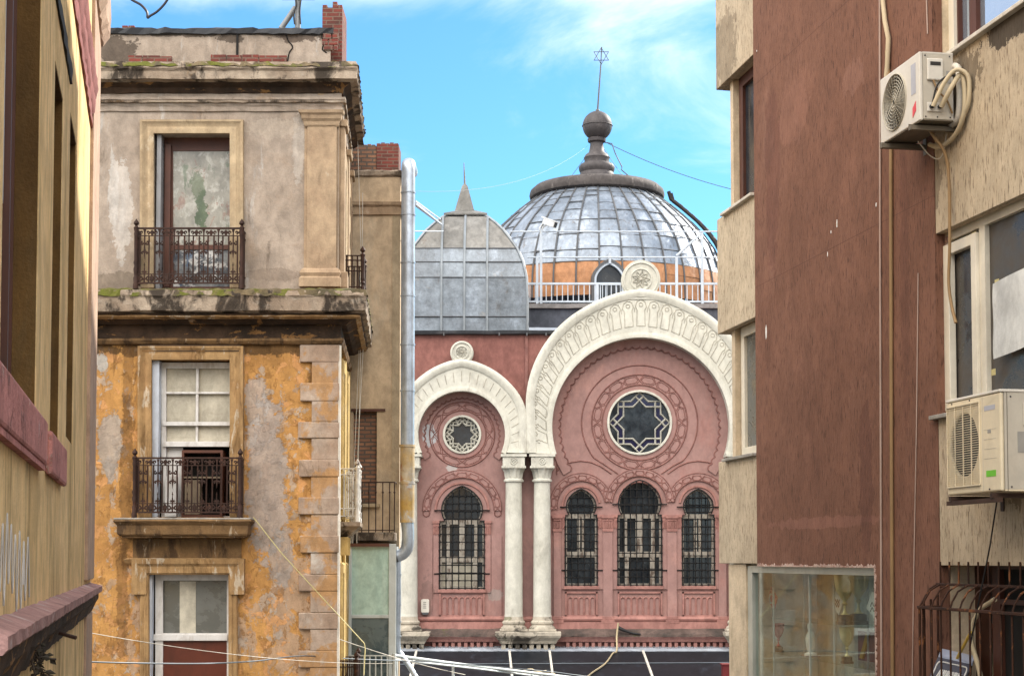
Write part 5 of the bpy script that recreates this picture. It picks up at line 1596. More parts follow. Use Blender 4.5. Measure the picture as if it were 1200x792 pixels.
# ================================================================== annex with brick chimney, behind the corner house
YA = YH + LS + .3
A_ = Frame(0, YA, 1, 0)
def ax_(px, py=400): return A_.x(px, py)
def az_(py): return A_.z(445, py)
an2 = thing('annex_house', 'narrow beige rendered annex with a brick top and a bricked-up window', 'house', (ax_(440), 1, -8), A_)
x0, x1 = ax_(395), ax_(468.5)
win = [(ax_(414, 530), az_(590)), (ax_(441.5, 530), az_(590)), (ax_(441.5, 530), az_(482)), (ax_(414, 530), az_(482))]
MB().prism([(x0, -8), (x1, -8), (x1, az_(204)), (x0, az_(204))], 0, .35, [win]).build('wall', M['annex'], an2, A_)
MB().box(x0, x1 - .12, .36, 1.5, -8, az_(206)).build('side_wall', M['annex'], an2, A_)
MB().prism([(ax_(459.5), -8), (x1 + .004, -8), (x1 + .004, az_(252)), (ax_(459.5), az_(252))], -.012, -.001).build('pale_edge', M['annex_light'], an2, A_)
MB().prism([(win[0][0], win[0][1]), win[1], win[2], win[3]], .10, .30).build('brick_infill', M['brick_old'], an2, A_)
MB().box(ax_(412), ax_(452), -.03, .09, az_(482), az_(479)).build('lintel', M['wood_dark'], an2, A_)
MB().box(ax_(417), ax_(446), -.10, .0, az_(594), az_(590)).build('sill', M['annex_light'], an2, A_)
b = MB().sweep_plan([(x0, 0), (x1 + .02, 0), (x1 + .02, .3)], [(0, az_(253)), (.05, az_(252)), (.05, az_(243)), (.09, az_(241)), (.10, az_(237.5)), (0, az_(236.5))], .006, .2)
b.build('band_course', M['pilaster'], an2, A_)
b = MB().sweep_plan([(x0, 0), (x1 + .02, 0), (x1 + .02, .3)], [(0, az_(208)), (.05, az_(206)), (.06, az_(201)), (0, az_(199.5))], .012, .12)
b.build('coping', M['cornice'], an2, A_)
b = MB().box(ax_(441, 190), ax_(467, 190), .05, .75, az_(203), az_(168.5))
for i in range(5): b.box(ax_(441 + 5.2 * i, 168), ax_(441 + 5.2 * i + 4.6, 168), .05, .3, az_(168.5), az_(167.4 - (i % 2) * .9))
b.build('chimney', M['brick_red'], an2, A_)
b = MB().box(ax_(395, 190), ax_(440.6, 190), .08, .6, az_(203), az_(170))
for i in range(4): b.box(ax_(420 + 5 * i, 168), ax_(420 + 5 * i + 4.4, 168), .08, .3, az_(170), az_(167.8 + (i % 2) * .8))
b.build('sooty_chimney', M['brick_old'], an2, A_)
# annex balcony
b = MB()
yb = -.55
for px in (411, 419, 427, 435, 443, 451, 459, 464.5):
    b.tube([(ax_(px, 600), yb, az_(624)), (ax_(px, 600), yb, az_(567))], .012, 5); b.sphere((ax_(px, 600), yb, az_(578)), .025, 6)
b.box(ax_(405), ax_(465), yb - .012, yb + .012, az_(567), az_(565.6)); b.box(ax_(405), ax_(465), yb - .01, yb + .01, az_(622), az_(621))
b.tube([(ax_(464.5, 600), yb, az_(566)), (ax_(464.5, 600), 0, az_(566))], .012, 5)
b.build('balcony_railing', M['iron'], an2, A_)
MB().box(ax_(405), ax_(466), -.6, -.001, az_(634), az_(624)).build('balcony_slab', M['cornice'], an2, A_, bevel=.02)

ver = thing('glazed_veranda', 'tall pale glazed veranda with sea-green glass below the annex balcony', 'veranda', (ax_(437), -.5, -8), A_)
V = Frame(0, YA - .75, 1, 0)
vx = lambda px: V.x(px, 700); vz = lambda py: V.z(440, py)
b = MB()
for p0, p1 in ((408.5, 412), (455.5, 464)): b.box(vx(p0), vx(p1), 0, .07, -8, vz(637))
b.box(vx(412), vx(456), .005, .065, vz(724), vz(720)); b.box(vx(412), vx(456), .005, .065, vz(641), vz(638))
vf = b.build('veranda_frame', M['alu'], ver, V, bevel=.006)
MB().box(vx(412), vx(455.6), .03, .045, vz(720), vz(641)).build('upper_pane', M['veranda_glass'], vf, V)
MB().box(vx(412), vx(455.6), .03, .045, -8, vz(724)).build('lower_pane', M['veranda_glass_low'], vf, V)
MB().box(vx(408.5), vx(464), .08, .7, -8, vz(640)).build('side_frame', M['alu'], ver, V)
b = MB().box(vx(405), vx(456), -.06, .72, vz(640), vz(636.5)); b.build('roof_edge', M['wood_dark'], ver, V)
b = MB()
for i in range(7):
    px = 414 + 6.8 * i; b.box(vx(px) - .013, vx(px) + .013, -.14, -.115, -5, vz(768))
b.box(vx(405), vx(458), -.145, -.11, vz(768), vz(766.5)); b.build('white_rail', M['alu'], ver, V)

# drainpipe
DPX = Frame(0, YA - .55, 1, 0)
dx_ = lambda px, py=400: DPX.x(px, py)
dzp = lambda py: DPX.z(478, py)
pr = 8.2 * DPX.o.y / FPX
dp = thing('drainpipe', 'fat galvanised drainpipe with a rusty lower end on the edge of the annex', 'drainpipe', (dx_(478), 0, dzp(655)), DPX)
xp = dx_(477.8)
b = MB().tube([(xp, 0, dzp(524)), (xp, 0, dzp(200))] + [(xp + .0, .16 - .16 * math.cos(t), dzp(200) + .16 * math.sin(t)) for t in [.3, .7, 1.1, 1.5]] + [(xp, .9, dzp(200) + .18)], pr, 24)
b.build('pipe', M['pipe'], dp, DPX, smooth=50)
b = MB()
for py in (226, 252, 308, 347, 404, 458): b.tube([(xp, 0, dzp(py + .8)), (xp, 0, dzp(py - .8))], pr + .012, 24)
b.build_each('pipe_collar', M['pipe'], dp, DPX, smooth=50)
b = MB().tube([(xp, 0, dzp(612)), (xp, 0, dzp(524.05))], pr + .006, 24); b.build('rusty_section', M['pipe_rust'], dp, DPX, smooth=50)
b = MB().tube([(xp, 0, dzp(524)), (xp, 0, dzp(521))], pr + .02, 24); b.tube([(xp, 0, dzp(567)), (xp, 0, dzp(564.5))], pr + .016, 24); b.build_each('rusty_collar', M['pipe_rust'], dp, DPX, smooth=50)
el = smooth_path([Vector((xp, 0, dzp(611))), Vector((xp + .02, 0, dzp(626))), Vector((xp + .0, 0, dzp(641))), Vector((xp - .10, 0, dzp(649))), Vector((xp - .26, 0, dzp(652)))], 5)
b = MB().tube(el, pr * .9, 20, r2=pr * .85); b.build('elbow', M['pipe'], dp, DPX, smooth=50)
b = MB().tube([(xp - .20, 0, dzp(651)), (xp - .30, 0, dzp(652.5))], pr * .95, 20); b.build('elbow_socket', M['seam'], dp, DPX, smooth=50)
b = MB().tube(smooth_path([Vector((dx_(467.5), 0, dzp(655))), Vector((dx_(468), 0, dzp(700))), Vector((dx_(467.5), 0, dzp(755))), Vector((dx_(472), 0, dzp(767))), Vector((dx_(482), -.1, dzp(781))), Vector((dx_(492), -.2, dzp(797)))], 6), .055, 10)
b.build('thin_pipe', M['pipe'], dp, DPX, smooth=60)
b = MB()
for py in (673, 708, 728, 745): b.tube([(dx_(467.8), 0, dzp(py + 1)), (dx_(467.8), 0, dzp(py - 1))], .066, 10)
b.build_each('clip', M['pipe'], dp, DPX, smooth=60)
# white stay bars right of the pipe
for (q0, q1, r_, lab) in (((486, 239), (517, 263), .045, 'lower of two pale slanting stay bars right of the drainpipe'), ((486, 235.5), (516, 257), .03, 'upper of two pale slanting stay bars right of the drainpipe'), ((486, 271), (520, 271), .015, 'thin level stay wire right of the drainpipe')):
    o = MB().tube([P(q0[0], q0[1], YA), P(q1[0], q1[1], YS + 2)], r_, 6).build('stay_bar', M['white_rail'], None, WORLD); tag(o, lab, 'stay bar')

# ------------------------------------------------------------ wires and cables over the street
wire('hanging_cable', smooth_path([P(140, -14, 20), P(153, -1, 20), P(165, 6, 20), P(172, 14, 20), P(173, 21, 20), P(176, 19, 20), P(184, 14, 20), P(192, 6, 20), P(199, -4, 20), P(210, -18, 20)], 5), .016, M['navy_cable'], 'dark looping cable end hanging against the sky at the top left', 'cable')
wire('street_cable', smooth_path([P(85, 774.5, 21), P(160, 776.5, 22), P(240, 777, 24), P(300, 774, 26), P(355, 768, 28.6), P(420, 772, 31), P(520, 776, 34), P(640, 786, 38), P(680, 791, 40), P(760, 800, 41)], 6), .011, M['steelwire'], 'grey cable crossing low in front of the orange wall and the canopy', 'cable')
wire('street_cable', catenary(P(88, 738, 21), P(460, 777, 31), .12), .005, M['marble_pale'], 'thin pale wire sloping gently across the lowest orange window', 'wire')
wire('street_cable', [P(297, 606, YH - .4), P(330, 648, YH - .3), P(427, 753.5, YH - .1), P(428, 760, YH - .1), P(426.5, 790, YH - .2)], .009, M['tape'], 'yellow cable running down from the lower balcony across the quoins', 'cable')
wire('street_cable', catenary(P(396, 748, YH), P(545, 790, YH + 6), .05), .008, M['marble_pale'], 'thin pale wire in front of the lower veranda glass', 'wire')
for i, (xa, xb, m_, lb) in enumerate(((427.5, 421, 'marble_pale', 'pale vertical wire hanging left of the bricked-up window'), (428.5, 430, 'marble_pale', 'pale vertical wire hanging in front of the bricked-up window'), (430, 436, 'marble_pale', 'slightly slanting pale wire hanging down the annex wall'))):
    wire('hanging_wire', [P((419, 425, 420.5)[i], (160, 226, 300)[i], YA - .7), P((424, 424, 426)[i], (330, 330, 400)[i], YA - .7), P((411, 418, 413)[i], 640, YA - .8)], .007, M[m_], lb, 'wire', 4)
af = thing('awning_frame', 'white tubular awning frame sloping across the bottom centre above the canopy', 'awning frame', tuple(P(560, 792, 36)), WORLD)
b = MB()
b.tube([P(461, 767.5, 33), P(540, 778, 36), P(700, 797, 42)], .036, 8)
b.build('top_tube', M['alu'], af, WORLD, smooth=60)
b = MB().tube([P(461, 772, 33), P(560, 783, 36.5), P(640, 793, 40)], .022, 6); b.tube([P(486, 775, 33.5), P(620, 790, 40)], .018, 6)
b.build_each('lower_tube', M['alu'], af, WORLD, smooth=60)
b = MB().tube([P(531, 777, 35.6), P(531, 812, 35.6)], .03, 6); b.tube([P(462, 765, 33), P(462, 812, 33)], .035, 6); b.tube([P(700, 796, 42), P(700, 830, 42)], .03, 6)
b.build_each('upright', M['alu'], af, WORLD, smooth=60)
cp_ = smooth_path([P(612, 786, 39.2), P(622, 783.5, 39.2), P(630, 786.5, 39.3), P(640, 785.5, 39.8), P(625, 788, 39.5), P(650, 789, 40.2)], 5)
b = MB().tube(cp_, .02, 5); b.build('tangled_cord', M['rope'], af, WORLD, smooth=60)
# ================================================================== near yellow building on the left
L = Frame(-.66, 0, -422.0 / FPX, 1)
lb = thing('street_house', 'near yellow plastered house with deep window recesses and pink stone sills', 'house', (11, 1, -4), L)
def lxy(px, py, d=0.0): return L.l(px, py, d)
def lY(px): return L.x(px, 655)
XE = lY(106.5)
w1 = (lY(-4) + .0, lY(38.5)); w2 = (lY(56), lY(66)); w3 = (lY(75), lY(82.5))
zb = .80
wins = [(w1[0], w1[1], zb, 5.2, .13), (w2[0], w2[1], zb, lxy(70, 98)[1], .10), (w3[0], w3[1], .93, lxy(86, 150)[1], .09)]
b = MB().prism([(6.3, -4), (XE, -4), (XE, 8.2), (6.3, 8.2)], 0, .30, [[(a, z0), (c, z0), (c, z1), (a, z1)] for a, c, z0, z1, r in wins])
b.build('wall', M['lemon'], lb, L)
MB().box(6.3, XE - .02, .42, 6, -4, 8.1).build('side_wall', M['lemon'], lb, L)
for i, (a, c, z0, z1, r) in enumerate(wins):
    b = MB()
    b.box(c - .012, c - .002, .004, r + .02, z0, z1); b.box(a + .002, a + .012, .004, r + .02, z0, z1); b.box(a, c, .004, r, z1 - .012, z1 - .002)
    b.build('window_reveal', M['reveal'], lb, L)
    o = MB().prism([(a + .012, z0), (c - .012, z0), (c - .012, z1), (a + .012, z1)], r, r + .06, [[(a + .04, z0 + .1), (c - .035, z0 + .1), (c - .035, z1 - .1), (a + .04, z1 - .1)]]).build('window', M['wood_dark'], lb, L)
    MB().box(a + .05, c - .05, r + .035, r + .045, z0, z1).build('pane', M['glass'], o, L)
    if i == 0:
        MB().box(c - .40, c - .36, r - .01, r + .05, z0, z1).build('mullion', M['wood_dark'], o, L)
        MB().prism([(a + .3, 2.35), (c - .42, 1.9), (c - .42, z1), (a + .3, z1)], r + .022, r + .030).build('curtain_and_reflection', M['wood_blue'], o, L)  # pale panel painted in for the whitish reflection on the upper glass
# sills
b = MB().box(6.35, lY(43.5), -.05, -.001, .54, .80); o = b.build('sill', M['rose'], lb, L, bevel=.02)
MB().box(6.4, lY(43.5) - .03, -.04, -.001, .51, .538).build('sill_edge', M['rose'], o, L)
b = MB().box(lY(51), lY(69.5), -.045, -.001, .52, .79); b.build('sill', M['rose'], lb, L, bevel=.02)
# hood over the second window, coloured black for the shade beneath it
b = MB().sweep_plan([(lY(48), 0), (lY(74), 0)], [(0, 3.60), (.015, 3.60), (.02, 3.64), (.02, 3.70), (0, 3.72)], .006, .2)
b.build('hood_shade', M['black_hole'], lb, L, smooth=40)
# pink string course
zp = 4.30
b = MB().sweep_plan([(6.3, 0), (lY(100), 0)], [(0, zp), (.02, zp), (.025, zp + .10), (.015, zp + .13), (.035, zp + .16), (.045, zp + .28), (.025, zp + .32), (.045, zp + .36), (.06, zp + .46), (.055, zp + .52), (0, zp + .56)], .007, .18)
b.build('string_course', M['rose_dark'], lb, L, smooth=35)
# lower ledge
b = MB().sweep_plan([(6.3, 0), (XE + .02, 0), (XE + .02, .3)], [(0, -.25), (.12, -.29), (.12, -.345), (.10, -.36), (0, -.36)], .005, .12)
led = b.build('ledge', M['ledge_pink'], lb, L)
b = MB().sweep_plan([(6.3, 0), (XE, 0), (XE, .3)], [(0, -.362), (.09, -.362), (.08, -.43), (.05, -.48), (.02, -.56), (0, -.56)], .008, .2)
b.build('ledge_soffit_shade', M['soot'], led, L)  # dark colour stands for the shadow under the ledge
# corner strip with its block at the top
MB().box(lY(99), XE + .03, -.035, .31, -.21, 5.67).build('corner_pilaster', M['corner_strip'], lb, L, bevel=.01)
MB().box(lY(99.5), XE + .01, -.025, .31, -4, -.565).build('corner_pilaster', M['corner_strip'], lb, L, bevel=.01)
b = MB().sweep_plan([(lY(99.5), 0), (XE + .02, 0), (XE + .02, .35)], [(0, 5.66), (.06, 5.7), (.12, 5.82), (.13, 6.0), (.12, 6.3), (.12, 8.2), (0, 8.2)], .012, .12)
b.build('corner_block', M['corner_strip'], lb, L)
# spray painted scribble
b = MB(); rg = random.Random(21)
x = lY(-6)
pts = []
for i in range(17):
    s = lY(-6 + 40 * i / 16.0)
    z = (.16 if i % 2 else -.16) + rg.uniform(-.08, .08) - (.10 if 11 < i < 15 and not i % 2 else 0)
    pts.append(Vector((s, -.004, z + .0)))
b.tube(smooth_path(pts, 4), .004, 4)
for i in (10, 12, 13):
    p = pts[i]; b.tube([p, p + Vector((.01, 0, -.22))], .005, 4)
o = b.build('graffiti', M['graffiti'], None, L); tag(o, 'white scribbled graffiti on the yellow wall at the left edge', 'graffiti')
b = MB().tube([L.l(61, 740)[0:1] + (-.02, L.l(61, 740)[1]), (L.l(82, 747, .12)[0], -.16, L.l(82, 747, .12)[1])], .013, 6)
o = b.build('iron_peg', M['bracket_dark'], None, L); tag(o, 'rusty iron peg sticking out of the yellow wall under the pink ledge', 'peg')

# dry plant hanging at the bottom left
pl_ = thing('dry_plant', 'dried brown twiggy plant hanging below the pink ledge at the bottom left corner', 'plant', tuple(P(20, 792, 9.0)), WORLD)
rg = random.Random(4)
b = MB(); lf = MB()
def leaf(c, s):
    d = Vector((rg.uniform(-1, 1), rg.uniform(-1, 1), rg.uniform(-1.3, .2))).normalized(); n_ = d.cross(Vector((rg.uniform(-1, 1), rg.uniform(-1, 1), .2))).normalized()
    u_ = d.cross(n_) * .25 * s
    lf.add([c, c + d * s * .35 + n_ * s * .28 + u_ * .4, c + d * s, c + d * s * .45 - n_ * s * .28 + u_ * .4, c + d * s * .5 + u_ * -.4], [(0, 1, 4), (1, 2, 4), (2, 3, 4), (3, 0, 4)])
base = [(-14, 708), (-10, 716), (-6, 722), (-14, 735), (-10, 745)]
ends = [(44, 770), (28, 778), (46, 806), (16, 800), (52, 790), (36, 812), (6, 808), (22, 796), (48, 768), (30, 800), (12, 790)]
for i, e in enumerate(ends):
    q = base[i % 5]; Yq = 8.6 + rg.uniform(0, .8)
    mid = (q[0] + (e[0] - q[0]) * .55 + rg.uniform(-4, 8), min(q[1], e[1]) + (abs(e[1] - q[1])) * .25 + rg.uniform(-4, 4))
    pts = smooth_path([P(q[0], q[1], Yq), P(mid[0], mid[1], Yq - .05), P(e[0], e[1], Yq - .1)], 7)
    b.tube(pts, .012, 5, r2=.004)
    for k_, p in enumerate(pts[3:]):
        for _ in range(3):
            c = p + Vector((rg.uniform(-.05, .05), rg.uniform(-.05, .05), rg.uniform(-.05, .03)))
            b.tube([p, c], .004, 4); leaf(c, rg.uniform(.03, .065))
e = P(66, 772, 8.7); b.tube(smooth_path([P(47, 768, 8.75), P(56, 771, 8.7), e], 4), .006, 4); leaf(P(58, 770, 8.7), .06); leaf(P(60, 771, 8.7), .06)
b.build('stem', M['twig'], pl_, WORLD)
lf.build('foliage', M['dryleaf'], pl_, WORLD, recalc=False)
b = MB()
for px0, px1, t in ((-6, 4, 762), (10, 18, 775), (30, 41, 755)):
    pts0 = [P(px0, 820, 9.3), P(px1, 820, 9.3), P(px1 - 2, t + 12, 9.4), P((px0 + px1) / 2 + 2, t, 9.45), P(px0 + 1, t + 14, 9.4)]
    nn = len(pts0)
    b.add(pts0 + [p + Vector((.0, .02, 0)) for p in pts0], [tuple(range(nn)), tuple(reversed(range(nn, 2 * nn)))] + [(i, i + nn, (i + 1) % nn + nn, (i + 1) % nn) for i in range(nn)])
for o, lab in zip(b.build_each('plastic_strip', M['plastic_blue'], None, WORLD), ('leftmost torn bluish plastic strip behind the dry plant', 'middle torn bluish plastic strip behind the dry plant', 'rightmost torn bluish plastic strip behind the dry plant')):
    tag(o, lab, 'plastic strip')

# ================================================================== scratch rendered block on the right
R = Frame(5.886, 0, 330.0 / FPX, -1)
rbld = thing('apartment_block', 'scratch rendered apartment block with a brown vertical panel and beige spandrels', 'apartment block', (-14, 1, -4), R)
def RX(px, py=400, d=0.0): return R.l(px, py, d)[0]
def rbp(px, py):
    q = R.l(px, py); return (q[0] + 14, -1, q[1] + 4)
M['sand'] = grattage('beige_scratch_render', (.50, .42, .31), (.44, .36, .26), (.12, .082, .052), (.60, .50, .37), .9, [((.10, .07, .045), .7, (1.2, 1.2, .7), .60, .72, .6, 11.)],
    [((.035, .026, .02), rbp(1188, 22), (.55, 2, .16), .9, 5.0), ((.10, .075, .05), rbp(1128, 95), (.35, 2, .22), .7, 5.0), ((.12, .09, .06), rbp(1095, 215), (.14, 2, .25), .6, 6.0), ((.10, .075, .05), rbp(1190, 545), (.4, 2, .3), .6, 6.0), ((.12, .09, .06), rbp(848, 60), (.5, 2, .5), .5, 4.0)])
M['brown'] = grattage('brown_scratch_render', (.195, .095, .064), (.166, .079, .052), (.060, .027, .020), (.27, .15, .115), .85, [],
    [((.26, .125, .095), rbp(960, 612), (1.6, 2, .06), .5, 5.0), ((.27, .135, .10), rbp(930, 130), (.5, 2, .35), .3, 4.0), ((.11, .048, .036), rbp(1060, 300), (.10, 2, 1.6), .4, 4.0), ((.29, .155, .12), rbp(1000, 90), (.3, 2, .18), .3, 5.0), ((.105, .045, .034), rbp(1015, 560), (.16, 2, 1.0), .5, 3.0), ((.12, .05, .038), rbp(905, 200), (.25, 2, 1.1), .45, 3.0)])
RD = -.09                                   # plane of the posts
xe = RX(857, 300, RD); xs = RX(840, 300, 0)
xb0, xb1 = RX(884.5, 300), RX(1096, 300)
XN = -4.0
ZF = [(-.05, 1.17), (2.72, 4.12), (5.72, 7.2)]   # spandrels
wl0 = RX(860.5, 300, RD); wl1 = xb0 + .5
wr0 = xb1 + .02; wr1 = -5.0
sh0, sh1, shz = RX(876.5, 720, -.05), RX(1026, 720), -.075
def rr(x0, x1, z0, z1): return [(x0, z0), (x1, z0), (x1, z1), (x0, z1)]
holes = [rr(wl0, wl1, 1.17, 2.75), rr(wl0, wl1, 4.12, 5.74), rr(wr0, wr1, 1.17, 2.74), rr(wr0, wr1, 4.12, 5.74), rr(sh0, sh1, -3, shz), rr(wr0, wr1, -2.6, -.03)]
b = MB().prism(rr(xe, XN, -4.5, 9.5), -RD, .36, holes)
b.build('wall', M['sand_smooth'], rbld, R)
b = MB()
b.box(xe + .05, XN, .9, 7, .1, 9.4); b.box(xe + .05, XN, 2.2, 7, -4.5, .09); b.box(xe + .01, xe + .3, .36, 7, -4.5, 9.4)
b.build('rear_wall', M['sand'], rbld, R)
# brown panel
b = MB().prism([(xb0, shz), (sh1, shz), (sh1, -3), (sh1 + .0, -4.5), (xb1, -4.5), (xb1, 9.5), (xb0, 9.5)], 0, .0885)
b.build('brown_panel', M['brown'], rbld, R)
for z0, z1 in ZF:
    MB().prism(rr(xs, xb0 - .003, z0, z1), .004, .0885).build('spandrel', M['sand'], rbld, R, bevel=.008)
    MB().box(xs, xe - .002, .0885, 1.2, z0, z1).build('spandrel_end', M['sand'], rbld, R)
    MB().prism(rr(xb1 + .003, XN, z0, z1), .004, .0885).build('spandrel', M['sand'], rbld, R, bevel=.008)
# small rise of the wall at the bottom of the beige end (left of the shop)
MB().prism(rr(xe + .0, sh0 - .003, -4.5, -.055), .03, .0885).build('end_post', M['sand_smooth'], rbld, R)
# scored render joints of the brown panel
for z in (3.05, 5.35):
    MB().box(xb0 + .01, xb1 - .01, -.0006, .004, z - .0022, z + .0022).build('render_joint', M['seam_brown'], rbld, R)
# sills
for (a, c, z, m) in ((wl0 - .12, xb0 - .002, 4.10, 'marble_pale'), (wl0 - .12, xb0 - .002, 1.155, 'marble'), (xb1 - .06, wr1, 4.115, 'marble_pale'), (xb1 - .07, wr1, 1.16, 'marble')):
    MB().box(a, c, -.05, .2, z, z + .035).build('sill', M[m], rbld, R, bevel=.006)
# windows: dark red wood above, cream plastic below
def rwin(x0, x1, z0, z1, d, fw, mat, mull, glass, name='window'):
    inner = []
    xsn = [x0] + mull + [x1]
    for i in range(len(xsn) - 1):
        a = xsn[i] + fw; c = xsn[i + 1] - (fw if i == len(xsn) - 2 else fw * .35)
        inner.append(rr(a, c, z0 + fw, z1 - fw))
    o = MB().prism(rr(x0, x1, z0, z1), d, d + .07, inner).build(name, M[mat], rbld, R, bevel=.006)
    MB().box(x0 + .01, x1 - .01, d + .04, d + .05, z0 + .01, z1 - .01).build('pane', glass, o, R)
    return o
skyglass = glass_dark('sky_reflecting_glass', (.42, .50, .62), .03, .05)
skyglass.node_tree.nodes['Principled BSDF'].inputs['Metallic'].default_value = .75
rwin(wl0 + .02, wl1, 4.14, 5.74, .155, .13, 'wood_dark', [], M['glass'])
rwin(wl0 + .02, wl1, 1.19, 2.74, .155, .12, 'pvc', [], M['glass_grey'])
o = rwin(wr0 + .03, wr1, 4.15, 5.74, .17, .09, 'wood_dark', [RX(1138, 30, -.17), RX(1200, 30, -.17)], skyglass)
MB().box(RX(1108, 30, -.15), RX(1119, 30, -.15), .14, .18, 4.155, 5.7).build('lining_board', M['side_yellow'] if False else M['pvc'], o, R)
WD = .10
big = rwin(RX(1102, 350, -WD), wr1, 1.20, 2.73, WD, .075, 'pvc', [RX(1150, 350, -WD), RX(1330, 350, -WD)], glass_dark('smoky_window_glass', (.035, .030, .026), .16, .6, (.13, .115, .10)))
# opening casement in the narrow bay
ca = MB().prism(rr(RX(1106, 350, -WD), RX(1148, 350, -WD), 1.23, 2.62), WD - .03, WD + .03, [rr(RX(1116, 350, -WD), RX(1142, 350, -WD), 1.32, 2.53)])
ca.build('casement', M['pvc'], big, R, bevel=.006)
b = MB(); rg = random.Random(8)
for i in range(26):
    z = 1.2 + 1.5 * i / 26
    w_ = rg.uniform(.012, .035)
    b.prism([(xb1 + .004, z), (xb1 + .02 + w_, z + .01), (xb1 + .015 + w_ * .6, z + .055), (xb1 + .004, z + .05)], .086, .10)
b.build('chipped_edge', M['chip'], rbld, R)
# lower barred window
x0 = wr0
b = MB().prism(rr(x0, wr1, -2.6, -.03), .30, .36, [rr(RX(1113, 720, -.3), RX(1163, 720, -.3), -.52, -.08), rr(RX(1113, 720, -.3), RX(1163, 720, -.3), -2.5, -.56), rr(RX(1172, 720, -.3), wr1 - .1, -2.5, -.36), rr(RX(1172, 720, -.3), wr1 - .1, -.32, -.08)])
lw = b.build('barred_window', M['wood_dark'], rbld, R)
MB().box(RX(1111, 720, -.3), RX(1164, 720, -.3), .335, .345, -.53, -.06).build('pane', M['glass_grey'], lw, R)
MB().box(RX(1127, 750, -.33), RX(1164, 750, -.33), .335, .345, -2.5, -.55).build('curtain_panel', M['curtain_and_reflection'], lw, R)
MB().box(RX(1111, 750, -.33), RX(1127, 750, -.33), .34, .35, -2.5, -.55).build('pane', M['glass_haze'], lw, R)
MB().box(RX(1166, 750, -.33), wr1, .34, .35, -2.55, -.05).build('pane', M['black_hole'], lw, R)

# ------------------------------------------------------------ shop window
sf = MB().prism(rr(sh0, sh1, -3, shz), .05, .12, [rr(sh0 + .16, sh1 - .03, -2.9, shz - .075)]).build('shop_window', M['alu_grey'], rbld, R)
MB().box(sh0 + .1, sh1 - .01, .085, .092, -2.95, shz - .03).build('pane', M['shopglass'], sf, R)
b = MB().box(sh0 + .5 * (sh1 - sh0) - .02, sh0 + .5 * (sh1 - sh0) - .01, .08, .096, -2.9, shz - .08); b.build('glass_joint', M['alu_grey'], sf, R)
b = MB(); rg = random.Random(5)
x = xb0
while x < sh1:
    w_ = rg.uniform(.03, .10); h_ = rg.uniform(.008, .035)
    b.prism([(x, shz - .004), (x + w_, shz - .004), (x + w_ * .8, shz + h_ * .6), (x + w_ * .5, shz + h_), (x + w_ * .2, shz + h_ * .5)], -.006, .02); x += w_ * .9
z = shz
while z > -1.5:
    h_ = rg.uniform(.03, .10); w_ = rg.uniform(.010, .04)
    b.prism([(sh1 - .01, z), (sh1 + w_, z - h_ * .3), (sh1 + w_ * .7, z - h_ * .8), (sh1 - .01, z - h_)], -.006, .02); z -= h_ * .9
b.build('chipped_edge', M['chip'], sf, R)
b = MB(); b.box(sh0 - .1, sh1 + .1, .90, .95, -3, .05); b.box(sh0 - .15, sh0 - .02, .37, .89, -3, .05); b.box(sh1 + .02, sh1 + .1, .37, .89, -3, .05)
b.build('shop_interior', M['shopwall'], rbld, R)
def shp(px, py, d): return R.l(px, py, -d)
sv = thing('glass_shelves', 'two glass shelves on thin posts inside the shop window', 'shelves', (shp(950, 720, .5)[0], .5, -3), R)
xs0, xs1 = sh0 + .35, sh1 - .05
zS = [R.l(980, 728, -.5)[1], R.l(980, 771, -.5)[1]]
for z in zS: MB().box(xs0, xs1, .20, .60, z - .01, z).build('shelf', M['clear'], sv, R)
b = MB()
for x in (xs0 + .05, xs0 + (xs1 - xs0) * .55, xs1 - .03):
    for y in (.22, .58): b.tube([(x, y, -3), (x, y, -.12)], .012, 6)
b.build('shelf_post', M['alu'], sv, R)
def trophy(px, y, z, h, lab, cup='gold'):
    t = thing('trophy', lab, 'trophy', (shp(px, 720, y)[0], y, z), R, 'trophies in the shop window')
    x = shp(px, 720, y)[0]
    MB().lathe((x, y, z), [(h * .18, 0), (h * .18, h * .06), (h * .15, h * .07), (h * .15, h * .18), (h * .10, h * .2)], 20).build('plinth', M['dwood'], t, R, smooth=40)
    b = MB().lathe((x, y, z), [(h * .09, h * .2), (h * .05, h * .24), (h * .025, h * .30), (h * .025, h * .38), (h * .06, h * .42), (h * .03, h * .46), (h * .10, h * .55), (h * .17, h * .68), (h * .20, h * .82), (h * .21, h * .97), (h * .225, h * 1.0), (h * .20, h * .97), (h * .15, h * .7), (h * .02, h * .56)], 24, capb=False)
    b.build('cup', M[cup], t, R, smooth=40)
    b = MB()
    for s in (-1, 1):
        b.tube(smooth_path([Vector((x + s * h * .19, y, z + h * .62)), Vector((x + s * h * .30, y, z + h * .66)), Vector((x + s * h * .32, y, z + h * .85)), Vector((x + s * h * .21, y, z + h * .93))], 5), h * .02, 6)
    b.build_each('handle', M[cup], t, R, smooth=60)
trophy(990, .30, zS[0], .50, 'tall gold trophy cup on the upper glass shelf')
trophy(1006, .45, zS[0], .56, 'second gold trophy cup, behind the tall one at the right of the shelf')
trophy(992, .30, zS[1], .36, 'small trophy cup on the lower glass shelf', 'gold')
trophy(912, .30, zS[1] - .0, .32, 'red enamel trophy cup at the left of the lower glass shelf', 'goldred')
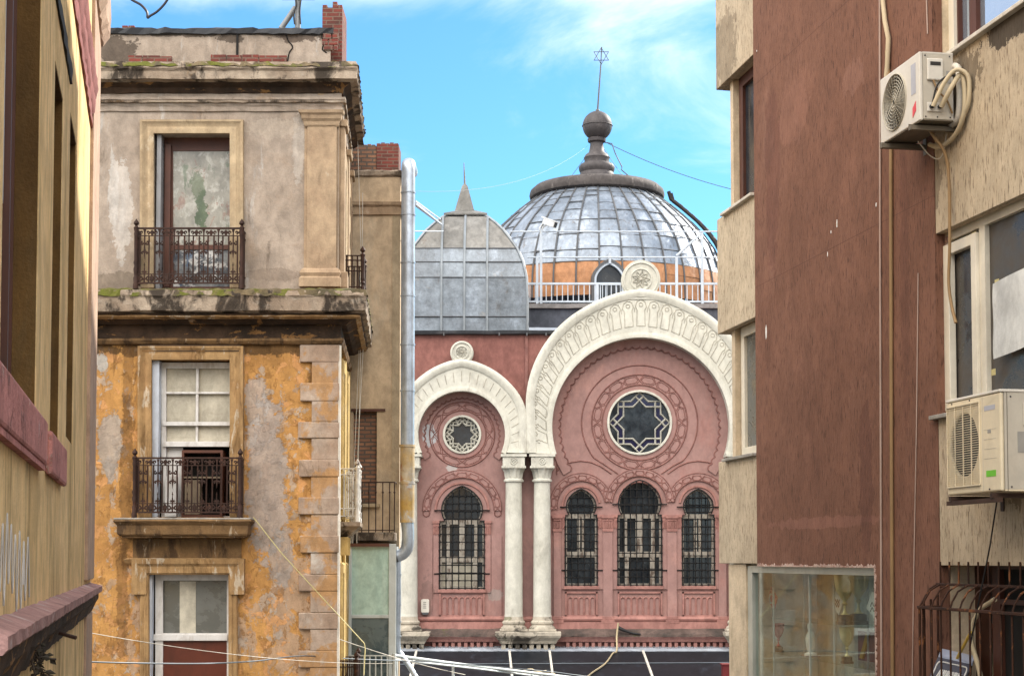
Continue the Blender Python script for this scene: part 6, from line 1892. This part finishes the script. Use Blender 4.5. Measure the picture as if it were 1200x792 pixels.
def pennant(px, py, d, w, h, cloth, lab, mark):
    x, z = shp(px, py, d)
    t = thing('pennant', lab, 'pennant', (x, d, z), R, 'pennants in the shop window')
    MB().prism([(x, z), (x + w, z - h * .45), (x + w * .45, z - h), (x - w * .5, z - h * .55)], d, d + .012).build('cloth', M[cloth], t, R)
    MB().tube([(x, d + .02, z + .03), (x, d + .02, z - h * 1.25)], .006, 5).build('stick', M['dwood'], t, R)
    if mark == 'crescent':
        b = MB().prism([(x + .01 + .06 * math.cos(a), z - h * .5 + .06 * math.sin(a)) for a in [math.radians(q) for q in range(40, 321, 20)]] + [(x + .03 + .045 * math.cos(a), z - h * .5 + .045 * math.sin(a)) for a in [math.radians(q) for q in range(315, 44, -20)]], d - .006, d - .002)
        b.build('crescent', M['flagwhite'], t, R)
    else:
        b = MB()
        for i in range(2):
            b.tube(smooth_path([Vector((x + w * (-.12 + .14 * k_), d - .003, z - h * (.42 + .16 * i) + (.02 if k_ % 2 else -.02))) for k_ in range(6)], 3), .004, 4)
        b.build('lettering', M['dwood'], t, R)
pennant(903, 687, .30, .22, .27, 'flagred', 'red pennant with a pale crescent at the left of the shop window', 'crescent')
pennant(979, 692, .34, .20, .25, 'flagwhite', 'pale pennant left of the tall gold trophy', 'scribble')
pennant(1022, 692, .20, .30, .30, 'flagwhite', 'large white pennant with handwriting at the right edge of the shop window', 'scribble')
fg = thing('figurine', 'small white figurine on the lower glass shelf left of the plaque', 'figurine', (shp(950, 760, .35)[0], .35, zS[1]), R)
x = shp(950, 760, .35)[0]
MB().lathe((x, .35, zS[1]), [(.07, 0), (.07, .03), (.03, .05), (.05, .12), (.055, .2), (.03, .26), (.018, .27), (.035, .31), (.03, .345), (.004, .36)], 16).build('body', M['flagwhite'], fg, R, smooth=50)
MB().box(x - .08, x + .08, .27, .43, zS[1] - .0, zS[1] + .012).build('base', M['dwood'], fg, R)
fp = thing('framed_print', 'pale framed print leaning on the back wall of the shop window', 'picture', (shp(935, 700, .85)[0], .85, zS[0]), R)
x = shp(935, 700, .85)[0]
MB().prism(rr(x - .22, x + .22, zS[0], zS[0] + .52), .84, .88, [rr(x - .18, x + .18, zS[0] + .04, zS[0] + .48)]).build('frame', M['gold'], fp, R)
MB().box(x - .19, x + .19, .86, .87, zS[0] + .03, zS[0] + .49).build('print', M['curtain_and_reflection'], fp, R)
pq = thing('plaque', 'purplish award plaque with a slanting yellow bar on the lower shelf', 'plaque', (shp(1014, 760, .6)[0], .6, zS[1]), R)
x = shp(1012, 760, .6)[0]
MB().box(x - .2, x + .28, .62, .66, zS[1], zS[1] + .30).build('board', M['plaque'], pq, R)
MB().prism([(x - .12, zS[1] + .03), (x - .04, zS[1] + .02), (x + .14, zS[1] + .27), (x + .06, zS[1] + .28)], .60, .618).build('bar', M['yellowbar'], pq, R)

# ------------------------------------------------------------ air conditioners
def screws(b, pts, r=.007):
    for p in pts: b.sphere(p, r, 6)

# upper unit
D1 = .36; G1 = .07
a1 = RX(1077.5, 100, D1); a0 = a1 - .80; z0, z1 = R.l(1077.5, 141, D1)[1], R.l(1077.5, 60, D1)[1]
ac = thing('air_conditioner', 'cream white air conditioner with a round fan grille, above the other one', 'air conditioner', ((a0 + a1) / 2, -.2, z0), R, 'air conditioners on the right facade')
fc = (a0 + .31, (z0 + z1) / 2 - .0); fr_ = .225
def circle(c, r, n=40): return [(c[0] + r * math.cos(2 * PI * i / n), c[1] + r * math.sin(2 * PI * i / n)) for i in range(n)]
body = MB().prism(rr(a0, a1, z0, z1), -D1, -D1 + .03, [circle(fc, fr_)])
body.build('front_panel', M['ac_white'], ac, R, bevel=.008)
MB().box(a0, a1, -D1 + .031, -G1, z0, z0 + .012).build('base_pan', M['bracket'], ac, R)
b = MB().box(a0, a1, -D1 + .031, -G1, z1 - .012, z1); b.box(a0, a0 + .012, -D1 + .031, -G1, z0 + .013, z1 - .013); b.box(a0, a1, -G1 - .01, -G1, z0 + .013, z1 - .013)
b.build('casing', M['ac_white'], ac, R)
MB().box(a1 - .012, a1, -D1 + .031, -G1, z0 + .013, z1 - .013).build('side_panel', M['ac_side'], ac, R)
b = MB().prism(circle(fc, fr_ + .01), -D1 + .10, -D1 + .12)
for i in range(3):
    a = 2 * PI * i / 3 + .4
    b.prism([(fc[0] + .03 * math.cos(a), fc[1] + .03 * math.sin(a)), (fc[0] + .2 * math.cos(a - .3), fc[1] + .2 * math.sin(a - .3)), (fc[0] + .2 * math.cos(a + .35), fc[1] + .2 * math.sin(a + .35))], -D1 + .07, -D1 + .085)
b.build('fan', M['ac_dark'], ac, R)
b = MB()
for i in range(9):
    q = .02 + fr_ * i / 8.5
    b.tube([(fc[0] + q * math.cos(t), -D1 - .012 + .0 * q, fc[1] + q * math.sin(t)) for t in [2 * PI * k_ / 32 for k_ in range(32)]], .0032, 4, closed=True)
for i in range(24):
    t = 2 * PI * i / 24
    b.tube([(fc[0] + .03 * math.cos(t), -D1 - .010, fc[1] + .03 * math.sin(t)), (fc[0] + fr_ * math.cos(t + .5), -D1 - .004, fc[1] + fr_ * math.sin(t + .5))], .003, 4)
b.tube([(fc[0] + (fr_ + .006) * math.cos(t), -D1 - .004, fc[1] + (fr_ + .006) * math.sin(t)) for t in [2 * PI * k_ / 40 for k_ in range(40)]], .008, 5, closed=True)
b.build('fan_grille', M['ac_wire'], ac, R)
xr = a1 - .22
MB().prism([(xr + .085, z0 + .05), (xr + .15, z0 + .095), (xr + .15, z0 + .175), (xr + .085, z0 + .13)], -D1 - .003, -D1 - .0005).build('red_sticker', M['redsticker'], ac, R)
MB().box(xr + .06, xr + .15, -D1 - .0025, -D1 - .0005, z0 + .24, z1 - .07).build('faded_badge', M['bluegrey_badge'], ac, R)
b = MB().box(a1 + .0005, a1 + .022, -D1 + .06, -D1 + .20, z1 - .235, z1 - .055); hc = b.build('handle_cover', M['ac_white'], ac, R, bevel=.012)
MB().box(a1 + .015, a1 + .0245, -D1 + .085, -D1 + .175, z1 - .115, z1 - .085).build('handle_slot', M['ac_dark'], hc, R)
b = MB().box(a1 + .0005, a1 + .014, -D1 + .06, -D1 + .19, z0 + .07, z0 + .145); b.build('valve_plate', M['ac_white'], ac, R, bevel=.006)
b = MB()
for i, q in enumerate((.09, .16)):
    b.tube([(a1 + .01, -D1 + q, z0 + .11), (a1 + .05, -D1 + q, z0 + .10)], .016, 8)
screws(b, [(a1 + .002, -D1 + .05, z1 - .03), (a1 + .002, -G1 - .03, z1 - .03), (a1 + .002, -D1 + .05, z0 + .03), (a1 + .002, -G1 - .03, z0 + .03), (a1 + .002, -D1 + .15, z0 + .03)])
b.build('valve', M['black'], ac, R)
b = MB().box(a1 + .0005, a1 + .003, -G1 - .06, -G1 - .02, z1 - .25, z1 - .15); b.build('rating_label', M['greyprint'], ac, R)
# its brackets
for i, x in enumerate((a1 - .11, a0 + .10)):
    t = thing('wall_bracket', ('grimy steel bracket under the near end of the upper air conditioner', 'grimy steel bracket under the far end of the upper air conditioner')[i], 'bracket', (x, -.2, z0 - .07), R, 'brackets of the upper air conditioner')
    b = MB().box(x - .025, x + .025, -D1 - .04, -.0, z0 - .055, z0 - .02); b.box(x - .025, x - .018, -D1 - .04, 0, z0 - .019, z0 - .002)
    b.build('arm', M['bracket'], t, R)
    MB().box(x - .03, x + .03, -.006, -.0005, z0 - .10, z0 + .06).build('wall_plate', M['bracket'], t, R)
# pipes and wires of the upper unit
def rw(pts, n=6): return smooth_path([Vector(p) for p in pts], n)
def rwire(name, pts, r, mat, lab, cat, nn=8):
    o = MB().tube(rw(pts), r, nn).build(name, M[mat], None, R, smooth=60); tag(o, lab, cat); return o
rwire('refrigerant_pipe', [(a1 + .05, -D1 + .16, z0 + .10), (a1 + .14, -.16, z0 + .22), (a1 + .15, -.08, z0 + .34), (a1 + .16, -.05, z0 + .24), (a1 + .12, -.04, z0 + .03), (a1 - .05, -.04, z0 - .10), (a1 - .3, -.05, z0 - .13), (a1 - .5, -.05, z0 - .06)], .020, 'hose', 'cream wrapped pipe looping down from the valves of the upper air conditioner', 'pipe')
rwire('refrigerant_pipe', [(a1 + .05, -D1 + .09, z0 + .10), (a1 + .12, -.20, z0 + .28), (a1 + .17, -.12, z0 + .37), (a1 + .21, -.04, z0 + .30), (a1 + .18, -.03, z0 + .10), (a1 + .05, -.03, z0 - .01)], .018, 'hose', 'outer cream wrapped pipe loop right of the upper air conditioner', 'pipe')
rwire('insulated_hose', [(a1 - .1, -.04, z0 + .0), (a1 + .03, -.045, z0 + .02), (a1 + .08, -.05, z0 + .18), (a1 + .06, -.05, z0 + .40), (a1 - .02, -.05, z0 + .46)], .030, 'marble_pale', 'thick pale hose squeezed behind the upper air conditioner', 'hose')
rwire('power_lead', [(a1 + .03, -D1 + .09, z0 + .10), (a1 + .06, -D1 + .12, z0 + .26), (a1 + .10, -.18, z0 + .33), (a1 + .14, -.10, z0 + .33)], .008, 'black', 'thin black lead curving over the side of the upper air conditioner', 'cable')
rwire('power_lead', [(a1 + .02, -D1 + .11, z1 - .235), (a1 + .03, -D1 + .15, z1 - .33), (a1 + .03, -D1 + .22, z0 + .16), (a1 + .02, -G1 - .02, z0 + .06)], .008, 'hose_brown', 'tan lead hanging from the handle cover of the upper air conditioner', 'cable')
rwire('drain_hose', [(a1 - .22, -.2, z0 + .0), (a1 - .18, -.16, z0 - .08), (a1 - .17, -.05, z0 - .3), (a1 - .19, -.03, z0 - .9), (a1 - .22, -.03, z0 - 1.25), (a1 - .18, -.03, z0 - 1.45), (a1 - .10, -.03, z0 - 1.62)], .013, 'hose_brown', 'tan drain hose hanging below the upper air conditioner down the brown panel', 'hose')
rwire('loose_wire', [(a0 + .35, -.18, z0 - .05), (a0 + .38, -.08, z0 - .18), (a0 + .52, -.05, z0 - .22), (a0 + .62, -.05, z0 - .05)], .005, 'marble_pale', 'small loop of thin wire under the upper air conditioner', 'wire')
# conduits on the brown panel
def vline(name, pts_px, d, r, mat, lab, cat):
    p = []
    for px, py in pts_px:
        x, z = R.l(px, py, d); p.append((x, -d, z))
    o = MB().tube(p, r, 7).build(name, M[mat], None, R, smooth=60); tag(o, lab, cat); return o
vline('conduit', [(1031, -15), (1031.5, 300), (1033, 800)], .012, .010, 'conduit', 'thin pale conduit running the full height of the brown panel', 'conduit')
vline('conduit', [(1033, -15), (1037, 25), (1041, 45), (1040, 75), (1037, 110)], .03, .022, 'hose', 'thick cream pipe bending down to the upper air conditioner', 'pipe')
vline('conduit', [(1039, 60), (1044, 120), (1044.5, 450), (1046, 800)], .018, .017, 'hose_brown', 'tan pipe running down the brown panel beside the thin conduit', 'pipe')
vline('conduit', [(1076, 320), (1074, 500), (1071, 660), (1069, 800)], .008, .005, 'conduit', 'hair-thin wire hanging down the right part of the brown panel', 'wire')
vline('conduit', [(1085.5, -10), (1087, 40)], .008, .006, 'conduit', 'short thin wire beside the upper dark red window', 'wire')
# chipped spots on the render
b = MB()
for px, py, w_, h_ in ((898, 389, .045, .16), (981, 262, .02, .08), (974, 272, .015, .03), (970, 298, .015, .05), (887, 60, .012, .02), (1027, 240, .02, .04)):
    x, z = R.l(px, py)
    b.prism([(x - w_ * .5, z), (x - w_ * .2, z - h_ * .5), (x + w_ * .4, z - h_ * .4), (x + w_ * .5, z + h_ * .1), (x + w_ * .1, z + h_ * .5), (x - w_ * .35, z + h_ * .3)], -.004, -.0005)
b.build('plaster_chip', M['flagwhite'], rbld, R)

# lower unit
D2 = .40; G2 = .06
c1 = RX(1172.5, 515, D2); c0 = RX(1109.5, 515, D2); z0, z1 = R.l(1172.5, 575, D2)[1], R.l(1172.5, 459, D2)[1]
ac = thing('air_conditioner', 'larger yellowed air conditioner with a square slatted grille below the cream window', 'air conditioner', ((c0 + c1) / 2, -.2, z0), R, 'air conditioners on the right facade')
W = c1 - c0
fc = (c0 + W * .33, z0 + (z1 - z0) * .52); fr_ = W * .27
MB().prism(rr(c0, c1, z0, z1), -D2, -D2 + .03, [circle(fc, fr_)]).build('front_panel', M['ac_cream'], ac, R, bevel=.012)
MB().box(c0 - .006, c1 + .006, -D2 - .006, -G2, z1 + .001, z1 + .022).build('top_cover', M['ac_white'], ac, R, bevel=.006)
b = MB().box(c0, c0 + .012, -D2 + .031, -G2, z0, z1); b.box(c0, c1, -G2 - .01, -G2, z0, z1); b.box(c0, c1, -D2 + .031, -G2, z0, z0 + .012); b.build('casing', M['ac_cream'], ac, R)
MB().box(c1 - .012, c1, -D2 + .031, -G2, z0 + .013, z1).build('side_panel', M['ac_side'], ac, R)
b = MB().prism(circle(fc, fr_ + .01), -D2 + .034, -D2 + .05)
for i in range(3):
    a = 2 * PI * i / 3
    b.prism([(fc[0] + .03 * math.cos(a), fc[1] + .03 * math.sin(a)), (fc[0] + fr_ * .9 * math.cos(a - .3), fc[1] + fr_ * .9 * math.sin(a - .3)), (fc[0] + fr_ * .9 * math.cos(a + .35), fc[1] + fr_ * .9 * math.sin(a + .35))], -D2 + .02, -D2 + .03)
b.build('fan', M['ac_dark'], ac, R)
b = MB(); gx0, gx1, gz0, gz1 = c0 + .02, c0 + W * .64, z0 + .06, z1 - .04
for i in range(36):
    z = gz0 + (gz1 - gz0) * i / 35; b.box(gx0, gx1, -D2 - .008, -D2 - .005, z - .0022, z + .0022)
for x in [gx0 + (gx1 - gx0) * i / 4 for i in range(5)]: b.box(x - .0018, x + .0018, -D2 - .010, -D2 - .001, gz0, gz1)
b.box(gx0, gx1, -D2 - .014, -D2 - .001, gz0 - .006, gz0 + .004); b.box(gx0, gx1, -D2 - .014, -D2 - .001, gz1 - .004, gz1 + .006)
b.build('fan_grille', M['ac_cream'], ac, R)
xg = c0 + W * .72
MB().box(xg + .02, xg + .17, -D2 - .002, -D2 - .0005, z0 + .11, z0 + .155).build('green_sticker', M['greensticker'], ac, R)
MB().box(xg + .05, xg + .10, -D2 - .002, -D2 - .0005, z1 - .28, z1 - .255).build('badge', M['greyprint'], ac, R)
MB().box(xg + .0, xg + .17, -D2 - .0015, -D2 - .0005, z1 - .115, z1 - .08).build('faded_badge', M['bluegrey_badge'], ac, R)
b = MB()
for i in range(4): b.box(xg - .01, xg + .18, -D2 - .0012, -D2 - .0004, z0 + .24 + .07 * i, z0 + .243 + .07 * i)
b.box(xg - .03, xg - .027, -D2 - .0012, -D2 - .0004, z0 + .01, z1 - .01)
b.build('panel_crease', M['ac_side'], ac, R)
b = MB().box(c1 + .0005, c1 + .016, -D2 + .17, -D2 + .33, z1 - .24, z1 - .07); hc = b.build('handle_cover', M['ac_side'], ac, R, bevel=.01)
MB().box(c1 + .012, c1 + .018, -D2 + .19, -D2 + .33, z1 - .11, z1 - .08).build('handle_slot', M['ac_dark'], hc, R)
MB().box(c1 + .0005, c1 + .003, -D2 + .13, -D2 + .22, z1 - .43, z1 - .28).build('rating_label', M['greyprint'], ac, R)
b = MB().box(c1 + .0005, c1 + .004, -D2 + .05, -D2 + .053, z0, z1); b.build('panel_joint', M['bracket'], ac, R)
b = MB()
for q in (.20, .26):
    b.tube([(c1 + .005, -D2 + q, z0 + .13), (c1 + .05, -D2 + q, z0 + .12)], .018, 8)
screws(b, [(c1 + .002, -D2 + .08, z1 - .03), (c1 + .002, -D2 + .25, z1 - .03), (c1 + .002, -D2 + .08, z0 + .03), (c1 + .002, -D2 + .2, z0 + .03), (c0 + .1, -D2 - .002, z1 - .015), (c0 + .4, -D2 - .002, z1 - .015), (c0 + W * .8, -D2 - .002, z0 + .02)])
b.build('valve', M['black'], ac, R)
for i, x in enumerate((c1 - .10, c0 + .10)):
    t = thing('wall_bracket', ('dark rusty bracket under the near end of the yellowed air conditioner', 'dark rusty bracket under the far end of the yellowed air conditioner')[i], 'bracket', (x, -.2, z0 - .07), R, 'brackets of the lower air conditioner')
    MB().box(x - .02, x + .02, -D2 - .03, 0, z0 - .045, z0 - .010).build('arm', M['bracket_dark'], t, R)
    MB().box(x - .025, x + .025, -.006, -.0005, z0 - .12, z0 + .05).build('wall_plate', M['bracket_dark'], t, R)
b = MB().box(c0 + .02, c1 - .02, -D2 - .02, -D2 + .02, z0 - .078, z0 - .046); o = b.build('bracket_rail', M['bracket_dark'], None, R); tag(o, 'dark rusty rail joining the brackets of the yellowed air conditioner', 'rail')
vline('black_lead', [(1168, 588), (1160, 640), (1150, 690), (1140, 740), (1136, 762)], .10, .006, 'black', 'black lead dropping from the lower air conditioner into the window cage', 'cable')
# paper taped to the glass
pp_ = [R.l(a_, b_, -.095) for a_, b_ in ((1167, 333), (1215, 308), (1215, 402), (1169, 421))]
pa = thing('paper_notice', 'crumpled white paper sheet taped inside the big cream window', 'paper', (pp_[0][0], .09, pp_[3][1]), R)
b = MB(); n = 8
for layer, yy in ((0, .080), (1, .082)):
    vs = []
    for i in range(n + 1):
        for j in range(n + 1):
            u_, v_ = i / n, j / n
            a_ = Vector(pp_[0]).lerp(Vector(pp_[1]), u_); c_ = Vector(pp_[3]).lerp(Vector(pp_[2]), u_); q_ = a_.lerp(c_, v_)
            vs.append((q_.x, yy - .01 - .008 * math.sin(5 * u_ + 2 * v_) - .004 * math.sin(9 * v_), q_.y))
    b.add(vs, [(i * (n + 1) + j, (i + 1) * (n + 1) + j, (i + 1) * (n + 1) + j + 1, i * (n + 1) + j + 1) for i in range(n) for j in range(n)])
b.build('sheet', M['paper'], pa, R, smooth=60, recalc=False)
b = MB()
for px, py in ((1168, 331), (1164, 436), (1141, 276)):
    x, z = R.l(px, py, -.085); b.box(x - .035, x + .035, .085, .088, z - .025, z + .025)
b.build('tape', M['tape'], pa, R)

# ------------------------------------------------------------ bulging window cage
cg = thing('window_cage', 'rusty bulging iron cage over the lowest right window', 'window grille', (xb1 + 1, -.15, -1.6), R)
rail0, rail1 = R.l(1100, 684, .02)[1], R.l(1078, 711, .18)[1]
b = MB(); bars = MB()
gx0 = xb1 + .02; gd = .19
x = gx0 + .06; i = 0
while x < -5.2:
    bars.tube([(x, -.03, -.02), (x, -.03, rail0)], .008, 6)
    bars.tube([(x, -.03, rail0), (x, -.06, rail0 - .015), (x, -.12, rail0 - .05), (x, -gd + .02, rail1 + .06), (x, -gd, rail1)], .008, 6)
    bars.tube([(x, -gd, rail1), (x, -gd, -1.9)], .008, 6)
    x += .172
for q in (.03, .09, .15): bars.tube([(gx0 - .0, -q, rail1 + .12 * (1 - q / .2)), (gx0, -q, -1.9)], .010, 6)
bars.tube([(gx0, -.03, rail0), (gx0, -.10, rail0 - .04), (gx0, -gd, rail1)], .010, 6); bars.tube([(gx0, -gd, rail1), (gx0, -gd, -1.9)], .011, 6)
bars.build('cage_bar', M['rust_bar'], cg, R, smooth=60)
b.box(gx0 - .01, -5, -.042, -.018, rail0 - .011, rail0 + .011); b.box(gx0 - .02, -5, -gd - .016, -gd + .012, rail1 - .012, rail1 + .012)
b.box(gx0 - .012, gx0 + .012, -gd, -.0, rail1 - .014, rail1 + .014)
b.build('cage_rail', M['rust_bar'], cg, R, bevel=.004)
# box sign inside the cage
f9 = Frame(P(1085, 792, 13.2).x, 13.2, 1, -.30)
bs = thing('sign_box', 'navy box sign with white slanting letters inside the window cage', 'sign', (0, 0, f9.l(1090, 830)[1]), f9)
g = lambda px, py, dep=0: (f9.l(px, py)[0], dep, f9.l(px, py)[1])
TLf, TRf = Vector(g(1099, 769)), Vector(g(1139, 778)); 
TL, TR = Vector((TLf.x, .16, TLf.z)), Vector((TRf.x, .16, TRf.z))
dn = Vector((-.115, -.10, -.27))
BL, BR = TL + dn, TR + dn
n_ = (TR - TL).cross(BL - TL).normalized()
if n_.y > 0: n_ = -n_
back = Vector((.02, .16, .05))
b = MB(); v8 = [TL, TR, BR, BL]; 
b.add(v8 + [p - n_ * .02 for p in v8], [(0, 1, 2, 3), (7, 6, 5, 4), (0, 4, 5, 1), (1, 5, 6, 2), (2, 6, 7, 3), (3, 7, 4, 0)]); b.build('sign_face', M['navy'], bs, f9)
b = MB(); lid = [TL + n_ * .004, TR + n_ * .004, TR + back, TL + back]
b.add(lid + [p - Vector((0, 0, .02)) for p in lid], [(0, 1, 2, 3), (7, 6, 5, 4), (0, 4, 5, 1), (1, 5, 6, 2), (2, 6, 7, 3), (3, 7, 4, 0)]); b.build('lid', M['signgrey'], bs, f9)
b = MB(); sd = [TR - n_ * .025 - Vector((0, 0, .022)), BR - n_ * .025, BR + back - Vector((0, 0, .05)), TR + back - Vector((0, 0, .022))]
sd2 = [p - (TR - TL) * .98 for p in sd]
b.add(sd + sd2, [(0, 1, 2, 3), (7, 6, 5, 4), (0, 4, 5, 1), (1, 5, 6, 2), (2, 6, 7, 3), (3, 7, 4, 0)]); b.build('sign_case', M['bracket'], bs, f9)
ex, ez = (TR - TL), (BL - TL)
def on(u_, v_, o_=.004): return TL + ex * u_ + ez * v_ + n_ * o_
out = []
for (cu, cv, a0_) in ((.86, .28, -90), (.86, .72, 0), (.14, .72, 90), (.14, .28, 180)):
    for k_ in range(6):
        a = math.radians(a0_ + 90 * k_ / 5); out.append(on(cu + .08 * math.cos(a), cv + .13 * math.sin(a)))
b = MB().tube(out, .006, 5, closed=True)
rg = random.Random(2)
for k_ in range(12):
    u0 = .20 + .60 * k_ / 11; 
    b.tube([on(u0 - .02, .66), on(u0 + .035, .36)], .006, 4)
    m_ = k_ % 4
    if m_ == 0: b.tube([on(u0 + .035, .36), on(u0 + .075, .37), on(u0 + .045, .5), on(u0 + .01, .5)], .005, 4)
    elif m_ == 1: b.tube([on(u0 - .02, .66), on(u0 + .03, .66)], .006, 4); b.tube([on(u0 + .01, .5), on(u0 + .05, .5)], .005, 4)
    elif m_ == 2: b.tube([on(u0 + .035, .36), on(u0 + .03, .66), on(u0 + .075, .36)], .005, 4)
b.build('lettering', M['white'], bs, f9)
vline('bent_tube', [(1166, 702), (1150, 712), (1142, 725), (1138, 740), (1139, 755), (1145, 775), (1151, 800)], -.08, .020, 'hose', 'cream hose bending behind the cage bars', 'hose')
vline('wooden_stick', [(1121, 772), (1138, 740)], -.06, .013, 'yellowbar', 'short tan stick leaning behind the navy sign box', 'stick')
SKY_STR = 0.12
SKY_TINT = (.34, .62, .79, 1)
CLOUD_SEED = 5.0
CLOUD_LO, CLOUD_HI = .59, .98
BAND = .30
CLOUD_B = 6.0
REAR_FILL = 23.0
EXPO = 1.22
# ================================================================== ground, added shade house, light and sky
b = MB()
xs_ = [-600, -60, -12, -6, -3, 0, 3, 6, 12, 60, 600]
ys_ = [-600, -60, -10, 0, 8, 16, 24, 32, 40, 48, 56, 70, 120, 600, 2500]
def gz(y):
    if y < 0: return -1.65 - max(-8, y) * .02
    return -1.65 - min(y, 56) * .125
vs = [(x, y, gz(y)) for y in ys_ for x in xs_]
n = len(xs_)
b.add(vs, [(j * n + i, j * n + i + 1, (j + 1) * n + i + 1, (j + 1) * n + i) for j in range(len(ys_) - 1) for i in range(n - 1)])
o = b.build('street', M['street'], None, WORLD); tag(o, kind='structure')

SB = Frame(15.0, 27.0, 0, 1)  # unseen house, added to keep the lower left wall in shade
cb = thing('shade_house', 'added tall plain beige house, out of view, shading the lower left wall', 'house', (0, 0, -9), SB)
# local x runs along +Y, y runs towards -X : front faces the street on its left
TH = 19.0
MB().box(0, 13, -9, 0, -9, TH).build('wall', M['annex'], cb, SB)
b = MB()
for f in range(7):
    for k_ in range(4): b.box(1.2 + 3 * k_, 2.4 + 3 * k_, .002, .03, -6 + 3.1 * f, -4.3 + 3.1 * f)
b.build_each('window', M['glass'], cb, SB)
MB().box(-.3, 13.3, -9.3, .3, TH, TH + .4).build('roof', M['cornice'], cb, SB)

SUN_EL = math.radians(33)
sd_ = Vector((math.cos(math.radians(43)), math.sin(math.radians(43)), 0))
sun_vec = Vector((sd_.x * math.cos(SUN_EL), sd_.y * math.cos(SUN_EL), math.sin(SUN_EL)))
ld = bpy.data.lights.new('sun', 'SUN'); ld.energy = 3.6; ld.angle = math.radians(.53); ld.color = (1.0, .93, .82)
lo_ = bpy.data.objects.new('sun', ld); COL.objects.link(lo_)
lo_.rotation_euler = sun_vec.to_track_quat('Z', 'Y').to_euler()

w = bpy.data.worlds.new('World'); SC.world = w; w.use_nodes = True
nt = w.node_tree
for nd in list(nt.nodes): nt.nodes.remove(nd)
T = NT(nt)
out = T.n('ShaderNodeOutputWorld'); bg = T.n('ShaderNodeBackground')
sky = T.n('ShaderNodeTexSky'); sky.sky_type = 'NISHITA'; sky.sun_disc = False
sky.sun_elevation = SUN_EL
sky.sun_rotation = math.atan2(sun_vec.x, sun_vec.y)
sky.air_density = 1.0; sky.dust_density = 0.2; sky.ozone_density = 1.2; sky.altitude = 50
tc = T.n('ShaderNodeTexCoord').outputs['Generated']
sp_ = T.n('ShaderNodeSeparateXYZ'); T.link(tc, sp_.inputs[0])
den = T.math('MAXIMUM', sp_.outputs[2], .04)
cb_ = T.n('ShaderNodeCombineXYZ')
T.link(T.math('DIVIDE', sp_.outputs[0], den), cb_.inputs[0]); T.link(T.math('DIVIDE', sp_.outputs[1], den), cb_.inputs[1])
nz = T.noise(cb_.outputs[0], 1.5, 8, .62, .5, (1.0, .62, 1), CLOUD_SEED)
nz2 = T.noise(cb_.outputs[0], .38, 3, .5, 0, (1, 1, 1), CLOUD_SEED + 4)
band = T.math('SUBTRACT', 1.0, T.step(T.math('DIVIDE', sp_.outputs[1], den), 2.55, 3.05))   # thin cloud higher up, clear air lower down
cl = T.step(T.math('ADD', T.math('ADD', T.math('MULTIPLY', nz, .75), T.math('MULTIPLY', nz2, .45)), T.math('MULTIPLY', band, BAND)), CLOUD_LO, CLOUD_HI)
tint = T.mix(1.0, sky.outputs[0], SKY_TINT, 'MULTIPLY')
c = T.mix(T.math('MULTIPLY', cl, .9), tint, (CLOUD_B * .96, CLOUD_B, CLOUD_B * 1.04, 1))
# bright cloud bank added unseen behind the viewer to fill the shaded facades
rear = T.math('MULTIPLY', T.step(T.math('ADD', T.math('MULTIPLY', sp_.outputs[1], -.85), T.math('MULTIPLY', sp_.outputs[0], -.5)), -.2, .5), T.math('MULTIPLY', T.step(sp_.outputs[2], .22, .55), T.math('ADD', .6, T.math('MULTIPLY', T.step(nz2, .3, .7), .4))))
c = T.mix(rear, c, (REAR_FILL * 1.08, REAR_FILL, REAR_FILL * .90, 1))
T.link(c, bg.inputs[0]); bg.inputs[1].default_value = SKY_STR
T.link(bg.outputs[0], out.inputs[0])

vs_ = SC.view_settings
SC.display_settings.display_device = 'sRGB'
vs_.view_transform = 'Standard'; vs_.look = 'None'; vs_.exposure = EXPO; vs_.gamma = 1.0; vs_.use_curve_mapping = False
SC.cycles.max_bounces = 8; SC.cycles.diffuse_bounces = 4; SC.cycles.transparent_max_bounces = 12
SC.cycles.caustics_reflective = False; SC.cycles.caustics_refractive = False
SC.cycles.sample_clamp_indirect = 6.0
